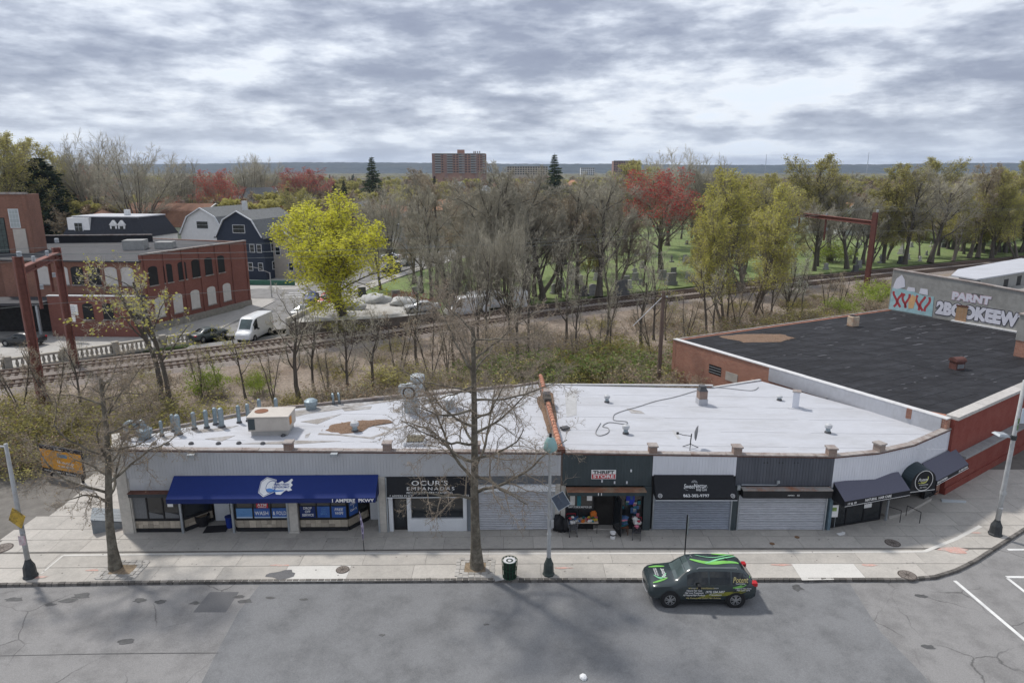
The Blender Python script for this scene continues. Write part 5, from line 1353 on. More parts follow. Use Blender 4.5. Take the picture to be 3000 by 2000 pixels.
for z, c_ in ((5.95, (.12, .2, .08)), (6.3, (.2, .12, .07))):
	b = MB(); b.tube([(.04, 0, z), (.04, 0, z+.3)], .102, 10); b.build('paint_band', M('peeled_band', c_, var=.4, scale=9), t)
b = MB(); b.tube([(.0, 0, 1.55), (.02, 0, 1.62)], .13, 10); b.build('strap', m_whitepaint, t)
# sign post behind the car, seen edge-on
c = P(2003, 1668, .13)
t = thing('sign_post', 'thin dark post with an edge-on parking sign beyond the parked car', 'sign post', (c.x, c.y, .13), R(86))
b = MB(); b.tube([(0, 0, 0), (0, 0, 2.95)], .032, 6); b.build('post', m_black, t)
b = MB(); b.box(-.23, .23, -.04, -.03, 1.95, 2.9); b.build('sign_plate', M('sign_back', (.16, .19, .2), metal=.3), t)
# furled flag
c = P(1067, 1614, .13)
t = thing('feather_flag', 'limp mauve feather flag on a thin black pole before the laundromat', 'flag', (c.x, c.y, .13))
top = PY(1052, 1494, c.y+.35)-Vector((c.x, c.y, .13))
b = MB(); b.tube([(0, 0, 0), tuple(Vector(top)*.5+Vector((.03, 0, 0))), tuple(top)], [.022, .016, .01], 6); b.build('pole', m_black, t)
b = MB(); n = 12; pts = []; fs = []
for k in range(n+1):
	q = .30+.68*k/n; p = Vector(top)*q; w = .10*math.sin(math.pi*min(1, (k+.6)/n))+.02
	pts += [(p.x-.01, p.y-.01, p.z), (p.x+w*.6+.03*math.sin(k*1.7), p.y-.05*math.cos(k*2.1), p.z-.05), (p.x+w, p.y+.04*math.sin(k*1.3), p.z-.02)]
for k in range(n): fs += [(3*k, 3*k+1, 3*k+4, 3*k+3), (3*k+1, 3*k+2, 3*k+5, 3*k+4)]
b.add(pts, fs); o = b.build('flag_cloth', M('mauve_cloth', (.33, .29, .42), rough=.8, var=.2, scale=5, blotch=.6, col2=(.6, .6, .66), bscale=3), t); md = o.modifiers.new('thick', 'SOLIDIFY'); md.thickness = .006
# litter basket
c = P(1493, 1690, .13)
t = thing('litter_basket', 'green slatted steel litter basket with white bag at the kerb', 'litter bin', (c.x, c.y, .13))
m_gr = M('green_enamel', (.012, .05, .028), rough=.45, var=.2)
b = MB(); b.lathe([(.27, .05), (.315, .88), (.29, .9)], n=20); b.build('liner', M('bin_liner', (.03, .045, .035), var=.5, scale=6), t)
b = MB(); n = 14
for i in range(n):
	a, a2 = 2*math.pi*i/n, 2*math.pi*(i+1)/n
	pass
for z, r_ in ((.06, .31), (.5, .335), (.93, .36)):
	b = MB(); b.tube([(r_*math.cos(2*math.pi*k/24), r_*math.sin(2*math.pi*k/24), z) for k in range(25)], .02, 6, cap=False); b.build('hoop', m_gr, t)
sl = MB().box(-.024, .024, -.008, .008, .04, .94).mesh('slat', m_gr)
for i in range(14):
	a = 2*math.pi*i/14; o = inst(sl, 'slat', t); o.matrix_basis = Matrix.Rotation(a, 4, 'Z') @ Matrix.Translation((0, .325, 0)) @ Matrix.Rotation(R(-3), 4, 'X')
b = MB(); b.lathe([(.30, .80), (.31, .9), (.26, .93), (.12, .88), (.03, .94)], n=14); b.build('bin_bag', M('white_bag', (.62, .63, .64), rough=.4, var=.12, scale=9, bump=.5, bdist=.03), t, smooth=True)
c = P(1466, 1692, .13); b = MB(); b.cbox((0, 0, .02), (.62, .42, .03), .3)
b.build('flattened_box', M('grey_card', (.38, .38, .37), var=.1), location=(c.x, c.y, .131), label='flattened grey cardboard lying between tree pit and litter basket', category='cardboard')
# cellar hatch at the left corner
c = Vector((-21.9, 34.15, .13)); t = thing('cellar_hatch', 'grey plank cellar hatch sloping against the left corner of the shops', 'cellar hatch', tuple(c), R(118))
m_plank = M('grey_planks', (.26, .29, .31), rough=.8, var=.15, scale=3, stretch=(1, 8, 1), pervar=.15)
b = MB(); b.add([(-.8, -1.0, 0), (.8, -1.0, 0), (.8, 1.0, 0), (-.8, 1.0, 0), (-.8, -1.0, .12), (.8, -1.0, .12), (.8, 1.0, .78), (-.8, 1.0, .78)], [(3, 2, 1, 0), (4, 5, 6, 7), (0, 1, 5, 4), (1, 2, 6, 5), (2, 3, 7, 6), (3, 0, 4, 7)]); b.build('box', M('hatch_side', (.2, .22, .235), var=.15), t)
for k in range(4):
	x = -.8+k*.4; b = MB(); b.add([(x+.012, -1.06, .135), (x+.388, -1.06, .135), (x+.388, 1.02, .80), (x+.012, 1.02, .80), (x+.012, -1.06, .175), (x+.388, -1.06, .175), (x+.388, 1.02, .84), (x+.012, 1.02, .84)], [(3, 2, 1, 0), (4, 5, 6, 7), (0, 1, 5, 4), (1, 2, 6, 5), (2, 3, 7, 6), (3, 0, 4, 7)]); b.build('plank', m_plank, t)
# doorway things of the laundromat
c = P(593, 1540, .13); t = thing('plant_pot', 'big black plant pot by the recessed laundromat door', 'plant pot', (c.x, c.y+.1, .13))
b = MB(); b.lathe([(.26, 0), (.36, .3), (.40, .62), (.36, .64), (.33, .55)], n=18); b.build('pot', m_black, t); b = MB(); b.lathe([(.33, .54), (.1, .57)], n=16); b.build('soil', m_pit, t)
c = P(634, 1549, .13); b = MB(); b.box(-.6, .6, -.38, .38, 0, .015); b.build('doormat', M('dark_mat', (.03, .028, .032), var=.2, scale=30), location=(c.x, c.y, .135), rotation_euler=(0, 0, .12), label='dark doormat at the first laundromat door', category='doormat')
c = P(674, 1543, .13); t = thing('waste_bin', 'small blue plastic bin at the laundromat door', 'bin', (c.x, c.y, .13))
m_bb = M('blue_plastic', (.008, .03, .22), rough=.4, var=.1); b = MB(); b.lathe([(.17, 0), (.21, .62), (.225, .64), (.19, .645), (.18, .6)], n=16); b.build('body', m_bb, t); b = MB(); b.lathe([(.225, .60), (.235, .65), (.2, .65)], n=16); b.build('rim', m_bb, t)
# boards at the salon
c = P(2440, 1556, .13); t = thing('yard_sign', 'white poster on a wire stand left of the hair salon window', 'sign', (c.x, c.y+.2, .13), .05)
b = MB(); b.tube([(-.15, 0, 0), (-.15, 0, 1.0)], .012, 5); b.tube([(.15, 0, 0), (.15, 0, 1.0)], .012, 5); b.build('stand', m_alu, t)
b = MB(); b.box(-.26, .26, -.012, .012, .75, 1.45); pst = b.build('board', m_white, t)
b = MB(); b.box(-.16, .16, -.018, -.013, 1.1, 1.32); b.build('picture', M('poster_green', (.25, .36, .12), var=.4, scale=9), pst)
c = P(2437, 1560, .13); b = MB(); b.cbox((0, 0, .02), (.35, .22, .03), .3); b.cbox((.2, .1, .025), (.22, .15, .03), 1.0); b.build('paper_litter', m_white, location=(c.x+.4, c.y-.15, .131), label='crumpled white paper on the pavement by the salon', category='litter')
c = P(2792, 1467, .13); b = MB(); b.add([(-.75, -.15, 0), (.6, -.25, 0), (.75, -.05, 0), (-.6, .2, 0), (-.75, -.15, .05), (.6, -.25, .05), (.75, -.05, .05), (-.6, .2, .05)], [(3, 2, 1, 0), (4, 5, 6, 7), (0, 1, 5, 4), (1, 2, 6, 5), (2, 3, 7, 6), (3, 0, 4, 7)])
b.build('fallen_board', M('pale_blue_board', (.5, .54, .56), var=.1), location=(c.x, c.y, .135), label='pale board lying on the ground by the red wall', category='board')
c = P(1708, 1985); b = MB(); b.lathe([(.1, 0), (.16, .05), (.12, .12), (.03, .15)], (0, 0, 0), 7); b.build('paper_litter', m_white, location=(c.x, c.y, .006), rotation_euler=(.3, .2, 0), label='crumpled white paper lying in the middle of the road', category='litter')
# thrift shop goods on the pavement
def blob(b, c, r, sq=(1, 1, .7), mi=0, n=9, m=6):
	pts = []; fs = []; ph = rnd.uniform(0, 9)
	for i in range(m+1):
		th = math.pi*i/m
		for k in range(n):
			a = 2*math.pi*k/n; q = r*(1+.22*math.sin(3*a+ph+i)+rnd.uniform(-.12, .12))
			pts.append((c[0]+q*sq[0]*math.sin(th)*math.cos(a), c[1]+q*sq[1]*math.sin(th)*math.sin(a), c[2]+q*sq[2]*math.cos(th)))
	for i in range(m):
		for k in range(n): fs.append((i*n+k, (i+1)*n+k, (i+1)*n+(k+1) % n, i*n+(k+1) % n))
	b.add(pts, fs, mi)
CL = [M('cloth_white', (.55, .54, .52), var=.15, scale=8), M('cloth_red', (.35, .03, .05), var=.2, scale=8), M('cloth_blue', (.06, .12, .24), var=.25, scale=8), M('cloth_teal', (.03, .15, .18), var=.25, scale=8), M('cloth_pink', (.5, .16, .22), var=.2, scale=8), M('cloth_dark', (.03, .03, .035), var=.3, scale=8), M('cloth_yellow', (.5, .36, .05), var=.2, scale=8), M('toy_orange', (.6, .17, .03), var=.15, scale=8), M('cloth_green', (.06, .13, .05), var=.2, scale=8)]
m_wire = M('cart_wire', (.2, .2, .21), rough=.4, metal=.6, var=.1)
def cart(u, v, rz, heap, label, dark=False):
	c = P(u, v, .13); t = thing('shopping_cart', label, 'shopping cart', (c.x, c.y, .13), rz, 'shopping carts outside the thrift shop')
	b = MB()
	for z in (.42, .55, .68, .80):
		w = .22+.06*(z-.4); l = .36+.1*(z-.4)
		b.tube([(-l, -w, z), (l, -w, z), (l, w, z), (-l, w, z), (-l, -w, z)], .009, 4)
	for i in range(9):
		x = -.4+.1*i
		for s in (-1, 1): b.tube([(x*.85, s*.22, .42), (x, s*.245, .80)], .006, 4)
	for i in range(5):
		y = -.2+.1*i
		for s in (-1, 1): b.tube([(s*.36, y, .42), (s*.40, y, .80)], .006, 4)
	b.build('basket', m_wire if not dark else m_black, t)
	b = MB(); b.box(-.36, .36, -.22, .22, .405, .415); b.build('basket_floor', m_wire, t)
	b = MB()
	for s in (-1, 1): b.tube([(-.4, s*.2, .1), (.36, s*.22, .16), (.36, s*.22, .42)], .016, 5); b.tube([(-.4, s*.2, .1), (-.36, s*.2, .42)], .016, 5)
	b.build('undercarriage', m_wire, t)
	b = MB(); b.tube([(.42, -.24, .95), (.42, .24, .95)], .02, 6); b.tube([(.4, -.24, .8), (.42, -.24, .95)], .012, 5); b.tube([(.4, .24, .8), (.42, .24, .95)], .012, 5); b.build('handle', CL[1], t)
	for x, y in ((-.38, -.2), (-.38, .2), (.34, -.22), (.34, .22)):
		b = MB(); b.lathe([(.055, -.015), (.055, .015)], (x, y, .055), 10, axis='y'); b.build('wheel', m_black, t)
	for mi, cx, cy, cz, r_ in heap:
		b = MB(); blob(b, (cx, cy, .55+(cz-.55)*.72), r_*.78, (1, 1, .55)); b.build('garment', CL[mi], t, smooth=True)
cart(1676, 1562, R(95), [(2, 0, 0, .72, .24), (0, -.2, .02, .85, .2), (0, .18, 0, .86, .18), (2, .05, -.1, .98, .17), (1, 0, .1, 1.05, .13), (0, -.05, 0, 1.16, .12)], 'shopping cart heaped with pale clothes left of the goods table')
cart(1864, 1572, R(80), [(5, 0, 0, .6, .2), (0, .05, 0, .95, .30), (0, .2, .1, 1.1, .22), (4, -.28, 0, .85, .17), (1, -.1, -.1, 1.15, .12), (0, .28, -.1, .75, .18), (0, .38, 0, .5, .13)], 'dark shopping cart heaped with white and red clothes right of the chair', True)
c = P(1718, 1562, .13); t = thing('goods_table', 'folding table covered with second-hand goods at the thrift shop window', 'table', (c.x, c.y+.25, .13))
b = MB(); b.box(-.62, .62, -.3, .3, .62, .66); b.build('tabletop', M('tan_tabletop', (.45, .38, .3), var=.1), t)
for x in (-.56, .56):
	for y in (-.25, .25):
		b = MB(); b.tube([(x, y, 0), (x, y, .62)], .016, 5); b.build('leg', m_black, t)
gi = 0
for i in range(26):
	x, y = rnd.uniform(-.55, .55), rnd.uniform(-.25, .25); s_ = rnd.uniform(.05, .11); b = MB()
	if i % 3: blob(b, (0, 0, s_*.6), s_, n=7, m=5)
	else: b.cbox((0, 0, s_*.5), (s_*1.8, s_*1.2, s_), rnd.uniform(0, 3))
	b.build('table_goods', CL[(i*5+1) % 9], label=f"{('white','red','blue','teal','pink','dark','yellow','orange','green')[(i*5+1) % 9]} {'box' if i % 3 == 0 else 'lump of cloth'} {'at the back' if y > 0 else 'at the front'} of the thrift shop table", category='goods', group='goods on the thrift shop table', location=(c.x+x, c.y+.25+y, .793))
c = P(1738, 1505, 1.0); b = MB(); b.cbox((0, 0, .17), (.32, .2, .30), .2); b.cbox((0, -.02, .36), (.2, .06, .08), .2); b.build('orange_bag', CL[7], location=(c.x, c.y, .80), label='bright orange bag hanging above the goods table', category='bag')
c = P(1826, 1568, .13); t = thing('chair', 'wooden chair stacked with folded blue clothes before the thrift shop', 'chair', (c.x, c.y+.2, .13), .05)
m_wd = M('brown_wood', (.16, .065, .035), var=.2)
for x in (-.23, .23):
	for y in (-.2, .2):
		b = MB(); b.tube([(x, y, 0), (x, y, .45 if y < 0 else .95)], .02, 6); b.build('leg', m_wd, t)
b = MB(); b.box(-.26, .26, -.24, .24, .45, .49); b.build('seat', m_wd, t)
b = MB(); b.box(-.23, .23, .18, .21, .7, .93); b.build('backrest', m_wd, t)
for i, (mi, z) in enumerate(((3, .56), (2, .68), (3, .80), (4, .86), (2, .95))):
	b = MB(); blob(b, (rnd.uniform(-.05, .05), 0, z), .24, (1.05, .85, .38)); b.build('folded_clothes', CL[mi], label=('lowest', 'second', 'third', 'thin pink', 'topmost')[i]+' bundle of clothes on the wooden chair', category='clothes', group='clothes on the chair', location=(c.x, c.y+.2, .13))
for i, (u, v, r_, lab) in enumerate(((1637, 1557, .36, 'black refuse bag leaning on the pillar left of the thrift shop'), (1660, 1558, .3, 'lower black refuse bag behind the left shopping cart'))):
	c = P(u, v, .13); b = MB(); blob(b, (0, 0, r_*1.1), r_, (.95, .8, 1.3), n=12, m=8); b.build('refuse_bag', m_black, location=(c.x, c.y+.1, .14), label=lab, category='refuse bag', smooth=True)
c = P(1795, 1576, .13); t = thing('paint_bucket', 'white bucket with dark spots at the thrift shop door', 'bucket', (c.x, c.y, .13)); b = MB(); b.lathe([(.13, 0), (.15, .36), (.16, .37), (.13, .365)], n=14); b.build('pail', m_white, t); b = MB(); b.lathe([(.152, .2), (.153, .27)], n=14); b.build('label_band', m_black, t)
# clothes and toys in the shop windows
for i in range(16):
	s_ = SR(5.75)+rnd.uniform(0, 1.1); z = rnd.uniform(.7, 1.9); b = MB(FR); b.box(s_-.08, s_+.08, -.09, -.06, z, z+rnd.uniform(.08, .25)); b.build('window_display', CL[rnd.choice((0, 2, 3, 4, 0, 8, 2))], east)
for s_, mi, w, z0, z1 in ((SR(6.35), 2, .45, 1.6, 2.2), (SR(3.25), 0, .25, 1.55, 2.2), (SR(3.6), 3, .2, 1.5, 2.1)):
	b = MB(FR); b.box(s_-w/2, s_+w/2, -.095, -.065, z0, z1); b.build('hanging_garment', CL[mi] if mi != 2 else M('royal_blue_cloth', (.03, .05, .4), var=.2), east)
for x in (4.6, 4.9, 5.2):
	b = MB(FR); blob(b, (SR(x), -1.2, rnd.uniform(1.3, 2.0)), .13); b.build('hanging_garment', CL[rnd.choice((1, 5, 8))], east)
# ---------------------------------------------------------------- vehicles
m_tyre = M('tyre_rubber', (.018, .018, .019), rough=.85, var=.15)
m_rim = M('alloy_rim', (.42, .43, .44), rough=.35, metal=.7, var=.1)
m_autoglass = glass('car_glass', (.008, .011, .011), .03)
m_wscreen = glass('windscreen_reflection_tint', (.075, .10, .10), .03)  # lighter teal base colour paints the sky reflection into the windscreen
m_trim = M('car_black_trim', (.016, .017, .018), rough=.55, var=.1)
m_headl = M('headlamp', (.5, .52, .54), rough=.15, var=.1); m_tail = M('tail_lamp', (.42, .02, .025), rough=.25, var=.1); m_amber = M('indicator_amber', (.55, .18, .04), rough=.3)
def lerp_st(st, x):
	for a, c in zip(st, st[1:]):
		if a[0] <= x <= c[0]:
			t_ = (x-a[0])/(c[0]-a[0]); return [a[i]+(c[i]-a[i])*t_ for i in range(7)]
	return list(st[0] if x < st[0][0] else st[-1])
def half(s):
	x, zb, zl, zt, wb, wl_, wt = s
	wm = max(wb, wl_)*1.0+.015; hh = zt-zl
	return [(0, zb), (wb-.10, zb), (wb, zb+.12), (wm, (zb+zl)*.52), (wl_, zl), (wl_+(wt-wl_)*.55+.015, zl+hh*.5), (wt, zt-min(.08, hh*.35)), (wt-.12, zt-min(.015, hh*.1)), (0, zt+.02)]
def make_car(name, label, st, loc, rz, paint, wheels, wr=.36, side_win=(), wind=None, rear=None, group=None, tail=None, rails=False, detail=True, extra_parts=True):
	t = thing(name, label, 'car' if name != 'van' else 'van', loc, rz, group)
	b = MB(); xs = []
	for a, c in zip(st, st[1:]):
		k = max(1, int((c[0]-a[0])/.18))
		xs += [a[0]+(c[0]-a[0])*i/k for i in range(k)]
	xs.append(st[-1][0]); rings = []
	for x in xs:
		h = half(lerp_st(st, x)); rings.append([(x, y, z) for y, z in h]+[(x, -y, z) for y, z in h[-2:0:-1]])
	n = len(rings[0]); pts = [p for r_ in rings for p in r_]; fs = []
	for i in range(len(rings)-1):
		for k in range(n): fs.append((i*n+k, i*n+(k+1) % n, (i+1)*n+(k+1) % n, (i+1)*n+k))
	fs.append(tuple(range(n-1, -1, -1))); fs.append(tuple((len(rings)-1)*n+k for k in range(n)))
	b.add(pts, fs); body = b.build('body', paint, t, smooth=True)
	md = body.modifiers.new('split', 'EDGE_SPLIT'); md.split_angle = R(42)
	def strip_side(x0, x1, f0, f1, sgn, name_, mat, off=.008, taper=(0, 0)):
		bb = MB(); k = max(2, int((x1-x0)/.12)); V = []
		for i in range(k+1):
			x = x0+(x1-x0)*i/k; h = half(lerp_st(st, x)); lo, hi = Vector(h[4]), Vector(h[6]); md_ = Vector(h[5])
			def at(f):
				q = lo.lerp(md_, f*2) if f < .5 else md_.lerp(hi, f*2-1); return (x, sgn*(q.x+off), q.y)
			V += [at(f0), at((f0+f1)/2), at(f1)]
		F = []
		for i in range(k):
			for j in range(2):
				q = (3*i+j, 3*i+3+j, 3*i+4+j, 3*i+1+j); F.append(q if sgn < 0 else q[::-1])
		bb.add(V, F); return bb.build(name_, mat, t)
	for x0, x1 in side_win:
		for s in (1, -1): strip_side(x0, x1, .08, .92, s, 'side_window', m_autoglass)
	def strip_top(x0, x1, name_, mat, wf=.93, off=.010, cutw=None):
		bb = MB(); k = 5; V = []; F = []
		for i in range(k+1):
			x = x0+(x1-x0)*i/k; h = half(lerp_st(st, x)); w6, w7 = h[6], h[7]
			row = [(-w6[0]*wf, w6[1]+.01), (-w7[0]*wf, w7[1]), (0, h[8][1]), (w7[0]*wf, w7[1]), (w6[0]*wf, w6[1]+.01)]
			V += [(x, y, z+off) for y, z in row]
		for i in range(k):
			for j in range(4): F.append((5*i+j, 5*i+5+j, 5*i+6+j, 5*i+1+j))
		bb.add(V, [f[::-1] for f in F]); return bb.build(name_, mat, t)
	if wind: strip_top(wind[0], wind[1], 'windscreen', m_wscreen)
	if rear: strip_top(rear[0], rear[1], 'rear_window', m_autoglass, .9)
	for x in wheels:
		for s in (1, -1):
			h = half(lerp_st(st, x)); w = h[3][0]
			bb = MB(); bb.lathe([(wr+.06, -.05), (wr+.065, .008), (wr+.04, .016), (wr+.01, .016)], n=26, axis='y'); o = bb.build('wheel_arch', m_trim, t); o.location = (x, s*(w-.012), wr+.02)
			if s > 0: o.rotation_euler = (0, 0, math.pi)
			wt_ = bpy.data.objects.new('wheel', None); COL.objects.link(wt_); wt_.parent = t; wt_.location = (x, s*(w-.09), wr)
			if s > 0: wt_.rotation_euler = (0, 0, math.pi)
			bb = MB(); bb.lathe([(wr*.62, -.1), (wr*.95, -.12), (wr, -.06), (wr, .09), (wr*.94, .125), (wr*.66, .115), (wr*.62, .09)], n=28, axis='y'); bb.build('tyre', m_tyre, wt_)
			bb = MB(); bb.lathe([(wr*.66, .06), (wr*.66, .1), (wr*.6, .105), (wr*.58, .06)], n=24, axis='y'); bb.lathe([(wr*.6, .03), (wr*.6, .04)], n=24, axis='y', mi=1)
			if detail:
				for k in range(10):
					a = 2*math.pi*k/10+.1*(-1)**k; ca, sa = math.cos(a), math.sin(a); e = .018
					q = [(ca*r_*wr-sa*w_, -.1-.012*(r_ < .3), sa*r_*wr+ca*w_) for r_, w_ in ((.12, -e), (.6, -e), (.6, e), (.12, e))]
					bb.slab(q if True else q, .03)
			bb.lathe([(wr*.16, .08), (wr*.14, .112)], n=12, axis='y'); bb.build('rim', [m_rim, m_trim], wt_)
	xf, xr = st[-1][0], st[0][0]
	if detail:
		hf = half(lerp_st(st, xf-.14)); zf = hf[4][1]
		for s in (1, -1):
			bb = MB(); w = hf[4][0]
			bb.add([(xf-.05, s*(w-.38), zf-.02), (xf-.32, s*(w+.01), zf-.01), (xf-.34, s*(w+.02), zf-.13), (xf-.02, s*(w-.40), zf-.13)], [(0, 1, 2, 3) if s > 0 else (3, 2, 1, 0)])
			o = bb.build('headlamp', m_headl, t); sd = o.modifiers.new('thick', 'SOLIDIFY'); sd.thickness = .05; sd.offset = 0
			bb = MB(); bb.add([(xf-.34, s*(w+.022), zf-.03), (xf-.42, s*(w+.03), zf-.05), (xf-.42, s*(w+.03), zf-.13), (xf-.345, s*(w+.022), zf-.13)], [(0, 1, 2, 3) if s > 0 else (3, 2, 1, 0)])
			o = bb.build('indicator', m_amber, t); sd = o.modifiers.new('thick', 'SOLIDIFY'); sd.thickness = .02
		for s in (1, -1):
			tz = tail or (lerp_st(st, xr+.12)[2]-.12, lerp_st(st, xr+.12)[2]+.04); h = half(lerp_st(st, xr+.1)); w = h[4][0]
			bb = MB(); bb.cbox((xr+.12, s*(w-.12), (tz[0]+tz[1])/2), (.26, .27, tz[1]-tz[0])); bb.build('tail_lamp', m_tail, t, bevel=.03)
		for s in (1, -1):
			x = (wind[0]-.28) if wind else xf-1.4; h = half(lerp_st(st, x)); bb = MB(); bb.cbox((x-.0, s*(h[4][0]+.14), h[4][1]+.08), (.14, .24, .17)); bb.build('wing_mirror', m_trim, t, bevel=.03)
	return t, st
def ST(rows): return rows
SUV = [(-2.41, .50, .88, 1.00, .74, .80, .70), (-2.36, .40, 1.00, 1.10, .86, .88, .72), (-2.22, .36, 1.06, 1.24, .92, .92, .72), (-1.95, .32, 1.09, 1.56, .95, .94, .68), (-1.72, .30, 1.10, 1.70, .96, .95, .68), (-1.0, .29, 1.09, 1.765, .96, .955, .69),
	 (0.0, .29, 1.07, 1.775, .96, .955, .70), (.45, .29, 1.06, 1.74, .96, .95, .69), (.75, .29, 1.055, 1.58, .96, .95, .71), (1.10, .29, 1.05, 1.27, .96, .945, .76), (1.32, .30, 1.05, 1.16, .96, .94, .80), (1.8, .32, 1.02, 1.11, .955, .93, .80), (2.15, .36, .97, 1.04, .93, .90, .74), (2.32, .42, .88, .97, .86, .83, .66), (2.41, .52, .74, .84, .76, .74, .56)]
m_suv = M('black_green_wrap', (.029, .041, .044), rough=.2, var=.12, scale=2, spec=.6)
suv, _ = make_car('parked_car', 'black green sport utility vehicle wrapped in hair salon lettering', SUV, (8.52, 27.78, .006), math.pi, m_suv, (-1.46, 1.46), .385, [(-2.0, -1.28), (-1.2, -.28), (-.2, .72)], (.52, 1.22), (-2.2, -1.78), tail=(1.0, 1.18))
m_lime = M('lime_wrap', (.20, .50, .10), rough=.4, var=.15, scale=3, blotch=.6, col2=(.08, .30, .08), bscale=1.5)
m_mint = M('mint_wrap', (.22, .55, .30), rough=.4, var=.15, scale=3); m_olive = M('olive_gold_wrap', (.20, .20, .03), rough=.4, var=.2, scale=4)
m_goldtxt = M('gold_print', (.55, .47, .20), rough=.5)
def roofz(x, y):
	h = half(lerp_st(SUV, x)); ay = abs(y); seq = h[4:]
	seq = sorted(seq, key=lambda q: q[0])
	for a, c in zip(seq, seq[1:]):
		if a[0] <= ay <= c[0]: return a[1]+(c[1]-a[1])*(ay-a[0])/max(1e-6, c[0]-a[0])
	return seq[-1][1]
def ribbon_top(path, w, mat, off=.014):
	b = MB(); pts = []; fs = []; n = len(path)
	for i, (x, y) in enumerate(path):
		x2, y2 = path[min(i+1, n-1)]; x1, y1 = path[max(i-1, 0)]; d = Vector((x2-x1, y2-y1)).normalized(); ww = w*(.35+.65*math.sin(math.pi*(i+.5)/n))/2
		for s in (1, 0, -1):
			xx, yy = x-d.y*ww*s, y+d.x*ww*s; pts.append((xx, yy, roofz(xx, yy)+off))
	for i in range(n-1):
		for j in range(2): fs.append((3*i+j, 3*i+3+j, 3*i+4+j, 3*i+1+j))
	b.add(pts, fs); o = b.build('wrap_stripe', mat, suv); sd = o.modifiers.new('thick', 'SOLIDIFY'); sd.thickness = .004; return o
def spath(x0, x1, f, n=22): return [(x0+(x1-x0)*k/n, f(k/n)) for k in range(n+1)]
ribbon_top(spath(.40, -1.75, lambda q: -.10+.55*math.sin(q*3.0)*(1-q)+.25*q*q), .24, m_lime)
ribbon_top(spath(-.2, -1.8, lambda q: .28-.75*q), .10, m_mint, .018)
ribbon_top(spath(.1, -1.75, lambda q: -.45+.25*math.sin(q*4)), .05, m_mint, .017)
ribbon_top(spath(-.7, -1.78, lambda q: -.55-.05*q+.05*math.sin(q*3)), .14, m_lime)
ribbon_top(spath(2.15, 1.45, lambda q: -.62+.12*q), .14, m_lime); ribbon_top(spath(2.18, 1.5, lambda q: .62-.2*q*q), .13, m_lime)
ribbon_top(spath(2.05, 1.5, lambda q: .1+.3*math.sin(q*3.2)), .09, m_mint)
def hoodm(x, y, s=0): return Matrix.Translation((x, y, roofz(x, y)+.02)) @ Matrix.Rotation(R(-90), 4, 'Z') @ Matrix.Rotation(R(5), 4, 'X')
text('Potent', suv, hoodm(1.62, .1), .30, m_white, width=.75, shear=.3)
text('NATURAL HAIR CARE\nHAIR LOSS TREATMENTS', suv, hoodm(1.92, -.1), .09, m_white, width=.6)
def sidem(x, z, off=0.0):
	h = half(lerp_st(SUV, x)); lo, hi = Vector(h[2]), Vector(h[3]); top = Vector(h[4])
	if z > h[4][1]: a, c = Vector(h[4]), Vector(h[6])
	elif z > h[3][1]: a, c = hi, top
	else: a, c = lo, hi
	q = (z-a.y)/(c.y-a.y); y = a.x+(c.x-a.x)*q; tl = math.atan2(a.x-c.x, c.y-a.y)
	m = Matrix(((-1, 0, 0), (0, 0, 1), (0, 1, 0))).to_4x4()
	m = Matrix.Translation((x, y+.012+off, z)) @ m @ Matrix.Rotation(-tl, 4, 'X')
	return m
text('www.potenttransitions.com', suv, sidem(.05, .985), .13, m_goldtxt, width=1.25, bold=.006)
text('Natural Hair Care\nHair Loss Treatments\nAll Natural Hair Products', suv, sidem(.42, .76, .012), .115, m_white, width=.98, shear=.25, lsp=.95)
text('(973) 554-3407', suv, sidem(-.5, .80, .012), .15, m_white, width=.85, shear=.25, bold=.006)
text('Transitions', suv, sidem(-.52, .66, .012), .11, m_white, width=.55, shear=.25)
text('We Protect the Oldest Hair Follicles', suv, sidem(.0, .50, .02), .10, m_goldtxt, width=1.55, shear=.25)
text('Potent', suv, sidem(-1.62, 1.32, .03), .34, m_goldtxt, width=.68, shear=.3, bold=.006)
text('TRANSITIONS', suv, sidem(-1.62, 1.18, .03), .07, m_white, width=.42)
text('Natural Hair Care\nHair Loss Care', suv, sidem(-1.75, .93, .02), .085, m_white, width=.7, shear=.2)
def ribbon_side(path, w, mat):
	b = MB(); pts = []; fs = []; n = len(path)
	for i, (x, z) in enumerate(path):
		ww = w*(.3+.7*math.sin(math.pi*(i+.5)/n))/2
		for s in (1, -1):
			m = sidem(x, z+s*ww, -.004); pts.append(tuple(m.translation))
	for i in range(n-1): fs.append((2*i, 2*i+1, 2*i+3, 2*i+2))
	b.add(pts, fs); o = b.build('wrap_stripe', mat, suv); sd = o.modifiers.new('thick', 'SOLIDIFY'); sd.thickness = .003
ribbon_side(spath(.3, -1.95, lambda q: .45+.5*q+.06*math.sin(q*6)), .14, m_olive)
ribbon_side(spath(-.1, -1.9, lambda q: .52+.35*q*q+.05*math.sin(q*5)), .07, m_olive)
ribbon_side(spath(-1.3, -2.15, lambda q: 1.0+.35*q*q), .13, m_lime)
b = MB()
for s in (1, -1): b.tube([(-1.55, s*.66, 1.74), (-1.5, s*.66, 1.80), (.2, s*.67, 1.81), (.28, s*.67, 1.75)], .018, 6)
b.build('roof_rail', m_rim, suv)
for k in range(7):
	b = MB(); y = -.36+k*.12; b.box(2.33, 2.40, y-.042, y+.042, .70, .86); b.build('grille_slot', m_trim, suv)
	b = MB(); b.tube([(2.41, y-.045, .70), (2.36, y-.045, .875), (2.36, y+.045, .875), (2.41, y+.045, .70)], .007, 4); b.build('chrome_ring', m_rim, suv)
b = MB(); b.tube([(2.30, -.75, .52), (2.44, -.45, .50), (2.47, 0, .49), (2.44, .45, .50), (2.30, .75, .52)], .018, 6); b.build('bumper_trim', m_rim, suv)
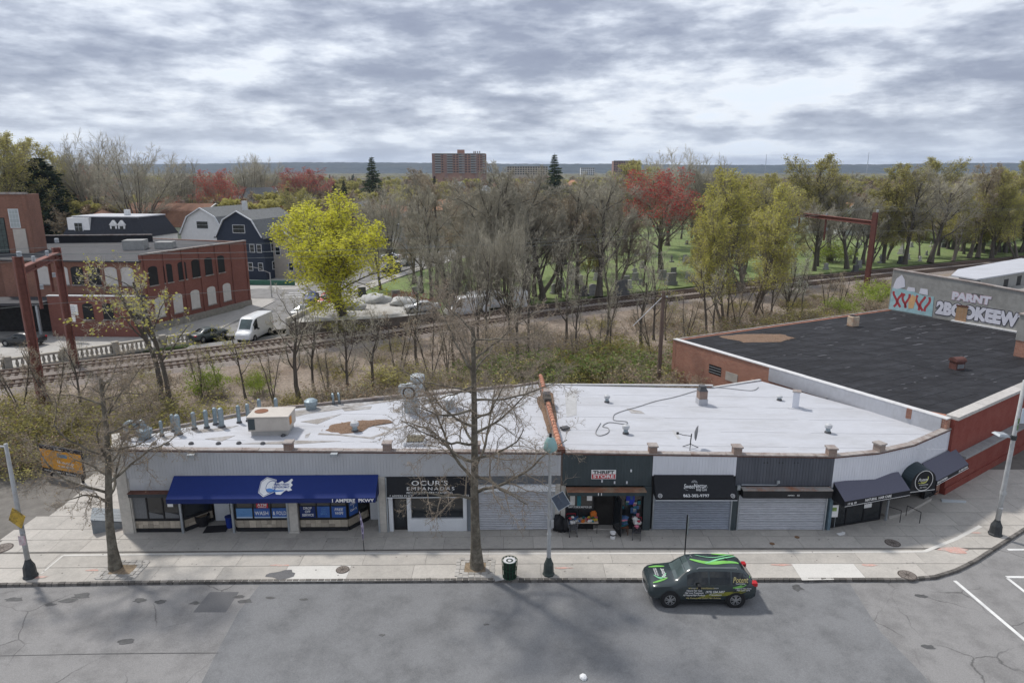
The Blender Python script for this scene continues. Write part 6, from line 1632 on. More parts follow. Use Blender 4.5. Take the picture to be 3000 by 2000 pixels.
for s in (1, -1):
	for x in (-.55, .45):
		m = sidem(x, .99, 0); b = MB(); b.cbox((x, s*(m.translation.y+.012), .99), (.2, .03, .03)); b.build('door_handle', m_rim, suv)
	b = MB(); b.cbox((-1.2, 0, 1.84), (.12, .06, .05)) if s > 0 else None
	if s > 0: b.build('antenna_fin', m_trim, suv)
for x in (-1.24, -.24, .98):
	b = MB(); pts = [tuple(sidem(x-.004*s, z, -.006).translation) for z in (.4, .6, .8, 1.0, 1.05) for s in (1, -1)]; b.add(pts, [(2*i, 2*i+1, 2*i+3, 2*i+2) for i in range(4)]); b.build('door_gap', m_black, suv)
b = MB(); b.box(-1.1, 1.05, -.9, .9, .2, .32); b.build('underbody', m_trim, suv)
b = MB(); b.box(-.6, .5, .945, .965, .30, .36); b.box(-.6, .5, -.965, -.945, .30, .36); b.build('sill_trim', m_trim, suv)
# ---------------------------------------------------------------- railway embankment
RAILPTS = [Vector((-90, 33.2)), Vector((-70, 46.4)), Vector((-47.6, 60.4)), Vector((-27.6, 71.6)), Vector((0, 90.0)), Vector((30, 107.2)), Vector((67, 126.9)), Vector((113, 150.3)), Vector((170, 177)), Vector((260, 216))]
RAILC = smooth_path([Vector((p.x, p.y, 0)) for p in RAILPTS], 6)
RL = [0.0]
for a, c in zip(RAILC, RAILC[1:]): RL.append(RL[-1]+(c-a).length)
def rail_at(s, d=0.0):
	"""point s metres along the line, d metres beyond it (away from the shops)"""
	s = min(max(s, 0.01), RL[-1]-.01)
	import bisect
	i = min(bisect.bisect(RL, s)-1, len(RAILC)-2); q = (s-RL[i])/(RL[i+1]-RL[i])
	p = RAILC[i].lerp(RAILC[i+1], q); t_ = (RAILC[min(i+2, len(RAILC)-1)]-RAILC[max(i-1, 0)]).normalized()
	return p+Vector((-t_.y, t_.x, 0))*d, t_
from mathutils import noise as mnoise
def nz(x, y, f, s=0.0): return mnoise.noise(Vector((x*f+s, y*f-s, s*.37)))
m_ballast = M('track_ballast', (.235, .205, .185), rough=.95, var=.4, scale=7, bump=.9, blotch=.6, col2=(.15, .115, .09), bscale=.3, bdist=.08)
m_tie = M('wooden_ties', (.085, .06, .045), rough=.9, var=.3, scale=5)
m_railtop = M('rail_steel', (.17, .125, .10), rough=.6, var=.2, scale=5, metal=.4)
b = MB(); ns = 150; D = [-42, -38, -34, -30, -26, -22, -18.5, -15, -12, -9, -6.6, -5.0]
grid = []
for i in range(ns+1):
	s = 6+(RL[-1]-10)*i/ns
	for d in D:
		p, _ = rail_at(s, d)
		z = .12+.28*nz(p.x, p.y, .11)+.16*nz(p.x, p.y, .35, 4)
		if d > -7: z = .16
		if p.y < 41.5 or (p.y < 43.5 and p.x < -18): z = -.34
		elif p.y < 46 and p.x < -18: z = min(z, -.02)
		if p.x > 48 and d < -28: z = -.3
		grid.append((p.x, p.y, z))
nd = len(D)
b.add(grid, [(i*nd+j, (i+1)*nd+j, (i+1)*nd+j+1, i*nd+j+1) for i in range(ns) for j in range(nd-1)])
b.build('embankment', m_soil, smooth=True, kind='structure')
line_ = thing('railway_track', '', ''); line_['kind'] = 'structure'
for k in ('label', 'category'): del line_[k]
prof = [(-5.6, .02), (-4.2, .26), (-.9, .28), (0, .20), (.9, .28), (4.2, .26), (5.8, -.05)]
b = MB(); pts = []; ns = 160
for i in range(ns+1):
	for d, z in prof:
		p, _ = rail_at(2+(RL[-1]-4)*i/ns, d); pts.append((p.x, p.y, z+.02*nz(p.x, p.y, 1.3)))
n = len(prof); b.add(pts, [(i*n+j, (i+1)*n+j, (i+1)*n+j+1, i*n+j+1) for i in range(ns) for j in range(n-1)]); b.build('ballast', m_ballast, line_)
for tr in (-2.12, 2.12):
	b = MB(); s = 4
	while s < RL[-1]-4:
		p, t_ = rail_at(s, tr); b.cbox((p.x, p.y, .305), (.24, 2.5, .12), math.atan2(t_.y, t_.x)); s += .62
	o = b.build('ties', m_tie, line_); o['kind'] = 'stuff'
	for g in (-.72, .72):
		b = MB(); pts = []; pr = [(-.05, .36), (.05, .36), (.05, .50), (-.05, .50)]
		for i in range(ns+1):
			for dd, z in pr:
				p, _ = rail_at(4+(RL[-1]-8)*i/ns, tr+g+dd); pts.append((p.x, p.y, z+.02))
		b.add(pts, [(i*4+j, (i+1)*4+j, (i+1)*4+(j+1) % 4, i*4+(j+1) % 4) for i in range(ns) for j in range(4)]); b.build('rail', m_railtop, line_)
# catenary gantries
m_rust = M('rust_red_paint', (0.215, .09, .072), rough=.8, var=.18, scale=3, blotch=.45, col2=(.12, .05, .035), bscale=.8)
m_porc = M('grey_porcelain', (.42, .45, .47), rough=.3, var=.08)
def hbeam(b, p, q, w):
	p, q = Vector(p), Vector(q); d = (q-p).normalized(); u = d.orthogonal().normalized() if abs(d.z) > .9 else Vector((0, 0, 1)); v = d.cross(u).normalized(); u = v.cross(d)
	for off, (a, c) in ((u*w*.46, (w*.5, w*.08)), (-u*w*.46, (w*.5, w*.08)), (Vector((0, 0, 0)), (w*.07, w*.46))):
		cs = [off+v*a+u*c, off-v*a+u*c, off-v*a-u*c, off+v*a-u*c]
		b.add([p+k for k in cs]+[q+k for k in cs], [(0, 1, 2, 3), (7, 6, 5, 4), (4, 5, 1, 0), (5, 6, 2, 1), (6, 7, 3, 2), (7, 4, 0, 3)])
def insul(b, c, n=4, r=.16, h=.11):
	for k in range(n): b.lathe([(.05, 0), (r, .02), (r*.8, h*.7), (.05, h*.85)], (c[0], c[1], c[2]+k*h), 10)
def gantry(label, near, far, h, w, drops, post_top=.7):
	t = thing('catenary_gantry', label, 'gantry', (near[0], near[1], 0), group='railway gantries', world=True)
	n0, f0 = Vector((near[0], near[1], 0)), Vector((far[0], far[1], 0))
	for p, hh in ((n0, h+post_top), (f0, h+post_top*.6)):
		b = MB(); hbeam(b, p, p+Vector((0, 0, hh)), w); b.build('post', m_rust, t)
	up = Vector((0, 0, h)); ax = (f0-n0).normalized()
	b = MB(); hbeam(b, n0+up, f0+up, w*.9); b.build('beam', m_rust, t)
	for p, s in ((n0, 1), (f0, -1)):
		b = MB(); hbeam(b, p+up-Vector((0, 0, 1.2)), p+up+ax*s*1.1, w*.3); b.build('brace', m_rust, t)
	for q, L_ in drops:
		c = n0.lerp(f0, q)+up; b = MB(); hbeam(b, c, c-Vector((0, 0, L_)), w*.35); b.build('dropper', m_rust, t)
		b = MB(); insul(b, (c.x+.3, c.y, c.z-L_*.55)); insul(b, (c.x, c.y, c.z+.25), 5); b.build('insulator', m_porc, t)
	for p in (n0, f0):
		b = MB(); insul(b, (p.x+.25, p.y-.1, h+post_top), 4, .2); b.build('insulator', m_porc, t)
	return n0, f0, h
g1a = Vector((-39.6, 54.6)); g1b = Vector((-44.6, 64.8)); g1b = Vector((-43.8, 66.6))
G1 = gantry('near rust red railway gantry at the left edge', (-39.4, 54.4), (-43.6, 65.5), 11.2, .62, ((.35, 3.8), (.72, 3.0)), 1.2)
pR = P(2537, 848); pf = P(2272, 775)
G2 = gantry('far rust red railway gantry above the right black roof', (pR.x, pR.y), (pf.x, pf.y), 10.9, .7, ((.45, 4.2), (.75, 3.0)), 1.7)
# overhead wires strung between the gantries and beyond
m_cable = M('line_wire', (.25, .27, .26), rough=.5, metal=.3)
def wire(p, q, sag, label, n=14, r=.022):
	p, q = Vector(p), Vector(q); b = MB()
	b.tube([p.lerp(q, k/n)-Vector((0, 0, sag*4*(k/n)*(1-k/n))) for k in range(n+1)], r, 4)
	b.build('overhead_wire', m_cable, label=label, category='wire', group='overhead wires along the railway')
dirr = (Vector((G2[0].x-G1[0].x, G2[0].y-G1[0].y, 0))).normalized()
for i, (q, z, sg) in enumerate(((.02, 12.6, 2.0), (.35, 11.6, 2.2), (.72, 11.6, 2.2), (1.0, 12.0, 2.0), (.45, 7.6, 1.0))):
	a = G1[0].lerp(G1[1], q)+Vector((0, 0, z)); c = G2[0].lerp(G2[1], q)+Vector((0, 0, z+.9))
	nm = ('near', 'second', 'third', 'far', 'lowest')[i]
	wire(a, c, sg, nm+' of the thin wires strung between the two gantries')
	wire(a, a-Vector((30, 19, -.5)), .3, nm+' of the thin wires running left from the near gantry', 6)
	wire(c, c+Vector((100, 50, -.5)), 1.2, nm+' of the thin wires running right from the far gantry', 8)
# utility pole behind the shops
c = P(1962, 1135)
t = thing('utility_pole', 'weathered grey utility pole at the left end of the brick rear wall', 'utility pole', (14.0-1.2, 57.0, -.1), world=False)
zt_ = PY(1963, 850, 57.0).z
b = MB(); b.tube([(0, 0, 0), (0, 0, zt_*.5), (.02, 0, zt_)], [.2, .18, .15], 10); b.build('pole', M('weathered_pole', (.15, .11, .09), rough=.9, var=.3, scale=3, stretch=(4, 4, .4)), t)
b = MB(); b.cbox((0, 0, zt_-.5), (.16, 1.6, .14), .5); b.build('crossarm', m_tie, t)
b = MB(); b.tube([(0, 0, zt_-.4), (-2.4, .3, 6.2)], .03, 5); b.build('guy_guard', m_whitepaint, t)
b = MB(); insul(b, (0, .5, zt_-.42), 2, .07, .06); insul(b, (.2, -.5, zt_-.42), 2, .07, .06); b.build('insulator', m_porc, t)
# fence wire between tracks and alley
f = [rail_at(s, -18) for s in (70, 85, 100, 115, 130)]
# ---------------------------------------------------------------- streets beyond the tracks
m_conc2 = M('far_pavement', (.40, .385, .36), rough=.9, var=.1, scale=3, blotch=.3, bscale=.4)
def ribbon(path, w, z, name, mat, **kw):
	b = MB(); L, Rr = [], []
	for i, p in enumerate(path):
		p = Vector(p); d = (Vector(path[min(i+1, len(path)-1)])-Vector(path[max(i-1, 0)])).normalized(); n_ = Vector((-d.y, d.x))*w/2
		L.append(p+n_); Rr.append(p-n_)
	m_ = len(path)
	pts = [(v.x, v.y, z) for v in L]+[(v.x, v.y, z) for v in Rr]+[(v.x, v.y, z-.12) for v in L]+[(v.x, v.y, z-.12) for v in Rr]
	fs = []
	for i in range(m_-1):
		fs += [(m_+i, m_+i+1, i+1, i), (i, i+1, 2*m_+i+1, 2*m_+i), (m_+i+1, m_+i, 3*m_+i, 3*m_+i+1)]
	b.add(pts, fs); return b.build(name, mat, **kw)
MB().prism([(-160, 62), (-50, 64.6), (-36, 76), (-30, 78), (-22, 84), (-20, 120), (-60, 150), (-160, 150)], -.25, -.02).build('yard_ground', m_conc2, kind='structure')
STREET = [(-31.5, 73), (-31.8, 86), (-32, 100), (-31.5, 112), (-29.5, 124), (-25, 140), (-17, 160), (-4, 188), (14, 230)]
street = ribbon(STREET, 9.2, .02, 'back_street', m_road_old, kind='structure')
ribbon([(-31.9, 108), (-45, 108.5), (-80, 106), (-150, 98)], 8.5, .014, 'cross_street', m_road_old, kind='structure')
ribbon([(-37.6, 77), (-37.2, 92), (-37.0, 101.5)], 2.6, .11, 'back_pavement', m_conc2, kind='structure')
ribbon([(-25.4, 98), (-25, 112), (-22.5, 124), (-18, 140), (-10, 160), (2, 188)], 2.2, .11, 'back_pavement', m_conc2, kind='structure')
for k in range(3):
	y = 104.6+k*2.1; line((-36, y), (-28.5, y+1.8), .35, .03, m_paint, street, 'crossing_stripe')
for q in ((-33.6, 108.5, -30.5, 111),): line((q[0], q[1]), (q[2], q[3]), .3, .032, m_paint, street, 'crossing_stripe')
# cemetery lawn
lawn = []
for i in range(21): p, _ = rail_at(58+i*11.5, 7.0); lawn.append((p.x, p.y))
MB().prism(lawn+[(240, 330), (60, 330), (8, 205), (-8, 165), (-16, 141), (-21, 124), (-23.8, 112), (-23.8, 100), (-12, 96)], -.2, .02).build('cemetery_lawn', m_lawn, kind='structure')
# balustrade above the underpass
BA, BB = Vector((-60, 55.6)), Vector((-36.6, 75.6))
fb_ = Frame(BA, BB)
t = thing('balustrade', 'long concrete balustrade beyond the tracks at the left', 'balustrade', (BA.x, BA.y, 0), math.atan2(fb_.d.y, fb_.d.x))
m_bal = M('old_cast_concrete', (.36, .335, .29), rough=.9, var=.18, scale=3, blotch=.5, col2=(.22, .2, .16), bscale=.7, pervar=.15)
b = MB(); b.box(0, fb_.len, -.25, .25, 0, .25); b.build('plinth', m_bal, t)
b = MB(); b.box(0, fb_.len, -.24, .24, 1.0, 1.22); b.build('rail_cap', m_bal, t)
bm_ = MB().lathe([(.13, .25), (.10, .36), (.16, .52), (.13, .72), (.09, .88), (.13, 1.0)], n=6).mesh('baluster', m_bal)
k = 0; s = .5
while s < fb_.len-.3:
	if k % 10 == 9:
		b = MB(); b.box(s-.32, s+.32, -.33, .33, 0, 1.4); b.build('post', m_bal, t); s += .72
	else:
		o = inst(bm_, 'baluster', t); o.location = (s, 0, 0); s += .44
	k += 1
# raised pale yard behind its retaining wall
ZY = 1.4
gar = thing('raised_yard', 'raised pale yard behind a dark retaining wall beyond the tracks', 'yard', (-17, 82, 0), world=True)
gp = [P(u, v, ZY)[:2] for u, v in ((838, 946), (1150, 930), (1290, 914), (1200, 880), (1085, 868), (955, 888))]
MB().prism(gp, -.1, ZY-.02).build('retaining_wall', M('dark_brown_wall', (.17, .14, .115), var=.3, scale=1.5, blotch=.5, bscale=.5), gar)
MB().prism(gp, ZY-.017, ZY+.02).build('yard_surface', M('pale_gravel', (.43, .42, .40), var=.2, scale=4, bump=.4, blotch=.9, col2=(.27, .24, .20), bscale=.5), gar)
for a, c in ((0, 5),):
	f2 = Frame(gp[a], gp[c]); b = MB(f2); b.box(0, f2.len, -.05, .3, 0, ZY+.55); b.build('parapet', m_stucco, gar)
for i, (u, v, r_) in enumerate(((1100, 885, 1.6), (1180, 893, 1.3), (1040, 905, 1.2))):
	c = P(u, v, ZY); b = MB(); blob(b, (0, 0, .3), r_, (1.3, .9, .55), n=12, m=8); b.build('covered_pile', M('grey_white_tarp', (.5, .5, .49), var=.15, scale=2, bump=.4, bdist=.08), location=(c.x, c.y, ZY), smooth=True, label=('large', 'middle', 'left')[i]+' pale tarpaulin covered pile in the raised yard', category='pile', group='covered piles in the yard')
# information board on posts
c = P(205, 985); t = thing('notice_board', 'white lettered notice board on a post by the brick works', 'sign', (-50.6, 77.0, 0), -.1)
b = MB(); b.tube([(-1.1, 0, 0), (-1.1, 0, 4.4)], .07, 6); b.build('post', m_alu, t)
b = MB(); b.box(-.9, .75, -.05, .05, 3.0, 4.2); bd = b.build('board', m_white, t)
for k in range(5):
	b = MB(); b.box(-.75, .45+.1*(k % 2), -.06, -.051, 3.1+k*.22, 3.16+k*.22); b.build('print_line', M('faded_print', (.25, .25, .3)), bd)
b = MB(); b.box(-.3, .3, -.05, .05, 2.2, 2.9); b.build('small_board', m_white, t)
# roadside billboard
cL, cR = P(120, 1376), P(250, 1392)
t = thing('billboard', 'low orange billboard among the bushes at the far left', 'billboard', (0, 0, 0), world=True)
bl, br_ = Vector((-29.7, 40.0)), Vector((-26.4, 38.9)); fbb = Frame(bl, br_)
b = MB(fbb); b.box(0, fbb.len, -.12, 0, .55, 2.35); b.build('panel', M('billboard_black', (.02, .022, .03), var=.2), t)
b = MB(fbb); b.box(.03, fbb.len-.03, .003, .02, .85, 2.12); ob = b.build('poster', M('poster_orange_yellow', (.62, .27, .03), rough=.5, var=.08, scale=1.2, blotch=.4, col2=(.65, .36, .05), bscale=.8), t)
text('Fall into savings', ob, fbb.mat(2.1, .03, 1.40), .26, m_white, width=1.35); text('on your commute', ob, fbb.mat(2.1, .03, 1.15), .22, m_white, width=1.3);
b = MB(fbb); b.box(1.5, 2.3, .021, .026, 1.72, 1.95); b.build('poster_tag', M('poster_blue', (.12, .25, .36)), ob)
text('Drive on the Highway', t, fbb.mat(.9, .03, .7), .16, m_white, width=1.4, shear=.15); text('RideAlong', t, fbb.mat(2.4, .03, .68), .14, m_white, width=.8, shear=.2); text('Outdoor', t, fbb.mat(1.6, .03, 2.24), .12, m_white, width=.6)
for s_ in (.4, fbb.len-.4):
	b = MB(fbb); b.box(s_-.06, s_+.06, -.24, -.125, -.3, 2.2); b.build('post', m_black, t)
# street light of the back street
c = P(785, 905); t = thing('street_lamp', 'cobra head street light standing in the back street by the factory corner', 'street lamp', (-37.3, 104.6, .1), group='street lamps beyond the tracks')
zt2 = PY(765, 800, 104.6).z; b = MB(); b.tube([(0, 0, 0), (0, 0, zt2)], [.11, .07], 8); b.build('pole', m_pole, t); b = MB(); b.tube([(0, 0, zt2-.1), (-1.6, -.3, zt2+.7), (-2.9, -.5, zt2+1.0)], .05, 6); b.build('arm', m_pole, t)
b = MB(); b.lathe([(.06, 0), (.2, .05), (.22, .14), (.08, .26)], (-3.2, -.5, zt2+.85), 10); b.build('lamp_head', m_pole, t)
c = P(1195, 745); t = thing('street_lamp', 'distant street light beside the parked white car', 'street lamp', (-23.2, 150, .1), group='street lamps beyond the tracks')
b = MB(); b.tube([(0, 0, 0), (0, 0, 8.2), (-1.2, 0, 9.2), (-2.6, 0, 9.4)], [.12, .08, .06, .05], 6); b.build('pole', m_pole, t); b = MB(); b.cbox((-2.9, 0, 9.38), (.7, .3, .16)); b.build('lamp_head', m_pole, t)
# ---------------------------------------------------------------- vehicles beyond the tracks
SED = [(-2.35, .45, .80, .90, .70, .76, .66), (-2.25, .35, .92, .98, .84, .84, .72), (-1.75, .30, .95, 1.04, .88, .87, .74), (-1.45, .28, .96, 1.10, .89, .88, .70), (-.75, .27, .95, 1.42, .9, .88, .58), (0, .27, .94, 1.46, .9, .88, .60), (.35, .27, .93, 1.42, .9, .88, .60), (1.15, .27, .92, 1.0, .9, .87, .74), (1.8, .30, .86, .94, .88, .85, .72), (2.2, .36, .76, .82, .82, .78, .62), (2.35, .45, .62, .68, .70, .68, .50)]
VAN = [(-2.95, .45, 1.3, 2.55, .90, .98, .90), (-2.9, .35, 1.35, 2.66, .98, 1.0, .92), (-2.0, .3, 1.35, 2.70, 1.0, 1.02, .93), (0.9, .3, 1.32, 2.68, 1.0, 1.02, .93), (1.35, .3, 1.30, 2.55, 1.0, 1.0, .88), (1.75, .3, 1.26, 2.1, 1.0, .98, .84), (2.15, .3, 1.22, 1.55, .99, .96, .84), (2.3, .3, 1.18, 1.32, .99, .95, .82), (2.75, .35, 1.0, 1.12, .95, .92, .74), (2.95, .45, .8, .92, .86, .82, .62)]
SUVb = [tuple(x) for x in SUV]
def paint(name, c): return M('paint_'+name, c, rough=.28, var=.06, spec=.6)
PK = 'vehicles parked beyond the tracks'
def vehicle(name, kind, label, x, y, rz, pc, z=.03):
	st = {'sedan': SED, 'suv': SUVb, 'van': VAN}[kind]
	wh = {'sedan': (-1.4, 1.38), 'suv': (-1.46, 1.46), 'van': (-1.75, 1.85)}[kind]
	win = {'sedan': [(-1.25, -.35), (-.28, .6)], 'suv': [(-2.0, -1.28), (-1.2, -.28), (-.2, .72)], 'van': [(.95, 1.75)]}[kind]
	wd = {'sedan': (.42, 1.12), 'suv': (.52, 1.22), 'van': (1.42, 2.2)}[kind]; rr_ = {'sedan': (-1.42, -.82), 'suv': (-2.2, -1.78), 'van': None}[kind]
	return make_car(name, label, st, (x, y, z), rz, pc, wh, .33 if kind == 'sedan' else .37, win, wd, rr_, group=PK, detail=True)
W_p, K_p = paint('white', (.68, .69, .70)), paint('black', (.02, .022, .024))
vehicle('van', 'van', 'white high roof van stopped on the street beyond the tracks', -30.3, 78.2, R(-97), W_p)
vehicle('parked_car', 'sedan', 'dark green grey sedan left of the white van', -35.4, 77.4, R(62), paint('grey_green', (.06, .075, .075)))
vehicle('parked_car', 'sedan', 'blue sedan under the yellow green tree', -30.2, 101.5, R(-80), paint('blue', (.05, .07, .26)))
vehicle('parked_car', 'suv', 'bright red car parked behind the yellow green tree trunks', -27.0, 98.6, R(-92), paint('red', (.42, .02, .025)))
vehicle('parked_car', 'sedan', 'silver sedan before the red car beyond the raised yard', -28.6, 91.3, R(-95), paint('silver', (.33, .34, .34)))
vehicle('parked_car', 'suv', 'dark sport utility vehicle on the far bend of the back street', -23.6, 133.5, R(-112), K_p)
vehicle('parked_car', 'suv', 'white sport utility vehicle behind the dark one on the far bend', -22.2, 143, R(-112), paint('white2', (.6, .61, .62)))
vehicle('parked_car', 'sedan', 'white sedan parked sideways farther up the back street', -27.2, 153, R(178), W_p)
vehicle('parked_car', 'sedan', 'pale grey sedan half hidden by the yellow green tree', -32.0, 138, R(-100), paint('pale', (.42, .44, .45)))
vehicle('parked_car', 'sedan', 'pale silver sedan at the right end of the raised yard', -11.6, 86.6, R(195), paint('silver2', (.45, .46, .47)), ZY+.03)
vehicle('van', 'van', 'white panel van right of the raised yard seen through the trees', -6.2, 91.0, R(205), W_p)
vehicle('van', 'van', 'white delivery van farther back behind the bare trees', -3.4, 95.4, R(25), paint('white3', (.62, .63, .64)))
vehicle('van', 'van', 'white van end-on beside the cemetery edge', .8, 97.6, R(100), paint('white4', (.64, .65, .66)))
vehicle('parked_car', 'sedan', 'black sedan in the yard at the far left', -55.2, 74.8, R(175), K_p)
# ---------------------------------------------------------------- brick works at the left
m_brF = brick_mat('factory_brick', (.23, .11, .078), (.31, .15, .105), (.29, .19, .15), blotch=(.13, .07, .052), bl=.5, bscale=.25)
m_brP = brick_mat('painted_factory_brick', (.215, .085, .066), (.26, .11, .085), (.22, .105, .088), blotch=(.15, .065, .05), bl=.5, bscale=.3)
m_slate = M('dark_roof', (.055, .055, .06), rough=.8, var=.2, scale=1.0, blotch=.4, col2=(.09, .088, .085), bscale=.2)
m_board = M('window_boards', (.58, .55, .52), rough=.7, var=.08)
m_oldpane = glass('old_window_glass', (.02, .024, .024), .15)
fac = thing('brick_factory', 'old two storey red brick factory with arched windows and a tower', 'building', (-44, 81, 0), world=True)
K, E_ = Vector((-44.0, 80.9)), Vector((-38.1, 98.3)); AL = Vector((-62, 82.6))
def bwall(a, b_, z0, z1, t_, mat, parent, name='wall'): return wall(a, b_, z0, z1, t_, mat, parent, name)
wA_, fA = bwall(AL, K, 0, 8.55, .4, m_brF, fac); wB_, fB = bwall(K, E_, 0, 9.35, .4, m_brP, fac)
wE_, fE = bwall(E_, Vector((-54, 103.5)), 0, 9.3, .4, m_brF, fac)
MB().prism([AL+Vector((0, .2)), K+Vector((-.2, .2)), E_+Vector((-.3, -.1)), (-53.8, 103.2), (-75, 98)], 8.3, lambda x, y: 8.62+.03*(y-82)).build('roof', m_slate, fac)
b = MB(fA); b.box(-.2, fA.len, -.3, .55, 8.56, 8.72); b.build('eaves', m_slate, fac)
b = MB(fB); n = 9
for i in range(n):
	bb = MB(fB); bb.box(fB.len*i/n, fB.len*(i+1)/n-.03, -.45, .1, 9.355, 9.5); bb.build('coping_slab', m_coping, fac)
b = MB(Frame((-75, 97.2), (-52, 99.5))); b.box(0, 23, -.3, .0, 8.6, 10.1); b.build('roof_parapet', M('tarred_parapet', (.025, .025, .028), var=.2), fac)
b = MB(Frame((-75, 97.2), (-52, 99.5))); b.box(0, 23, -.35, .05, 10.102, 10.22); b.build('parapet_cap', m_coping, fac)
b = MB(); b.cbox((-50.5, 92, 9.5), (2.6, 2.2, 1.3), .2); b.cbox((-47, 93, 9.3), (2.2, 1.8, 1.0), .1); b.build('roof_plant', M('plant_box', (.3, .3, .29), var=.2), fac)
def arched(frame, s, z, w, h, mat, parent, frame_mat=None, reveal=True, bars=0):
	"""arched window: frame proud of the wall, pane inside"""
	n = 8; out = [(s-w/2, z), (s+w/2, z)]+[(s+w/2*math.cos(math.pi*k/n), z+h-w*.22+w*.22*math.sin(math.pi*k/n)) for k in range(n+1)]
	b = MB(frame); b.slab([(p[0], .02, p[1]) for p in out], .03); o = b.build('window', frame_mat or m_rustedge, parent)
	q = [(s+(p[0]-s)*.86, z+(p[1]-z)*.93+h*.035) for p in out]
	b = MB(frame); b.slab([(p[0], .035, p[1]) for p in q], .01); b.build('pane', mat, o)
	b = MB(frame); b.box(s-w/2-.08, s+w/2+.08, .0, .12, z-.14, z-.003); b.build('sill', m_coping, o)
	return o
for i, (u, kind) in enumerate(((128, 1), (185, 1), (232, 0), (285, 0), (337, 1), (387, 1))):
	s_ = PY(u, 800, 82.0).x-AL.x; arched(fA, s_, 5.75, 1.55, 2.2, m_board if kind else m_oldpane, fac, m_board if kind else m_black)
for i in range(6):
	s_ = fB.len*(.08+.125*i); arched(fB, s_, 5.6, 1.35, 2.3, m_oldpane, fac, m_black)
for i in range(5):
	s_ = fB.len*(.10+.16*i); arched(fB, s_, 1.6, 1.5, 2.4, m_board, fac, m_board)
b = MB(fB); b.box(0, fB.len, .004, .12, 0, .9); b.build('plinth', M('factory_plinth', (.26, .24, .21), var=.2), fac)
for i in range(7):
	b = MB(fB); s_ = fB.len*(.02+.16*i); b.box(s_-.12, s_+.12, .004, .14, .9, 9.3); b.build('pilaster', m_brP, fac)
# annexe in front
wX, fX = bwall(Vector((-54.6, 79.0)), Vector((-43.6, 78.6)), 0, 4.8, .4, m_brP, fac)
MB().prism([(-54.6, 79.2), (-43.6, 78.9), (-43.9, 80.8), (-54.6, 82.3)], 4.4, 4.6).build('annexe_roof', m_slate, fac)
b = MB(fX); b.box(0, fX.len, -.45, .08, 4.805, 4.92); b.build('coping', m_whiteedge, fac)
for u, z in ((258, 1.7), (318, 1.7), (408, 1.7)):
	s_ = PY(u, 910, 78.8).x+54.6; arched(fX, s_, z+.4, 1.25, 1.9, m_oldpane, fac, m_black)
MB().prism([(-70, 77.5), (-54.7, 77.8), (-54.7, 82), (-70, 82)], 3.9, 4.2).build('porch_roof', m_slate, fac)
b = MB()
for x in (-69, -62, -55.2): b.box(x-.12, x+.12, 77.8, 78.05, 0, 3.9)
b.build('porch_post', m_alu, fac); b = MB(); b.box(-70, -54.8, 81.6, 81.9, 0, 3.9); b.build('porch_shade_sheet', m_dark_in, fac)  # dark sheet stands in for the shade beneath the porch roof
# tower
twr = [(-57.2, 80.2), (-75, 80.2), (-75, 92), (-57.2, 92)]
fT = Frame((-75, 80.2), (-57.2, 80.2)); wT, fT = bwall((-80, 88.2), (-61.6, 88.2), 0, 16.2, .4, m_brF, fac); wT2, fT2 = bwall((-61.6, 88.2), (-62.4, 92), 0, 16.2, .4, m_brF, fac)
MB().prism([(-79.9, 88.4), (-61.8, 88.4), (-62.6, 92), (-79.9, 92)], 15.2, 15.9).build('tower_roof', m_slate, fac)
b = MB(); b.box(-80.2, -61.4, 88.0, 88.5, 16.2, 16.45); b.build('tower_coping', m_coping, fac)
def flatwin(frame, s, z, w, h, parent, fm, pm, bars=(1, 1), name='window'):
	b = MB(frame); b.box(s-w/2, s+w/2, 0.0, .05, z, z+h); o = b.build(name, fm, parent); nx, nz_ = bars
	for i in range(nx):
		for j in range(nz_):
			a = s-w/2+.07+(w-.14)*i/nx; c = z+.07+(h-.14)*j/nz_
			b = MB(frame); b.box(a+.02, a+(w-.14)/nx-.02, .051, .06, c+.02, c+(h-.14)/nz_-.02); b.build('pane', pm, o)
	return o
flatwin(fT, 16.6, 12.0, 1.3, 2.4, fac, m_whitepaint, M('frosted_glass', (.4, .44, .44), rough=.4, var=.1), (3, 4)); b = MB(fT); b.box(16.2, 17.8, .0, .12, 7.6, 11.9); b.build('pale_panel', M('cream_panel', (.5, .46, .41), var=.08), fac)
flatwin(fT, 14.0, 8.8, 2.6, 4.5, fac, m_black, M('green_glass', (.07, .09, .085), rough=.3, var=.3, scale=2), (5, 6))
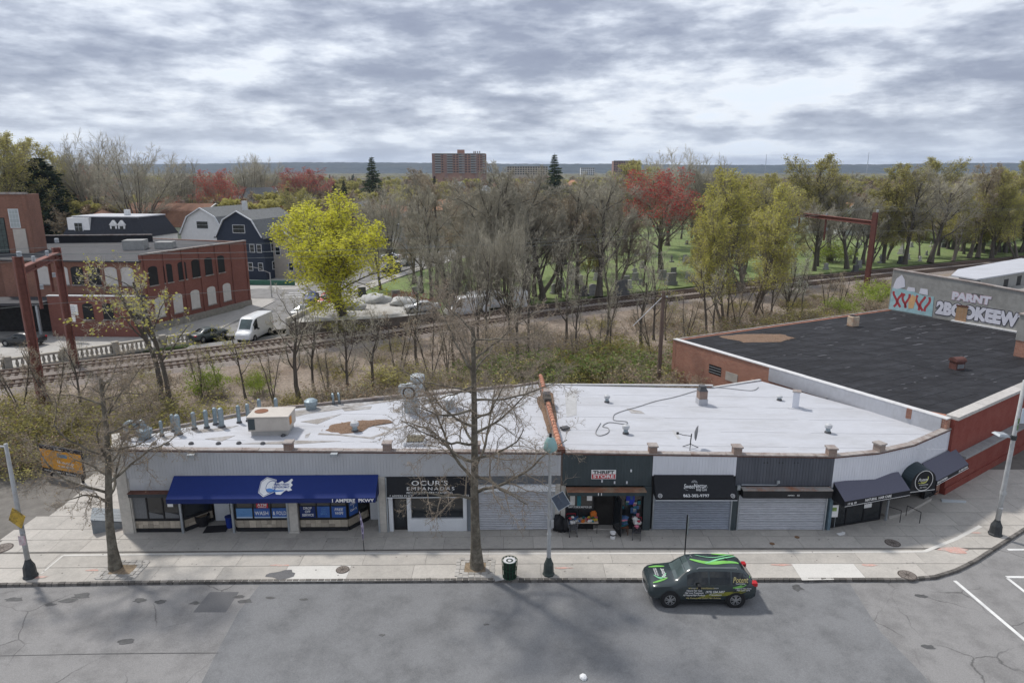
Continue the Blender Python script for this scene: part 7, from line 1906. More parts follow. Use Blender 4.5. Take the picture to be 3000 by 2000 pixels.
# ---------------------------------------------------------------- houses
m_wsid = M('white_clapboard', (.66, .665, .66), rough=.7, var=.06, scale=2); m_navy = M('navy_clapboard', (.030, .04, .062), rough=.7, var=.1, scale=2); m_green = M('pale_green_clapboard', (.48, .52, .40), rough=.75, var=.07)
m_cream = M('cream_clapboard', (.55, .50, .40), rough=.75, var=.08); m_greyh = M('grey_clapboard', (.36, .36, .35), rough=.75, var=.08); m_beigeh = M('beige_siding', (.42, .38, .33), var=.08)
m_shgrey = M('grey_shingles', (.16, .165, .165), rough=.9, var=.25, scale=3); m_shdark = M('charcoal_shingles', (.035, .037, .045), rough=.85, var=.25, scale=3); m_shbrown = M('brown_shingles', (.19, .10, .065), rough=.9, var=.22, scale=3); m_shtan = M('tan_orange_shingles', (.42, .22, .13), rough=.9, var=.2, scale=3)
def house(label, cx, cy, rz, w, d, hw, hr, roof, wm, rm, rows, trim=None, chimney=None, cat='house', over=.35, side_rows=True):
	"""local: front gable faces -y; w across, d deep; rows = [(z, [x fractions])] of front windows"""
	t = thing('house', label, cat, (cx, cy, 0), rz, 'houses beyond the tracks'); trim = trim or m_whitepaint
	X, Y = w/2, d/2; n = len
	if roof == 'gable': pr = [(-X, hw), (0, hw+hr), (X, hw)]
	elif roof == 'gambrel': pr = [(-X, hw), (-X*.62, hw+hr*.66), (0, hw+hr), (X*.62, hw+hr*.66), (X, hw)]
	else: pr = [(-X, hw), (-X*.78, hw+hr), (X*.78, hw+hr), (X, hw)]
	if roof == 'hip': pr = [(-X, hw), (0, hw+hr), (X, hw)]
	b = MB()
	if roof in ('gable', 'gambrel'):
		ring = [(-X, 0)]+pr+[(X, 0)]; m_ = len(ring)
		b.add([(x, -Y, z) for x, z in ring]+[(x, Y, z) for x, z in ring], [tuple(range(m_-1, -1, -1)), tuple(range(m_, 2*m_))]+[(i, i+1, m_+i+1, m_+i) for i in range(m_-1)])
	else: b.box(-X, X, -Y, Y, 0, hw)
	b.build('wall', wm, t)
	b = MB()
	if roof in ('gable', 'gambrel'):
		for (x0, z0), (x1, z1) in zip(pr, pr[1:]):
			nn_ = Vector((-(z1-z0), x1-x0)).normalized()*.06; e0 = (x0-(over if (x0, z0) == pr[0] else 0), z0-(over*.6 if (x0, z0) == pr[0] else 0)); e1 = (x1+(over if (x1, z1) == pr[-1] else 0), z1-(over*.6 if (x1, z1) == pr[-1] else 0))
			for ya, yb in ((-Y-over, Y+over),):
				q = [(e0[0]+nn_.x, ya, e0[1]+nn_.y), (e1[0]+nn_.x, ya, e1[1]+nn_.y), (e1[0]+nn_.x, yb, e1[1]+nn_.y), (e0[0]+nn_.x, yb, e0[1]+nn_.y)]
				b.slab(q, .14)
		rf = b.build('roof', rm, t)
		b = MB()
		for (x0, z0), (x1, z1) in zip(pr, pr[1:]): b.tube([(x0, -Y-over-.03, z0+.03), (x1, -Y-over-.03, z1+.03)], .13, 4)
		b.build('bargeboard', trim, rf)
	elif roof == 'hip':
		r_ = max(0, Y-X); b.add([(-X-over, -Y-over, hw), (X+over, -Y-over, hw), (X+over, Y+over, hw), (-X-over, Y+over, hw), (0, -r_, hw+hr), (0, r_, hw+hr)], [(0, 1, 4), (1, 2, 5, 4), (2, 3, 5), (3, 0, 4, 5), (3, 2, 1, 0)]); rf = b.build('roof', rm, t)
	else:
		k = .80; b.add([(-X-.2, -Y-.2, hw), (X+.2, -Y-.2, hw), (X+.2, Y+.2, hw), (-X-.2, Y+.2, hw), (-X*k, -Y*k, hw+hr), (X*k, -Y*k, hw+hr), (X*k, Y*k, hw+hr), (-X*k, Y*k, hw+hr)], [(0, 1, 5, 4), (1, 2, 6, 5), (2, 3, 7, 6), (3, 0, 4, 7), (4, 5, 6, 7)]); rf = b.build('roof', rm, t)
		b = MB(); b.box(-X*k-.15, X*k+.15, -Y*k-.15, Y*k+.15, hw+hr+.003, hw+hr+.2); b.build('roof_deck', m_roof, rf)
	ff = Frame((-X, -Y), (X, -Y)); fr_ = Frame((X, -Y), (X, Y))
	for z, xs in rows:
		for q in xs: flatwin(ff, w*q, z, 1.0, 1.5, t, trim, m_oldpane, (1, 2))
		if side_rows and z+1.6 < hw:
			for q in (.2, .5, .8): flatwin(fr_, d*q, z, .9, 1.5, t, trim, m_oldpane, (1, 2))
	if chimney:
		b = MB(); x, y, h = chimney; b.box(x-.4, x+.4, y-.4, y+.4, hw, hw+hr+h); b.build('chimney', m_brick_pier if wm is not m_wsid else m_wsid, rf)
	return t, ff, fr_
c = PY(330, 690, 131); h1, f1, s1_ = house('white house with dark mansard roof and twin dormers', c.x-1, 136, R(-8), 17, 10, 7.0, 3.6, 'mansard', m_wsid, m_shdark, [(4.6, (.08, .16, .28, .36))], chimney=(2.5, -1, 1.3))
b = MB(f1); b.box(1.0, 5.6, -1.5, -.2, 7.0, 10.5); b.build('white_bay', m_wsid, h1); flatwin(Frame((-7.5, -4.82), (-2.9, -4.82)), 2.3, 7.9, 1.8, 1.7, h1, m_whitepaint, m_oldpane, (2, 2))
for x in (2.0, 3.7):
	b = MB(); b.box(x-.7, x+.7, -4.7, -3.2, 7.6, 9.2); b.add([(x-.85, -4.8, 9.2), (x+.85, -4.8, 9.2), (x, -4.8, 10.1), (x-.85, -3, 9.2), (x+.85, -3, 9.2), (x, -3, 10.1)], [(0, 1, 2), (5, 4, 3), (1, 4, 5, 2), (3, 0, 2, 5)]); b.build('dormer', m_wsid, h1); flatwin(Frame((x-.5, -4.705), (x+.5, -4.705)), .5, 7.8, .7, 1.2, h1, m_black, m_oldpane, (1, 2))
b = MB(); b.add([(-8.8, -6.5, 6.6), (-1.5, -6.5, 6.6), (-1.5, -5.0, 7.3), (-8.8, -5.0, 7.3)], [(0, 1, 2, 3)]); o = b.build('porch_roof', m_shdark, h1); sd = o.modifiers.new('thick', 'SOLIDIFY'); sd.thickness = .12
c = PY(605, 700, 135); house('white gambrel house with grey roof left of the navy house', c.x+1, 141, R(-12), 10, 13, 7.2, 5.0, 'gambrel', m_wsid, m_shgrey, [(8.2, (.42, .5, .58)), (4.6, (.3, .7))], chimney=(3.4, 3, 1.0))
c = PY(725, 700, 124); house('navy blue gambrel house with white trim by the crossing', c.x+.3, 130, R(-14), 9.5, 13, 7.6, 4.6, 'gambrel', m_navy, m_shgrey, [(8.3, (.42, .5, .58)), (4.9, (.35, .75, .9)), (1.6, (.3, .68, .9))])
c = PY(820, 740, 126); house('beige house half hidden behind the yellow green tree', c.x+1, 131, R(-10), 8, 12, 6.6, 3.2, 'gable', m_beigeh, m_shgrey, [(4.2, (.2, .5, .8)), (1.4, (.2, .8))])
c = PY(470, 640, 165); house('pale green house with long brown roof behind the bare trees', c.x, 172, R(75), 13, 24, 6.5, 5.0, 'gambrel', m_green, m_shbrown, [(4.2, (.3, .6))], chimney=(1, -2, .6))
c = PY(250, 620, 150); house('cream house with tan hipped roof at the left', c.x-1, 158, R(20), 11, 13, 7.6, 3.0, 'hip', m_cream, m_shbrown, [(5.0, (.25, .5, .75))])
c = PY(195, 680, 120); house('flat white building between tower and mansard house', c.x-3, 126, R(-4), 12, 10, 6.9, .15, 'mansard', m_wsid, m_greyh, [(4.4, (.3, .7))])
FARH = [(740, 590, 195, 'grey hipped house between red maple and yellow tree', 12, 'hip', m_greyh, m_shgrey), (905, 575, 235, 'grey roofed house left of the tall spruce', 13, 'gable', m_greyh, m_shgrey), (1050, 565, 225, 'white gabled house with grey roof below the tall spruce', 12, 'gable', m_wsid, m_shgrey),
		(1150, 600, 200, 'brown roofed house behind the vase shaped bare tree', 15, 'gable', m_beigeh, m_shbrown), (1225, 640, 180, 'long dark roofed house right of the vase shaped bare tree', 18, 'gable', m_greyh, m_shdark), (690, 545, 290, 'small pale house far behind the navy house', 12, 'gable', m_cream, m_shgrey),
		(2150, 575, 235, 'white house behind the olive tree right of the red maple', 14, 'gable', m_wsid, m_shgrey), (2360, 585, 225, 'white house left of the orange roofed one', 14, 'gable', m_wsid, m_shgrey), (2505, 600, 215, 'white house with orange roof above the far gantry', 12, 'gable', m_wsid, m_shtan),
		(1320, 590, 240, 'tan house in the gap left of the central bare trees', 13, 'gable', m_cream, m_shtan), (880, 545, 330, 'white house far left of the spruce', 14, 'gable', m_wsid, m_shgrey), (2760, 590, 260, 'pale house behind the right hand trees', 14, 'gable', m_wsid, m_shbrown), (620, 560, 260, 'grey house far behind the white gambrel house', 13, 'hip', m_greyh, m_shgrey), (310, 560, 250, 'brown roofed house far behind the mansard house', 14, 'gable', m_cream, m_shbrown)]
for i, (u, v, Y, lab, w, rf, wm, rm) in enumerate(FARH):
	c = PY(u, v, Y); house(lab, c.x, Y+4, R((-25, 40, -8, 62, 15, 80)[i % 6]), w*.75, w, 6.2, 3.4, rf, wm, rm, [(4.0, (.25, .5, .75)), (1.4, (.3, .7))], chimney=(1.2, 1, .7) if i % 2 else None)
rh = random.Random(4)
for i in range(26):
	y = rh.uniform(270, 620); x = rh.uniform(-.68, .72)*y; m_ = i % 4
	house(('white', 'cream', 'grey', 'beige')[m_]+' house peeking from the far treetops', x, y, rh.uniform(0, 3), 9, 12, 8.6, 4.2, ('gable', 'hip')[i % 2], (m_wsid, m_cream, m_greyh, m_beigeh)[m_], (m_shgrey, m_shbrown, m_shgrey, m_shtan)[i % 4 if i % 3 else 0], [(5.5, (.3, .7))], side_rows=False)
# apartment tower on the skyline
def slab_block(label, u0, u1, vtop, Y, depth, wm, storeys, cols, rz=0.0, balc=True):
	a, c = PY(u0, vtop, Y), PY(u1, vtop, Y); w, h = c.x-a.x, a.z
	t = thing('apartment_block', label, 'apartment block', ((a.x+c.x)/2, Y, 0), rz)
	b = MB(); b.box(-w/2, w/2, 0, depth, 0, h); b.build('wall', wm, t)
	ff = Frame((-w/2, 0), (w/2, 0)); sh = h/storeys
	b = MB(ff); b.box(0, w, -.5, .5, h+.01, h+.6); b.build('roof_edge', m_greyh, t)
	for j in range(storeys-int(storeys*.55), storeys):
		for i in range(cols):
			s_ = w*(i+.5)/cols; ww = w/cols
			if balc and i % 4 in (1, 2):
				b = MB(ff); b.box(s_-ww*.46, s_+ww*.46, .02, .12, j*sh+.5, j*sh+sh*.9); o = b.build('window', m_oldpane, t)
				b = MB(ff); b.box(s_-ww*.48, s_+ww*.48, .13, 1.4, j*sh+.2, j*sh+.45); b.box(s_-ww*.48, s_+ww*.48, 1.3, 1.4, j*sh+.45, j*sh+1.4); b.build('balcony', m_greyh, t)
			else:
				b = MB(ff); b.box(s_-ww*.3, s_+ww*.3, .02, .1, j*sh+.9, j*sh+sh*.85); b.build('window', m_oldpane, t)
	return t, w, h
m_apt = M('far_tan_brick', (.36, .21, .155), rough=.9, var=.1, scale=.3); m_apt2 = M('far_pink_brick', (.30, .19, .16), rough=.9, var=.1, scale=.3); m_apt3 = M('far_beige_panel', (.46, .40, .32), rough=.9, var=.1, scale=.3)
ap, w_, h_ = slab_block('tall brown brick apartment block on the skyline', 1265, 1422, 451, 770, 18, m_apt, 15, 18)
b = MB(); b.box(-w_*.03, w_*.1, 4, 12, h_, h_+4.5); b.build('lift_house', m_apt, ap); b = MB()
for x in (.27, .30, .34, .38): b.box(w_*x, w_*x+1.2, 5, 7, h_, h_+3)
b.build('roof_antenna', m_greyh, ap)
for x in (-.5, -.27, .06, .30, .46):
	b = MB(); b.box(w_*x, w_*x+3.4, -.6, -.01, 0, h_); b.build('brick_pier', m_apt2, ap)
slab_block('lower brick apartment block right of the central skyline', 1798, 1868, 472, 900, 16, m_apt2, 11, 10, balc=False)
slab_block('wide beige block behind the trees right of the tall tower', 1485, 1605, 488, 1000, 16, m_apt3, 9, 16, balc=False)
slab_block('white block on the skyline between the two brick blocks', 1702, 1742, 492, 1300, 16, m_wsid, 8, 7, balc=False)
for i, (u, v0) in enumerate(((2246, 452), (2546, 447))):
	c = PY(u, v0, 3600); b = MB(); b.tube([(0, 0, 0), (0, 0, c.z)], [2.2, 1.0], 4); b.build('radio_mast', M('mast_grey', (.35, .35, .36)), location=(c.x, 3600, 0), label=('left', 'right')[i]+' one of two thin radio masts on the far ridge', category='mast', group='radio masts on the ridge')
# ---------------------------------------------------------------- gravestones
m_gs = [M('grave_granite_grey', (.27, .27, .265), var=.2, scale=3, pervar=.25), M('grave_granite_dark', (.10, .10, .10), var=.2, scale=3, pervar=.25), M('grave_marble', (.46, .45, .43), var=.12, scale=3, pervar=.15)]
def gm(kind, m):
	b = MB()
	if kind == 0:
		b.box(-.6, .6, -.2, .2, 0, .25); n = 8; pts = [(-.45, .25), (.45, .25)]+[(.45*math.cos(math.pi*k/n), 1.05+.18*math.sin(math.pi*k/n)) for k in range(n+1)]; b.add([(x, -.1, z) for x, z in pts]+[(x, .1, z) for x, z in pts], [tuple(range(len(pts))), tuple(range(2*len(pts)-1, len(pts)-1, -1))]+[(i, len(pts)+i, len(pts)+(i+1) % len(pts), (i+1) % len(pts)) for i in range(len(pts))])
	elif kind == 1: b.box(-.7, .7, -.3, .3, 0, .35); b.box(-.55, .55, -.2, .2, .35, 1.15)
	elif kind == 2: b.box(-.6, .6, -.6, .6, 0, .4); b.box(-.45, .45, -.45, .45, .4, 1.1); b.add([(-.3, -.3, 1.1), (.3, -.3, 1.1), (.3, .3, 1.1), (-.3, .3, 1.1), (-.14, -.14, 2.9), (.14, -.14, 2.9), (.14, .14, 2.9), (-.14, .14, 2.9), (0, 0, 3.2)], [(0, 1, 5, 4), (1, 2, 6, 5), (2, 3, 7, 6), (3, 0, 4, 7), (4, 5, 8), (5, 6, 8), (6, 7, 8), (7, 4, 8)])
	else: b.box(-.5, .5, -.3, .3, 0, .3); b.box(-.12, .12, -.1, .1, .3, 1.7); b.box(-.42, .42, -.1, .1, 1.05, 1.28)
	return b.mesh('gravestone', m)
GM = {(k, j): gm(k, m_gs[j]) for k in range(4) for j in range(3)}
kn = ('rounded headstone', 'square headstone', 'obelisk gravestone', 'stone cross'); cn = ('grey', 'dark', 'pale')
rg = random.Random(11); placed = []
BIG = [(1323, 868, 1, 1, 2.0), (1295, 875, 1, 0, 1.3), (1365, 885, 1, 1, 1.4), (1340, 840, 2, 1, 1.4), (1160, 880, 1, 0, 1.4), (1061, 868, 1, 1, 1.3), (1820, 865, 1, 1, 2.2), (1735, 865, 0, 0, 1.9), (1710, 868, 0, 1, 1.7), (1695, 835, 1, 0, 1.5), (1625, 860, 0, 0, 1.7), (1640, 842, 1, 2, 1.5), (1965, 835, 1, 0, 1.9), (1940, 820, 1, 0, 1.6), (1832, 838, 1, 0, 1.6), (2505, 800, 1, 1, 1.4), (2515, 785, 1, 0, 1.4), (1370, 852, 0, 0, 1.1), (1680, 815, 1, 2, 1.5), (1215, 862, 0, 0, 1.3)]
for u, v, k, j, s_ in BIG:
	c = P(u, v); placed.append((c.x, c.y, k, j, s_*.78))
tries = 0
while len(placed) < 130 and tries < 4000:
	tries += 1; u, v = rg.uniform(1080, 2800), rg.uniform(705, 862); c = P(u, v)
	pr_, _ = rail_at(0)
	d = min((Vector((c.x, c.y, 0))-q).length for q in RAILC)
	if d < 9 or c.x < -16+(c.y-110)*.25 or c.y > 260: continue
	if any((c.x-p[0])**2+(c.y-p[1])**2 < 5 for p in placed): continue
	placed.append((c.x, c.y, rg.choice((0, 0, 1, 1, 1, 2, 3)), rg.choice((0, 0, 1, 2)), rg.uniform(.7, 1.15)))
for i, (x, y, k, j, s_) in enumerate(placed):
	where = 'near the tracks' if y < 112 else 'in mid cemetery' if y < 150 else 'far back'
	side = 'left of the red maple' if x/y < .15 else 'under the red maple' if x/y < .32 else 'right of the red maple'
	o = inst(GM[(k, j)], 'gravestone', None, label=f'{cn[j]} {kn[k]} {where} {side}', category='gravestone', group='gravestones in the cemetery')
	o.location = (x, y, 0); o.rotation_euler = (rg.uniform(-.03, .03), rg.uniform(-.03, .03), R(28)+rg.uniform(-.15, .15)); o.scale = (s_*1.05, s_, s_*(1.0 if k != 1 else 1.25))
# low green wall by the far crossing
b = MB(); b.box(-5, 4, -.15, .15, 0, .8); b.build('low_wall', M('green_low_wall', (.05, .14, .10), var=.15), location=(-41.5, 117, .0), rotation_euler=(0, 0, -.05), label='low dark green wall beyond the crossing', category='wall')
# ---------------------------------------------------------------- plants: skeletons grown level by level with numpy
def npmesh(name, parts, mats):
	"""parts: list of (verts (n,3), faces (m,k), material index)"""
	me = bpy.data.meshes.new(name); nv = 0; V = []; LV = []; LS = []; MI = []; pos = 0
	for v, f, mi in parts:
		if len(f) == 0: continue
		V.append(v); k = f.shape[1]; LV.append((f+nv).ravel()); LS.append(pos+np.arange(len(f))*k); MI.append(np.full(len(f), mi)); pos += f.size; nv += len(v)
	V = np.concatenate(V).astype(np.float32); LV = np.concatenate(LV).astype(np.int32); LS = np.concatenate(LS).astype(np.int32); MI = np.concatenate(MI).astype(np.int32)
	me.vertices.add(len(V)); me.vertices.foreach_set('co', V.ravel())
	me.loops.add(len(LV)); me.loops.foreach_set('vertex_index', LV)
	me.polygons.add(len(LS)); me.polygons.foreach_set('loop_start', LS); me.polygons.foreach_set('material_index', MI)
	for m in mats: me.materials.append(m)
	me.update(calc_edges=True); me.validate()
	return me
def unit(a): return a/np.maximum(np.linalg.norm(a, axis=-1, keepdims=True), 1e-9)
def perp(d):
	h = np.where(np.abs(d[:, 2:3]) > .9, np.array([[1., 0, 0]]), np.array([[0, 0, 1.]])); u = unit(np.cross(d, h)); return u, np.cross(d, u)
def polylines(rg, S, D, L, seg, wig, trop, curve=None):
	N = len(S); P_ = np.zeros((N, seg+1, 3)); P_[:, 0] = S; d = D.copy(); Ds = [d]
	for i in range(seg):
		d = unit(d+rg.normal(0, wig, (N, 3))+np.array([0, 0, trop])); P_[:, i+1] = P_[:, i]+d*(L/seg)[:, None]; Ds.append(d)
	return P_, np.stack(Ds, 1)
def tubes(P_, R_, k):
	N, m, _ = P_.shape; d = unit(P_[:, -1]-P_[:, 0]); u, w = perp(d); a = np.arange(k)*2*np.pi/k
	ring = (np.cos(a)[None, :, None]*u[:, None, :]+np.sin(a)[None, :, None]*w[:, None, :])
	V = P_[:, :, None, :]+R_[:, :, None, None]*ring[:, None, :, :]
	idx = np.arange(N*m*k).reshape(N, m, k); a0 = idx[:, :-1]; b0 = idx[:, 1:]
	F = np.stack([a0, np.roll(a0, -1, 2), np.roll(b0, -1, 2), b0], -1).reshape(-1, 4)
	return V.reshape(-1, 3), F
def spikes(S, E_, r):
	d = unit(E_-S); u, w = perp(d); N = len(S); V = np.zeros((N, 4, 3))
	for k in range(3):
		a = k*2*np.pi/3; V[:, k] = S+(np.cos(a)*u+np.sin(a)*w)*r[:, None]
	V[:, 3] = E_; i = np.arange(N)*4
	F = np.concatenate([np.stack([i+k, i+(k+1) % 3, i+3], -1) for k in range(3)])
	return V.reshape(-1, 3), F
def leaves(rg, C, size, elong=1.4):
	"""small leaf-sized faces in random attitudes"""
	N = len(C); a = unit(rg.normal(0, 1, (N, 3))); u, w = perp(a); s = size*rg.uniform(.6, 1.3, (N, 1))
	V = np.stack([C-u*s*elong*.5, C+w*s*.42, C+u*s*elong*.5, C-w*s*.42], 1)
	return V.reshape(-1, 3), np.arange(N*4).reshape(N, 4)
def children(rg, P_, Ds, R_, L, n, tmin, tmax, ang, lr, rr, tip=.5, spin=True):
	"""n children on each parent: start, direction, length, radius"""
	N, m, _ = P_.shape; seg = m-1
	base = (np.arange(n)[None, :]+rg.uniform(0, 1, (N, n)))/n; t = tmin+(tmax-tmin)*base
	f = t*seg; i = np.minimum(f.astype(int), seg-1); q = (f-i)[..., None]; ar = np.arange(N)[:, None]
	S = P_[ar, i]*(1-q)+P_[ar, i+1]*q; D = Ds[ar, i]; r = R_[ar, i]*(1-q[..., 0])+R_[ar, i+1]*q[..., 0]
	az = (np.arange(n)*2.4)[None, :]+rg.uniform(0, 6.28, (N, 1))+rg.uniform(-.6, .6, (N, n)); th = np.radians(rg.uniform(ang[0], ang[1], (N, n)))
	D2 = D.reshape(-1, 3); u, w = perp(D2); az, th = az.reshape(-1, 1), th.reshape(-1, 1)
	C = unit(D2*np.cos(th)+(u*np.cos(az)+w*np.sin(az))*np.sin(th))
	Lc = (L[:, None]*rg.uniform(lr[0], lr[1], (N, n))*(1-(1-tip)*t)).reshape(-1)
	return S.reshape(-1, 3), C, Lc, np.minimum(r*rr, r*.9).reshape(-1)
def grow(seed, H, tr, trunk_frac=.55, lean=(0, 0), stems=1, wig0=.05, limb=None, br=None, sub=None, twig=None, leaf=None, fine=False):
	"""returns (wood parts, crown parts); every level is a dict n,t,ang,len,rr,seg,wig,trop,tip"""
	rg = np.random.default_rng(seed)
	S = np.zeros((stems, 3)); D = unit(np.array([[lean[0], lean[1], 1.0]])+rg.normal(0, .22 if stems > 1 else .0, (stems, 3))*np.array([1, 1, 0]))
	if stems > 1: S[:, :2] = rg.normal(0, tr*1.3, (stems, 2))
	L = np.full(stems, H*trunk_frac)*rg.uniform(.85, 1.0, stems); P_, Ds = polylines(rg, S, D, L, 9, wig0, .03)
	t = np.linspace(0, 1, 10); rad = tr*(1-.62*t)*(1+.55*np.exp(-t*14)); R_ = np.tile(rad, (stems, 1))
	wood = [(*tubes(P_, R_, 9), 0)]; crown = []; ends = []
	levels = [l for l in (limb, br, sub) if l]
	for li, l in enumerate(levels):
		S, C, Lc, rc = children(rg, P_, Ds, R_, L if li else np.full(len(L), H), l['n'], l['t'][0], l['t'][1], l['ang'], l['len'], l['rr'], l.get('tip', .6))
		seg = l.get('seg', 6); P_, Ds = polylines(rg, S, C, Lc, seg, l.get('wig', .12), l.get('trop', .08)); L = Lc
		tt = np.linspace(0, 1, seg+1); R_ = np.maximum(rc[:, None]*(1-.78*tt), (.03, .022, .015)[li] if H > 11.8 and tr > .19 and not fine else .006)
		V, F = tubes(P_, R_, (6, 4, 3)[li]); (wood if li == 0 else crown).append((V, F, 0))
	if twig:
		l = twig; S, C, Lc, rc = children(rg, P_, Ds, R_, L, l['n'], l['t'][0], l['t'][1], l['ang'], l['len'], l['rr'], l.get('tip', .7))
		C = unit(C+np.array([0, 0, l.get('trop', .0)])); E_ = S+C*Lc[:, None]; crown.append((*spikes(S, E_, np.maximum(rc, l.get('rmin', .008))), 0)); ends = (S, E_)
	else: ends = (P_[:, 0], P_[:, -1])
	if leaf:
		S, E_ = ends; k = leaf['n']; idx = rg.integers(0, len(S), int(len(S)*k)) if k < 1 else np.repeat(np.arange(len(S)), int(k))
		q = rg.uniform(leaf.get('q', .25), 1.05, (len(idx), 1)); C = S[idx]*(1-q)+E_[idx]*q+rg.normal(0, leaf.get('jit', .1), (len(idx), 3))
		zmin = leaf.get('zmin')
		if zmin is not None: C = C[C[:, 2] > zmin+rg.normal(0, .8, len(C))]
		crown.append((*leaves(rg, C, leaf['size']), 1))
	return wood, crown
m_bark = M('grey_brown_bark', (.17, .145, .12), rough=.95, var=.35, scale=4, bump=.5, stretch=(3, 3, .6), bdist=.03)
m_barkd = M('dark_bark', (.115, .10, .083), rough=.95, var=.35, scale=4, bump=.5, stretch=(3, 3, .6), bdist=.03)
m_twig = M('twig_bark', (.35, .325, .255), rough=.95, var=.25, scale=2, pervar=.2)
m_twigr = M('reddish_twigs', (.33, .29, .225), rough=.95, var=.25, scale=2, pervar=.2)
m_twigo = M('olive_twigs', (.30, .27, .17), rough=.95, var=.25, scale=2, pervar=.2)
m_syc = M('mottled_plane_bark', (.115, .10, .078), rough=.9, var=.3, scale=5, bump=.4, blotch=.8, col2=(.27, .25, .20), bscale=2.2, bdist=.02)
m_syct = M('plane_twigs', (.27, .225, .175), rough=.9, var=.2, scale=3)
lf_lime = leaf_mat('lime_flowers', [(.46, .45, .03), (.62, .61, .05), (.78, .76, .11)], .45)
lf_red = leaf_mat('red_maple_buds', [(.33, .065, .065), (.48, .085, .085), (.55, .15, .11)], .4)
lf_wine = leaf_mat('wine_red_buds', [(.15, .03, .04), (.25, .045, .05), (.30, .08, .07)], .4)
lf_olive = leaf_mat('olive_buds', [(.31, .275, .11), (.42, .385, .13), (.52, .48, .16)], .4)
lf_gold = leaf_mat('golden_green_buds', [(.38, .33, .09), (.49, .45, .11), (.58, .55, .15)], .4)
lf_tan = leaf_mat('tan_buds', [(.27, .21, .16), (.34, .26, .19), (.38, .30, .19)], .4, trans=.2)
lf_dark = leaf_mat('evergreen_needles', [(.012, .022, .012), (.02, .034, .016), (.035, .05, .022)], .5, trans=.1)
lf_spruce = leaf_mat('spruce_needles', [(.05, .075, .045), (.075, .105, .055), (.11, .135, .07)], .6, trans=.1)
lf_green = leaf_mat('shrub_green', [(.09, .12, .035), (.14, .19, .05), (.20, .26, .07)], .6)
lf_fresh = leaf_mat('fresh_green', [(.17, .25, .03), (.27, .36, .05), (.36, .44, .08)], .6)
lf_white = leaf_mat('white_blossom', [(.36, .40, .27), (.48, .50, .38), (.62, .62, .53)], .6)
lf_brown = leaf_mat('dry_brown_leaves', [(.18, .12, .08), (.27, .185, .12), (.35, .26, .17)], .6, trans=.15)
KINDS = {}
def kind(key, mats, **kw):
	wood, crown = grow(**kw); KINDS[key] = (npmesh('trunk', wood, [mats[0]]), npmesh('crown', crown, mats[1:]))
LIMB = dict(n=15, t=(.2, 1.0), ang=(24, 56), len=(.27, .44), rr=.5, seg=8, wig=.12, trop=.07, tip=.62)
BR = dict(n=9, t=(.25, 1.0), ang=(25, 58), len=(.38, .6), rr=.62, seg=5, wig=.15, trop=.05, tip=.55)
SUB = dict(n=9, t=(.2, 1.0), ang=(28, 62), len=(.34, .6), rr=.62, seg=3, wig=.2, trop=.04, tip=.6)
TW = dict(n=9, t=(.12, 1.0), ang=(25, 65), len=(.5, .9), rr=.55, trop=.05, rmin=.015)
def d(base, **kw): r_ = dict(base); r_.update(kw); return r_
kind('bare_a', (m_barkd, m_twig, m_twig), seed=1, H=17, tr=.33, trunk_frac=.8, limb=LIMB, br=BR, sub=SUB, twig=TW)
kind('bare_b', (m_barkd, m_twig, m_twig), seed=2, H=17, tr=.36, trunk_frac=.68, wig0=.08, limb=d(LIMB, n=14, ang=(30, 66), len=(.32, .5)), br=BR, sub=SUB, twig=TW)
kind('bare_c', (m_bark, m_twigr, lf_tan), seed=3, H=16, tr=.28, trunk_frac=.75, stems=2, limb=d(LIMB, n=10), br=BR, sub=SUB, twig=TW, leaf=dict(n=.55, size=.10))
kind('vase', (m_barkd, m_twig, m_twig), seed=4, H=18, tr=.42, trunk_frac=.28, limb=d(LIMB, n=13, ang=(14, 34), t=(.45, 1), len=(.62, .82), rr=.55, tip=.75, wig=.06, trop=.03), br=d(BR, ang=(16, 40), n=10), sub=d(SUB, ang=(18, 45)), twig=d(TW, ang=(15, 45)))
kind('olive_a', (m_barkd, m_twigo, lf_olive), seed=5, H=16, tr=.28, trunk_frac=.8, limb=d(LIMB, n=16), br=BR, sub=SUB, twig=TW, leaf=dict(n=1, size=.12, jit=.14))
kind('olive_b', (m_bark, m_twigo, lf_gold), seed=6, H=15, tr=.22, trunk_frac=.82, stems=2, wig0=.07, limb=d(LIMB, n=11, t=(.15, 1), ang=(25, 60)), br=BR, sub=d(SUB, n=8), twig=d(TW, n=7), leaf=dict(n=1, size=.14, jit=.16))
kind('red', (m_barkd, m_twigr, lf_red), seed=7, H=16, tr=.36, trunk_frac=.45, limb=d(LIMB, n=12, t=(.4, 1), ang=(24, 60), len=(.44, .62), tip=.8), br=d(BR, n=9), sub=SUB, twig=TW, leaf=dict(n=1, size=.17, jit=.10, zmin=7.5))
kind('lime', (m_barkd, m_twigo, lf_lime), seed=8, H=17, tr=.30, trunk_frac=.66, stems=3, limb=d(LIMB, n=11, t=(.3, 1), ang=(35, 75), len=(.28, .42), trop=.06), br=d(BR, n=8, ang=(30, 65)), sub=d(SUB, n=8), twig=d(TW, n=6), leaf=dict(n=2, size=.155, jit=.2, q=.2))
kind('white', (m_barkd, m_twig, lf_white), seed=9, H=12, tr=.16, trunk_frac=.7, stems=4, wig0=.05, limb=d(LIMB, n=7, t=(.15, 1), ang=(14, 35), len=(.2, .32)), br=d(BR, n=6), sub=d(SUB, n=5), twig=d(TW, n=5), leaf=dict(n=.7, size=.15, jit=.14))
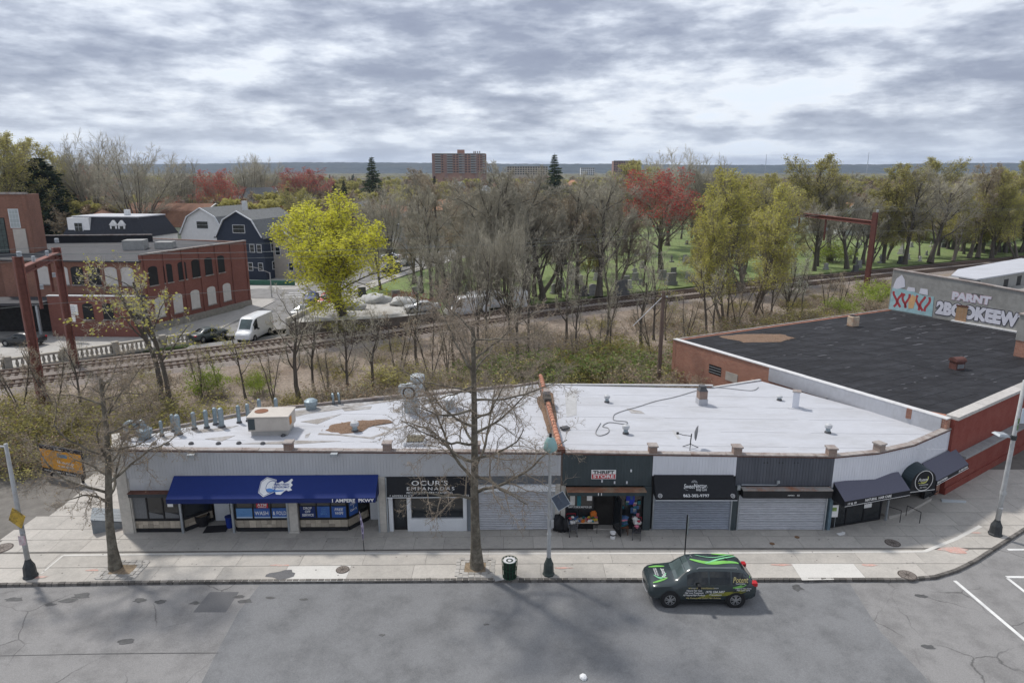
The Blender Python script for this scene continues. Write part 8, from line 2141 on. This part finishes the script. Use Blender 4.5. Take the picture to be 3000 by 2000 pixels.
kind('thin_a', (m_barkd, m_twig, lf_gold), seed=10, H=12, tr=.175, trunk_frac=.75, lean=(-.14, .05), wig0=.09, limb=d(LIMB, n=8, t=(.35, 1), ang=(28, 62), len=(.24, .42), wig=.16), br=d(BR, n=6, wig=.2), sub=d(SUB, n=5, wig=.25), twig=d(TW, n=4), leaf=dict(n=.4, size=.13, jit=.12))
kind('thin_b', (m_barkd, m_twig, m_twig), seed=11, H=12, tr=.185, trunk_frac=.7, lean=(-.10, .0), wig0=.11, limb=d(LIMB, n=9, t=(.3, 1), ang=(25, 60), len=(.24, .44), wig=.18), br=d(BR, n=7, wig=.22), sub=d(SUB, n=5, wig=.25), twig=d(TW, n=4))
kind('sapling', (m_barkd, m_twigr, lf_tan), seed=12, H=9, tr=.08, trunk_frac=.9, stems=3, wig0=.05, limb=d(LIMB, n=9, t=(.25, 1), ang=(20, 45), len=(.14, .26)), br=d(BR, n=6), sub=d(SUB, n=4), twig=d(TW, n=3), leaf=dict(n=.3, size=.10))
# street trees, near the camera: long arching limbs, finer twigs
kind('plane_tall', (m_syc, m_syct, lf_tan), fine=True, seed=23, H=14.3, tr=.235, trunk_frac=.98, wig0=.02, lean=(-.035, .0), limb=d(LIMB, n=24, t=(.30, 1), ang=(48, 84), len=(.30, .50), rr=.48, seg=10, wig=.15, trop=.03, tip=.55), br=d(BR, n=10, ang=(30, 70), seg=6, wig=.24, trop=-.03, len=(.4, .65)), sub=d(SUB, n=9, seg=4, wig=.3, trop=-.03, len=(.3, .55), rr=.5), twig=d(TW, n=7, len=(.35, .7), rmin=.007, ang=(30, 75)), leaf=dict(n=.25, size=.045, q=.9, jit=.02))
kind('plane_left', (m_syc, m_syct, lf_tan), fine=True, seed=31, H=10.8, tr=.215, trunk_frac=.95, wig0=.03, lean=(-.07, .06), limb=d(LIMB, n=20, t=(.34, 1), ang=(45, 85), len=(.36, .58), rr=.48, seg=9, wig=.18, trop=.02, tip=.5), br=d(BR, n=9, ang=(30, 70), seg=6, wig=.25, trop=.0), sub=d(SUB, n=10, seg=4, wig=.3, trop=-.02, len=(.3, .55), rr=.5), twig=d(TW, n=7, len=(.35, .7), rmin=.007, ang=(30, 75)), leaf=dict(n=.3, size=.05, q=.9, jit=.02))
# far trees, cheaper
TWF = d(TW, n=9, rmin=.03); SUBF = d(SUB, n=6); BRF = d(BR, n=7)
for i, (key, mt) in enumerate((('far_brown', (m_barkd, m_twig, lf_tan)), ('far_olive', (m_barkd, m_twigo, lf_olive)), ('far_rust', (m_barkd, m_twigr, lf_brown)))):
	kind(key, mt, seed=40+i, H=13, tr=.3, trunk_frac=.7, limb=d(LIMB, n=10), br=BRF, sub=SUBF, twig=TWF, leaf=dict(n=1 if i != 0 else .6, size=.3, jit=.2))
def conifer(key, seed, H, r0, mats, tiers, dens, flat=.25, leafn=26, ls=.3, taper=1.0):
	rg = np.random.default_rng(seed); P_ = np.array([[[0, 0, H*k/8] for k in range(9)]], float); R_ = np.array([[.28*(1-k/8.3) for k in range(9)]])
	wood = [(*tubes(P_, R_, 8), 0)]; S = []; E_ = []
	for i in range(tiers):
		z = H*(.06+.92*i/tiers); L = r0*(1-(i/tiers)**taper)*rg.uniform(.75, 1.1)+.15; n = dens
		for k in range(n):
			a = k*6.283/n+rg.uniform(0, 6.28); l = L*rg.uniform(.7, 1.1); S.append((0, 0, z)); E_.append((math.cos(a)*l, math.sin(a)*l, z-flat*l*rg.uniform(.2, 1.2)+.1*l))
	S, E_ = np.array(S, float), np.array(E_, float); V, F = spikes(S, E_, np.full(len(S), .05)); crown = [(V, F, 0)]
	q = rg.uniform(.15, 1, (len(S), leafn)); C = S[:, None]*(1-q[..., None])+E_[:, None]*q[..., None]; L = np.linalg.norm(E_-S, axis=1)[:, None, None]
	C = C+rg.normal(0, 1, C.shape)*np.array([.10, .10, .05])*np.maximum(L, .8); crown.append((*leaves(rg, C.reshape(-1, 3), ls, 1.8), 1)); KINDS[key] = (npmesh('trunk', wood, [mats[0]]), npmesh('crown', crown, mats[1:]))
conifer('spruce', 51, 17, 4.4, (m_barkd, m_barkd, lf_spruce), 34, 9, .3, 22, .30)
conifer('dark_evergreen', 52, 16, 4.6, (m_barkd, m_barkd, lf_dark), 36, 12, .1, 30, .42, 2.6)
def shrub(key, seed, r, h, mats, stems, leafn, ls, twn=9, jit=.12):
	rg = np.random.default_rng(seed); S = np.zeros((stems, 3)); S[:, :2] = rg.normal(0, r*.35, (stems, 2)); D = unit(np.concatenate([S[:, :2]*.9/r+rg.normal(0, .3, (stems, 2)), np.ones((stems, 1))], 1))
	L = h*rg.uniform(.6, 1.15, stems); P_, Ds = polylines(rg, S, D, L, 6, .16, -.01); R_ = np.tile(np.linspace(.03, .008, 7), (stems, 1)); wood = [(*tubes(P_, R_, 4), 0)]
	S1, C, L1, r1 = children(rg, P_, Ds, R_, L, 8, .2, 1, (25, 65), (.3, .6), .5); P1, D1 = polylines(rg, S1, C, L1, 3, .25, 0); R1 = np.maximum(r1[:, None]*np.linspace(1, .3, 4), .004); crown = [(*tubes(P1, R1, 3), 0)]
	S2, C2, L2, r2 = children(rg, P1, D1, R1, L1, twn, .1, 1, (25, 70), (.4, .8), .5); E2 = S2+C2*L2[:, None]; crown.append((*spikes(S2, E2, np.maximum(r2, .006)), 0))
	if leafn:
		idx = rg.integers(0, len(S2), int(len(S2)*leafn)); q = rg.uniform(.3, 1.05, (len(idx), 1)); Cn = S2[idx]*(1-q)+E2[idx]*q+rg.normal(0, jit, (len(idx), 3)); Cn[:, 2] = np.abs(Cn[:, 2])+.03; crown.append((*leaves(rg, Cn, ls), 1))
	KINDS[key] = (npmesh('stems', wood, [mats[0]]), npmesh('foliage', crown, mats[1:]))
shrub('bush_brown', 61, 1.6, 2.2, (m_bark, m_twig, lf_brown), 24, .5, .10)
shrub('bush_tan', 62, 1.8, 2.8, (m_bark, m_twigr, lf_tan), 26, .7, .10)
shrub('bush_green', 63, 1.9, 2.6, (m_bark, m_twigo, lf_green), 28, 1.1, .12)
shrub('bush_fresh', 64, 1.2, 3.2, (m_bark, m_twigo, lf_fresh), 18, 2.2, .13)
shrub('bush_olive', 65, 1.6, 2.4, (m_bark, m_twigo, lf_olive), 22, .7, .11)
shrub('bush_red', 66, 1.4, 2.6, (m_bark, m_twigr, lf_wine), 18, 1.2, .13)
def plant(key, name, label, x, y, h=None, rz=0.0, sx=1.0, group=None, z=0.0, tilt=(0, 0), cat=None, Href={'bare_a': 17, 'bare_b': 17}):
	tr, cr = KINDS[key]
	t = thing(name, label, cat or ('bush' if 'bush' in name or 'shrub' in name else 'tree'), (x, y, z), 0, group)
	t.rotation_euler = (tilt[0], tilt[1], rz)
	if h: s_ = h/KH[key]; t.scale = (s_*sx, s_*sx, s_)
	inst(tr, tr.name.split('.')[0], t); inst(cr, cr.name.split('.')[0], t); return t
KH = {k: max(v.co.z for v in c.vertices) for k, (tr, c) in KINDS.items()}
# ---------------------------------------------------------------- planting plan
plant('plane_left', 'street_tree', 'leaning bare street tree at the left beside the stickered lamp post', -19.35, 29.7, None, 0, z=.13)
plant('plane_tall', 'street_tree', 'tall bare street tree in front of the empanada shop', -1.72, 29.78, None, 0, z=.13)
rt = random.Random(5)
def tree_px(key, u, vb, vt, label, sx=1.0, name='bare_tree', group=None, rz=None, tilt=(0, 0), dz=0.0):
	"""trunk foot sighted at (u, vb), crown top at row vt"""
	c = P(u, vb); top = PY(u, vt, c.y).z
	return plant(key, name, label, c.x, c.y, max(top, 2.0)*(1.06 if vb < 900 else 1.0), rt.uniform(0, 6.28) if rz is None else rz, sx, group, dz, tilt)
G_R = 'trees along the railway'; G_C = 'trees in the cemetery'; G_F = 'trees among the houses'
# the bright yellow green pair
tree_px('lime', 1000, 955, 545, 'big bright yellow green tree beyond the raised yard', 1.12, 'maple_tree', None, .4)
# tall trees round the cemetery and the tracks
LIST = [('red', 1935, 800, 500, 1.05, 'big red maple in the cemetery', 'maple_tree', G_C), ('red', 662, 700, 500, .8, 'red maple behind the white gambrel house', 'maple_tree', G_F), ('red', 915, 640, 494, 1.15, 'dark red maple far behind the yellow green tree', 'maple_tree', G_F), ('red', 300, 680, 485, .55, 'slim red maple between the two tall bare trees at left', 'maple_tree', G_F),
 ('vase', 420, 745, 405, .95, 'tall spreading bare tree behind the factory', 'bare_tree', G_F), ('vase', 300, 720, 390, .9, 'tallest bare tree on the left skyline', 'bare_tree', G_F), ('vase', 555, 690, 465, .8, 'bare tree above the pale green house', 'bare_tree', G_F), ('bare_b', 610, 665, 505, .8, 'bare tree just left of the red maple by the gambrel house', 'bare_tree', G_F),
 ('vase', 740, 640, 455, .85, 'bare tree on the skyline above the navy house', 'bare_tree', G_F), ('vase', 775, 635, 452, .8, 'second bare tree on the skyline above the navy house', 'bare_tree', G_F), ('olive_a', 120, 730, 418, 1.0, 'broad olive tree behind the dark evergreen', 'budding_tree', G_F), ('olive_a', 30, 745, 400, 1.1, 'olive tree at the far left edge', 'budding_tree', G_F), ('olive_a', 205, 720, 455, .8, 'olive tree left of the tallest bare tree', 'budding_tree', G_F),
 ('dark_evergreen', 150, 735, 478, 1.35, 'dark dense evergreen behind the brick tower', 'evergreen_tree', None), ('spruce', 1097, 650, 472, 1.3, 'pointed spruce left of the tall apartment block', 'spruce_tree', None), ('spruce', 1622, 640, 464, 1.4, 'ragged spruce right of the tall apartment block', 'spruce_tree', None),
 ('vase', 1150, 790, 530, .95, 'vase shaped bare tree right of the yellow green tree', 'bare_tree', G_R), ('bare_c', 1275, 770, 505, .95, 'reddish bare tree below the apartment block', 'bare_tree', G_R), ('bare_a', 1265, 880, 560, .75, 'dark bare tree at the left cemetery corner', 'bare_tree', G_C),
 ('bare_a', 1455, 895, 490, 1.0, 'largest dark bare tree in the middle of the picture', 'bare_tree', G_R), ('bare_b', 1400, 890, 520, .85, 'dark bare tree left of the largest one', 'bare_tree', G_R), ('bare_b', 1540, 885, 500, .95, 'dark bare tree right of the largest one', 'bare_tree', G_R), ('vase', 1500, 905, 560, .75, 'steep grey tree leaning over the tracks', 'bare_tree', G_R), ('bare_c', 1590, 870, 545, .85, 'reddish bare tree by the tracks', 'bare_tree', G_R),
 ('bare_a', 1690, 865, 520, .85, 'bare tree with a forked dark trunk in the cemetery', 'bare_tree', G_C), ('bare_b', 1755, 870, 510, .85, 'bare tree with a straight dark trunk in the cemetery', 'bare_tree', G_C), ('bare_c', 1815, 850, 590, .7, 'grey bare tree below the red maple', 'bare_tree', G_C), ('bare_a', 1885, 840, 640, .6, 'pale bare tree before the red maple', 'bare_tree', G_C),
 ('vase', 1955, 720, 432, 1.0, 'tall wispy bare tree behind the red maple', 'bare_tree', G_C), ('vase', 2060, 720, 455, .9, 'tall wispy bare tree right of the red maple', 'bare_tree', G_C), ('olive_a', 1830, 740, 480, 1.1, 'olive tree left behind the red maple', 'budding_tree', G_C),
 ('olive_b', 2100, 850, 525, .95, 'golden olive tree right of the red maple', 'budding_tree', G_R), ('olive_b', 2185, 860, 500, 1.0, 'tall golden olive tree by the tracks', 'budding_tree', G_R), ('olive_b', 2040, 845, 640, .7, 'small golden tree below the red maple', 'budding_tree', G_R), ('olive_a', 2245, 830, 520, .9, 'olive tree left of the far gantry', 'budding_tree', G_R),
 ('olive_a', 2390, 780, 465, 1.0, 'tall olive tree inside the far gantry', 'budding_tree', G_R), ('bare_b', 2430, 765, 505, .9, 'bare tree behind the beam of the far gantry', 'bare_tree', G_C), ('olive_a', 2585, 770, 490, 1.0, 'olive tree just right of the far gantry', 'budding_tree', G_R), ('bare_a', 2650, 775, 495, .95, 'dark bare tree right of the far gantry', 'bare_tree', G_R), ('bare_b', 2725, 770, 510, .9, 'bare leaning tree above the graffiti wall', 'bare_tree', G_R),
 ('olive_b', 2790, 765, 545, .85, 'bright golden tree above the graffiti wall', 'budding_tree', G_R), ('bare_c', 2850, 755, 490, .9, 'reddish bare tree towards the right edge', 'bare_tree', G_R), ('olive_a', 2905, 760, 500, .95, 'olive tree near the right edge', 'budding_tree', G_R), ('olive_b', 2985, 765, 545, 1.0, 'golden yellow tree at the right edge', 'budding_tree', G_R), ('olive_a', 2700, 700, 470, 1.1, 'broad olive tree behind the leaning one', 'budding_tree', G_C), ('olive_a', 2960, 700, 480, 1.1, 'broad olive tree behind the golden one at right', 'budding_tree', G_C),
 ('olive_b', 2125, 960, 560, .7, 'golden tree on the near side of the tracks', 'budding_tree', G_R), ('olive_b', 2200, 940, 520, .75, 'tall golden tree on the near bank by the blossom', 'budding_tree', G_R), ('vase', 1495, 985, 590, .7, 'fan of steep grey stems on the near bank', 'bare_tree', G_R), ('vase', 1400, 1000, 640, .6, 'smaller fan of steep grey stems on the near bank', 'bare_tree', G_R), ('bare_b', 1330, 1000, 690, .55, 'low spreading bare tree left of the grey stems', 'bare_tree', G_R), ('white', 2310, 925, 705, .62, 'white blossoming tree on the embankment', 'blossom_tree', None), ('olive_a', 900, 780, 560, .8, 'olive grey tree left behind the yellow green one', 'budding_tree', G_F), ('bare_c', 1210, 830, 620, .8, 'twiggy bare tree beside the cemetery path', 'bare_tree', G_C), ('bare_b', 1115, 850, 660, .7, 'small bare tree at the path right of the yellow green tree', 'bare_tree', G_R)]
for key, u, vb, vt, sx, lab, nm, g in LIST: tree_px(key, u, vb, vt, lab, sx, nm, g)
# the row along the far side of the tracks and the trees standing in the cemetery
FILL = {'bare_a': 'bare', 'bare_b': 'spreading bare', 'bare_c': 'reddish bare', 'olive_a': 'olive', 'olive_b': 'golden'}
rf_ = random.Random(17)
def filler(x, y, key, h, where, grp):
	u = 1500+2000*x/(y*math.cos(PITCH)+CAM_H*math.sin(PITCH))
	side = 'left of the red maple' if u < 1800 else 'between red maple and far gantry' if u < 2250 else 'near the far gantry' if u < 2600 else 'above the graffiti wall'
	if 1790 < u < 2070 and y < 165: return
	plant(key, 'tree', f'{FILL[key]} tree {where} {side}', x, y, h, rf_.uniform(0, 6.28), rf_.uniform(.7, .95), grp)
for i in range(25):
	s_ = 112+i*7.6+rf_.uniform(-2, 2); p, _ = rail_at(s_, rf_.uniform(8, 15)); right = p.x > 42
	key = rf_.choice(('olive_a', 'olive_b', 'bare_b', 'olive_b') if right else ('bare_a', 'bare_b', 'bare_c', 'olive_b', 'olive_a'))
	filler(p.x, p.y, key, rf_.uniform(13, 18), 'by the tracks', G_R)
for i in range(10):
	u_ = 1235+i*58+rf_.uniform(-12, 12); c = P(u_, rf_.uniform(822, 900)-(u_-1235)*.05)
	filler(c.x, c.y, rf_.choice(('bare_a', 'bare_b', 'bare_c', 'bare_b')), PY(u_, rf_.uniform(495, 575), c.y).z, 'behind the rails', G_C)
for i in range(22):
	y = rf_.uniform(125, 245); x = rf_.uniform(-4+(y-125)*.18, 60+(y-125)*.9)
	key = rf_.choice(('bare_a', 'bare_b', 'bare_c', 'olive_a', 'olive_a', 'olive_b'))
	filler(x, y, key, rf_.uniform(12, 18.5), 'inside the cemetery', G_C)
# thin trees between the shops and the tracks, in front of everything behind
THIN = [('thin_b', 880, 1185, 815, 1.0, 'dark forked tree behind the air unit'), ('thin_b', 925, 1165, 880, .8, 'second trunk of the dark tree behind the air unit'), ('thin_b', 1025, 1175, 890, .9, 'crooked dark tree right of the air unit'), ('thin_b', 1100, 1160, 870, .9, 'ivy clad dark tree before the blower'), ('thin_a', 478, 1195, 760, 1.05, 'leaning tree with golden buds behind the left vent pipes'), ('thin_a', 505, 1200, 720, .8, 'forked slim tree with golden buds before the factory'), ('thin_a', 720, 1170, 930, .7, 'small budding tree by the two single vent pipes'), ('thin_b', 245, 1215, 960, .8, 'small dark tree on the bank at the left'), ('thin_a', 640, 1150, 990, .7, 'sapling with yellow buds before the tracks'),
 ('thin_b', 1225, 1090, 760, .8, 'thin bare tree behind the blower'), ('thin_b', 1520, 1060, 740, .8, 'thin bare tree at the middle of the bank'), ('thin_b', 1690, 1050, 760, .7, 'thin bare tree left of the utility pole'), ('thin_b', 1880, 1030, 740, .9, 'bare tree by the utility pole'), ('thin_a', 2070, 985, 740, .9, 'budding tree behind the corner of the black roof'), ('thin_b', 2090, 985, 770, .8, 'dark bare tree behind the corner of the black roof'), ('thin_b', 2350, 920, 760, .8, 'slender tree by the blossoming one'), ('thin_b', 1790, 1045, 800, .7, 'slim leaning tree on the bank right of the middle'), ('thin_a', 1950, 1000, 800, .6, 'slim budding tree just left of the utility pole')]
for key, u, vb, vt, sx, lab in THIN: tree_px(key, u, vb, vt, lab, sx, 'young_tree', 'thin trees on the bank behind the shops', rz=rt.uniform(-.5, .5))
THIN2 = [(1430, 1055, 640), (1545, 1045, 650), (1655, 1035, 640), (1775, 1020, 640), (1915, 1000, 690), (1330, 1080, 720), (2130, 960, 690), (2260, 935, 680)]
for i, (u, vb, vt) in enumerate(THIN2):
	ex = ('straight', 'bowed', 'twin forked', 'grey', 'dark', 'spindly')[i % 6]; wh = 'behind the blower' if u < 1350 else 'behind the left white roof' if u < 1600 else 'behind the right white roof' if u < 1900 else 'behind the black roof'
	tree_px('thin_b', u, vb, vt, f'{ex} tall thin bare tree {wh} on the bank', .6, 'young_tree', 'thin trees on the bank behind the shops')
SAP = [(1390, 1085, 930), (1570, 1070, 930), (1750, 1060, 920), (1310, 1110, 940), (1910, 1050, 900), (2010, 1010, 860), (2160, 960, 800), (2240, 945, 800), (2420, 915, 790), (2460, 915, 800), (160, 1210, 1000), (60, 1215, 1010), (590, 1170, 1010), (800, 1180, 1010), (960, 1170, 1010), (1170, 1130, 920), (1265, 1125, 910), (1500, 1095, 960), (1680, 1085, 960)]
for i, (u, vb, vt) in enumerate(SAP):
	near = 'left of the blower' if u < 1200 else 'behind the tall street tree' if u < 1480 else 'in the middle of the bank' if u < 1800 else 'near the utility pole' if u < 2050 else 'behind the black roof'
	ex = ('tallest', 'dense', 'slender', 'many stemmed', 'grey', 'reddish', 'wispy', 'upright')[i % 8]
	tree_px('sapling', u, vb, vt, f'{ex} bare sapling clump {near}', 1.1, 'sapling', 'saplings on the bank behind the shops')
# distinct bushes
BUSH = [('bush_fresh', 605, 1165, 1055, 1.0, 'fresh yellow green bush behind the vent pipes'), ('bush_fresh', 760, 1155, 1070, .9, 'fresh green bush left of the dark forked tree'), ('bush_green', 1440, 1120, 1035, 1.6, 'dark green bush behind the tall street tree'), ('bush_green', 1590, 1115, 1010, 1.7, 'green bush at the top of the tiled party wall'), ('bush_green', 1790, 1110, 1000, 1.8, 'large green bush left of the utility pole'), ('bush_green', 1850, 1115, 1030, 1.5, 'green bush just behind the right white roof'), ('bush_green', 1690, 1118, 1040, 1.5, 'dark bush between two green ones'), ('bush_olive', 1150, 1150, 1060, 1.4, 'olive bush before the crooked trees'), ('bush_olive', 1200, 1140, 1050, 1.3, 'olive bush beside the blower'),
 ('bush_fresh', 2560, 905, 805, 1.3, 'bright green bush at the foot of the far gantry'), ('bush_fresh', 2450, 920, 860, 1.3, 'pale green bush left of the far gantry'), ('bush_fresh', 2490, 925, 875, 1.2, 'yellow green bush behind the flue block'), ('bush_red', 1240, 905, 850, 1.2, 'dark red bush beyond the raised yard'), ('bush_red', 1180, 890, 845, 1.2, 'red leaved bush left of the dark red one'), ('bush_olive', 1010, 975, 915, 1.2, 'olive bush at the foot of the yellow green tree'), ('bush_green', 1640, 1122, 1060, 1.2, 'low green bush behind the tiled party wall'), ('bush_olive', 90, 1390, 1300, 1.2, 'olive bush left of the billboard'), ('bush_olive', 2370, 720+30, 695, 1.5, 'golden bush under the far gantry beam'), ('bush_fresh', 2440, 770, 700, 1.6, 'yellow bush in the cemetery behind the far gantry')]
for key, u, vb, vt, sx, lab in BUSH: tree_px(key, u, vb, vt, lab, sx, 'bush', 'bushes on the bank')
# ---- masses nobody could count: undergrowth and the far woods, copies scattered over points
def scatter_group(name, src):
	ng = bpy.data.node_groups.new(name, 'GeometryNodeTree'); ng.interface.new_socket('Geometry', in_out='INPUT', socket_type='NodeSocketGeometry'); ng.interface.new_socket('Geometry', in_out='OUTPUT', socket_type='NodeSocketGeometry')
	N, L = ng.nodes, ng.links; gi_, go_ = N.new('NodeGroupInput'), N.new('NodeGroupOutput'); io = N.new('GeometryNodeInstanceOnPoints'); join = N.new('GeometryNodeJoinGeometry')
	for o in src:
		oi = N.new('GeometryNodeObjectInfo'); oi.transform_space = 'ORIGINAL'; oi.inputs['Object'].default_value = o; L.new(oi.outputs['Geometry'], join.inputs[0])
	na = N.new('GeometryNodeInputNamedAttribute'); na.data_type = 'FLOAT_VECTOR'; na.inputs['Name'].default_value = 'size'
	nr = N.new('GeometryNodeInputNamedAttribute'); nr.data_type = 'FLOAT_VECTOR'; nr.inputs['Name'].default_value = 'turn'
	L.new(gi_.outputs[0], io.inputs['Points']); L.new(join.outputs[0], io.inputs['Instance']); L.new(nr.outputs[0], io.inputs['Rotation']); L.new(na.outputs[0], io.inputs['Scale']); L.new(io.outputs[0], go_.inputs[0])
	return ng
def scatter(name, label, cat, key, pts, sizes, seed=3):
	src = [o for o in bpy.data.objects if o.data in KINDS[key]][:2]
	rg = np.random.default_rng(seed); me = bpy.data.meshes.new(name); me.vertices.add(len(pts)); me.vertices.foreach_set('co', np.array(pts, np.float32).ravel())
	a = me.attributes.new('size', 'FLOAT_VECTOR', 'POINT'); a.data.foreach_set('vector', np.array(sizes, np.float32).ravel()); t_ = np.zeros((len(pts), 3), np.float32); t_[:, 2] = rg.uniform(0, 6.28, len(pts)); r_ = me.attributes.new('turn', 'FLOAT_VECTOR', 'POINT'); r_.data.foreach_set('vector', t_.ravel())
	o = inst(me, name, None, kind='stuff', label=label, category=cat); md = o.modifiers.new('scatter', 'NODES'); md.node_group = scatter_group(name, src); return o
# undergrowth on the bank: brown scrub thick near the shops, thinning towards the ballast
rs = np.random.default_rng(21); U = {'bush_brown': [], 'bush_tan': [], 'bush_olive': []}
def in_roofs(x, y):
	if 13 < x < 48:
		q = Vector((x, y))-NW
		if -1 < q.dot(rx) < 34 and -1.0 < q.dot(ry) < 30: return True
	return y < 36 or (x > -22.5 and y < 34.5+(x+21.8)*.47+2.2 and x < 2.5) or (x >= 2.5 and y < 48.3 and x < 19)
k = 0
while k < 430:
	s = rs.uniform(14, 190); dd = -6.2-rs.uniform(0, 1)**1.3*(34)
	if rs.uniform() > .25+.75*min(1, (-dd-6)/16): continue
	p, _ = rail_at(s, dd)
	if in_roofs(p.x, p.y) or (p.y < 44.5 and p.x < -18 and not (p.x < -30 and p.y > 36.5)): continue
	key = rs.choice(['bush_brown', 'bush_brown', 'bush_tan', 'bush_olive'] if rs.uniform() < .85 else ['bush_olive']); q = rs.uniform(.35, .95)*(1.15 if dd < -16 else .7); U[key].append(((p.x, p.y, 0.0), (q*1.25, q*1.25, q))); k += 1
for i in range(46):     # hedge of scrub along the left ramp
	x, y = rs.uniform(-44, -30.5), rs.uniform(39, 50); q = rs.uniform(.6, 1.1); U['bush_brown' if i % 3 else 'bush_olive'].append(((x, y, -.1), (q*1.2, q*1.2, q)))
plant('bush_brown', 'bush', 'brown leafless bush beside the billboard', -31.5, 41.5, 2.4); plant('bush_tan', 'bush', 'tan leafless bush left of the cellar hatch', -24.6, 40.6, 2.0)
scrub = {'bush_brown': 'tangled brown scrub covering the railway bank', 'bush_tan': 'tan leafless scrub mixed into the railway bank', 'bush_olive': 'olive budding scrub mixed into the railway bank'}
for key, L_ in U.items(): scatter('undergrowth', scrub[key], 'undergrowth', key, [p for p, q in L_], [q for p, q in L_])
# far woods in front of the ridge
FW = {'far_brown': [], 'far_olive': [], 'far_rust': [], 'red': [], 'spruce': []}
def clear_of(x, y):
	if y < 300 and abs(x+27-(y-120)*.32) < 7 and y < 240: return False
	for o in HOUSES:
		if (x-o[0])**2+(y-o[1])**2 < 121: return False
		if y < o[1] and o[1]-y < 26 and abs(x-o[0]*y/o[1]) < 8: return False
	return True
HOUSES = [(o.location.x, o.location.y) for o in bpy.data.objects if o.name.startswith('house') and o.parent is None]
k = 0
while k < 2400:
	y = 165+(rs.uniform()**1.7)*1250; x = rs.uniform(-.80, .80)*y
	if y < 250 and -20 < x < 110 and y < 235: continue
	if not clear_of(x, y): continue
	q = rs.uniform(.75, 1.15)*(1.0 if y < 400 else 1.12); pick = rs.uniform()
	key = 'far_brown' if pick < .44 else 'far_olive' if pick < .78 else 'far_rust' if pick < .955 else 'red' if pick < .975 else 'spruce'
	if key in ('red', 'spruce'): q *= .85
	FW[key].append(((x, y, 0.0), (q*1.2, q*1.2, q))); k += 1
SRC = {'far_brown': ('bare grey brown tree in the foremost row of the far woods', -150, 190), 'far_olive': ('olive tree in the foremost row of the far woods', 150, 240), 'far_rust': ('rusty leaved tree in the foremost row of the far woods', 120, 250)}
for key, (lab, x, y) in SRC.items(): plant(key, 'far_tree', lab, x, y, 11, 1.0)
wl_lab = {'far_brown': 'grey brown bare woods stretching to the ridge', 'far_olive': 'olive green woods stretching to the ridge', 'far_rust': 'rusty tinted woods stretching to the ridge', 'red': 'red maples dotted through the far woods', 'spruce': 'dark conifers dotted through the far woods'}
for key, L_ in FW.items(): scatter('far_woods', wl_lab[key], 'woods', key, [p for p, q in L_], [q for p, q in L_], 9)
# wooded ridge on the horizon and the canopy before it
m_ridge = M('wooded_ridge', (.035, .045, .04), rough=1.0, var=.35, scale=.012, blotch=.5, col2=(.07, .065, .045), bscale=.003)
m_canopy = M('distant_canopy', (.14, .13, .085), rough=1.0, var=.45, scale=.05, blotch=.7, col2=(.09, .10, .06), bscale=.012)
def relief(name, y0, y1, ny, nx, hf, mat, half=1.05, **kw):
	pts = [];
	for j in range(ny+1):
		y = y0+(y1-y0)*j/ny
		for i in range(nx+1):
			x = (-half+2*half*i/nx)*y; pts.append((x, y, hf(x, y)))
	b = MB(); w = nx+1; b.add(pts, [(j*w+i, j*w+i+1, (j+1)*w+i+1, (j+1)*w+i) for j in range(ny) for i in range(nx)]); return b.build(name, mat, **kw)
def hr(x, y):
	t_ = min(1, max(0, (y-3300)/1100)); base = 70*(t_*t_*(3-2*t_))*(1+.16*nz(x, y, .00045, 3)+.10*nz(x, y, .0012, 5)); return base+4.5*nz(x, y, .02, 7)+3*nz(x, y, .06, 9)-2
relief('ridge', 3000, 5200, 60, 420, hr, m_ridge, kind='structure')
def hc(x, y): return 11.5+3.6*nz(x, y, .03, 2)+3.2*nz(x, y, .09, 6)+2.5*nz(x, y, .01, 4)-(8 if y < 1020 else 0)
relief('distant_canopy', 950, 3400, 130, 420, hc, m_canopy, label='continuous treetops between the far houses and the ridge', category='woods', kind='stuff')
# look-alikes that would share a label are told apart by their order from the left
def order_labels():
	same = {}
	for o in bpy.data.objects:
		if o.parent is None and 'label' in o.keys(): same.setdefault(o['label'], []).append(o)
	od = ('', 'second', 'third', 'fourth', 'fifth', 'sixth', 'seventh', 'eighth', 'ninth', 'tenth', 'eleventh', 'twelfth')
	for lab, L_ in same.items():
		if len(L_) < 2: continue
		L_.sort(key=lambda o: o.location.x/max(1, o.location.y))
		for i, o in enumerate(L_): o['label'] = ('leftmost ' if i == 0 else 'rightmost ' if i == len(L_)-1 else f'{od[min(i, 11)]} from left ')+lab
order_labels()
# ---------------------------------------------------------------- hazy air over the whole place
m_air = bpy.data.materials.new('hazy_air'); m_air.use_nodes = True
nt = m_air.node_tree; nt.nodes.clear()
ao = nt.nodes.new('ShaderNodeOutputMaterial'); pv = nt.nodes.new('ShaderNodeVolumePrincipled')
pv.inputs['Color'].default_value = (.62, .76, 1.0, 1); pv.inputs['Density'].default_value = 0.8e-4; pv.inputs['Anisotropy'].default_value = .2
nt.links.new(pv.outputs[0], ao.inputs['Volume'])
MB().box(-6000, 6000, -120, 5600, -2.2, 130).build('haze', m_air, kind='stuff', label='thin blue haze in the air', category='haze')
fit_texts()
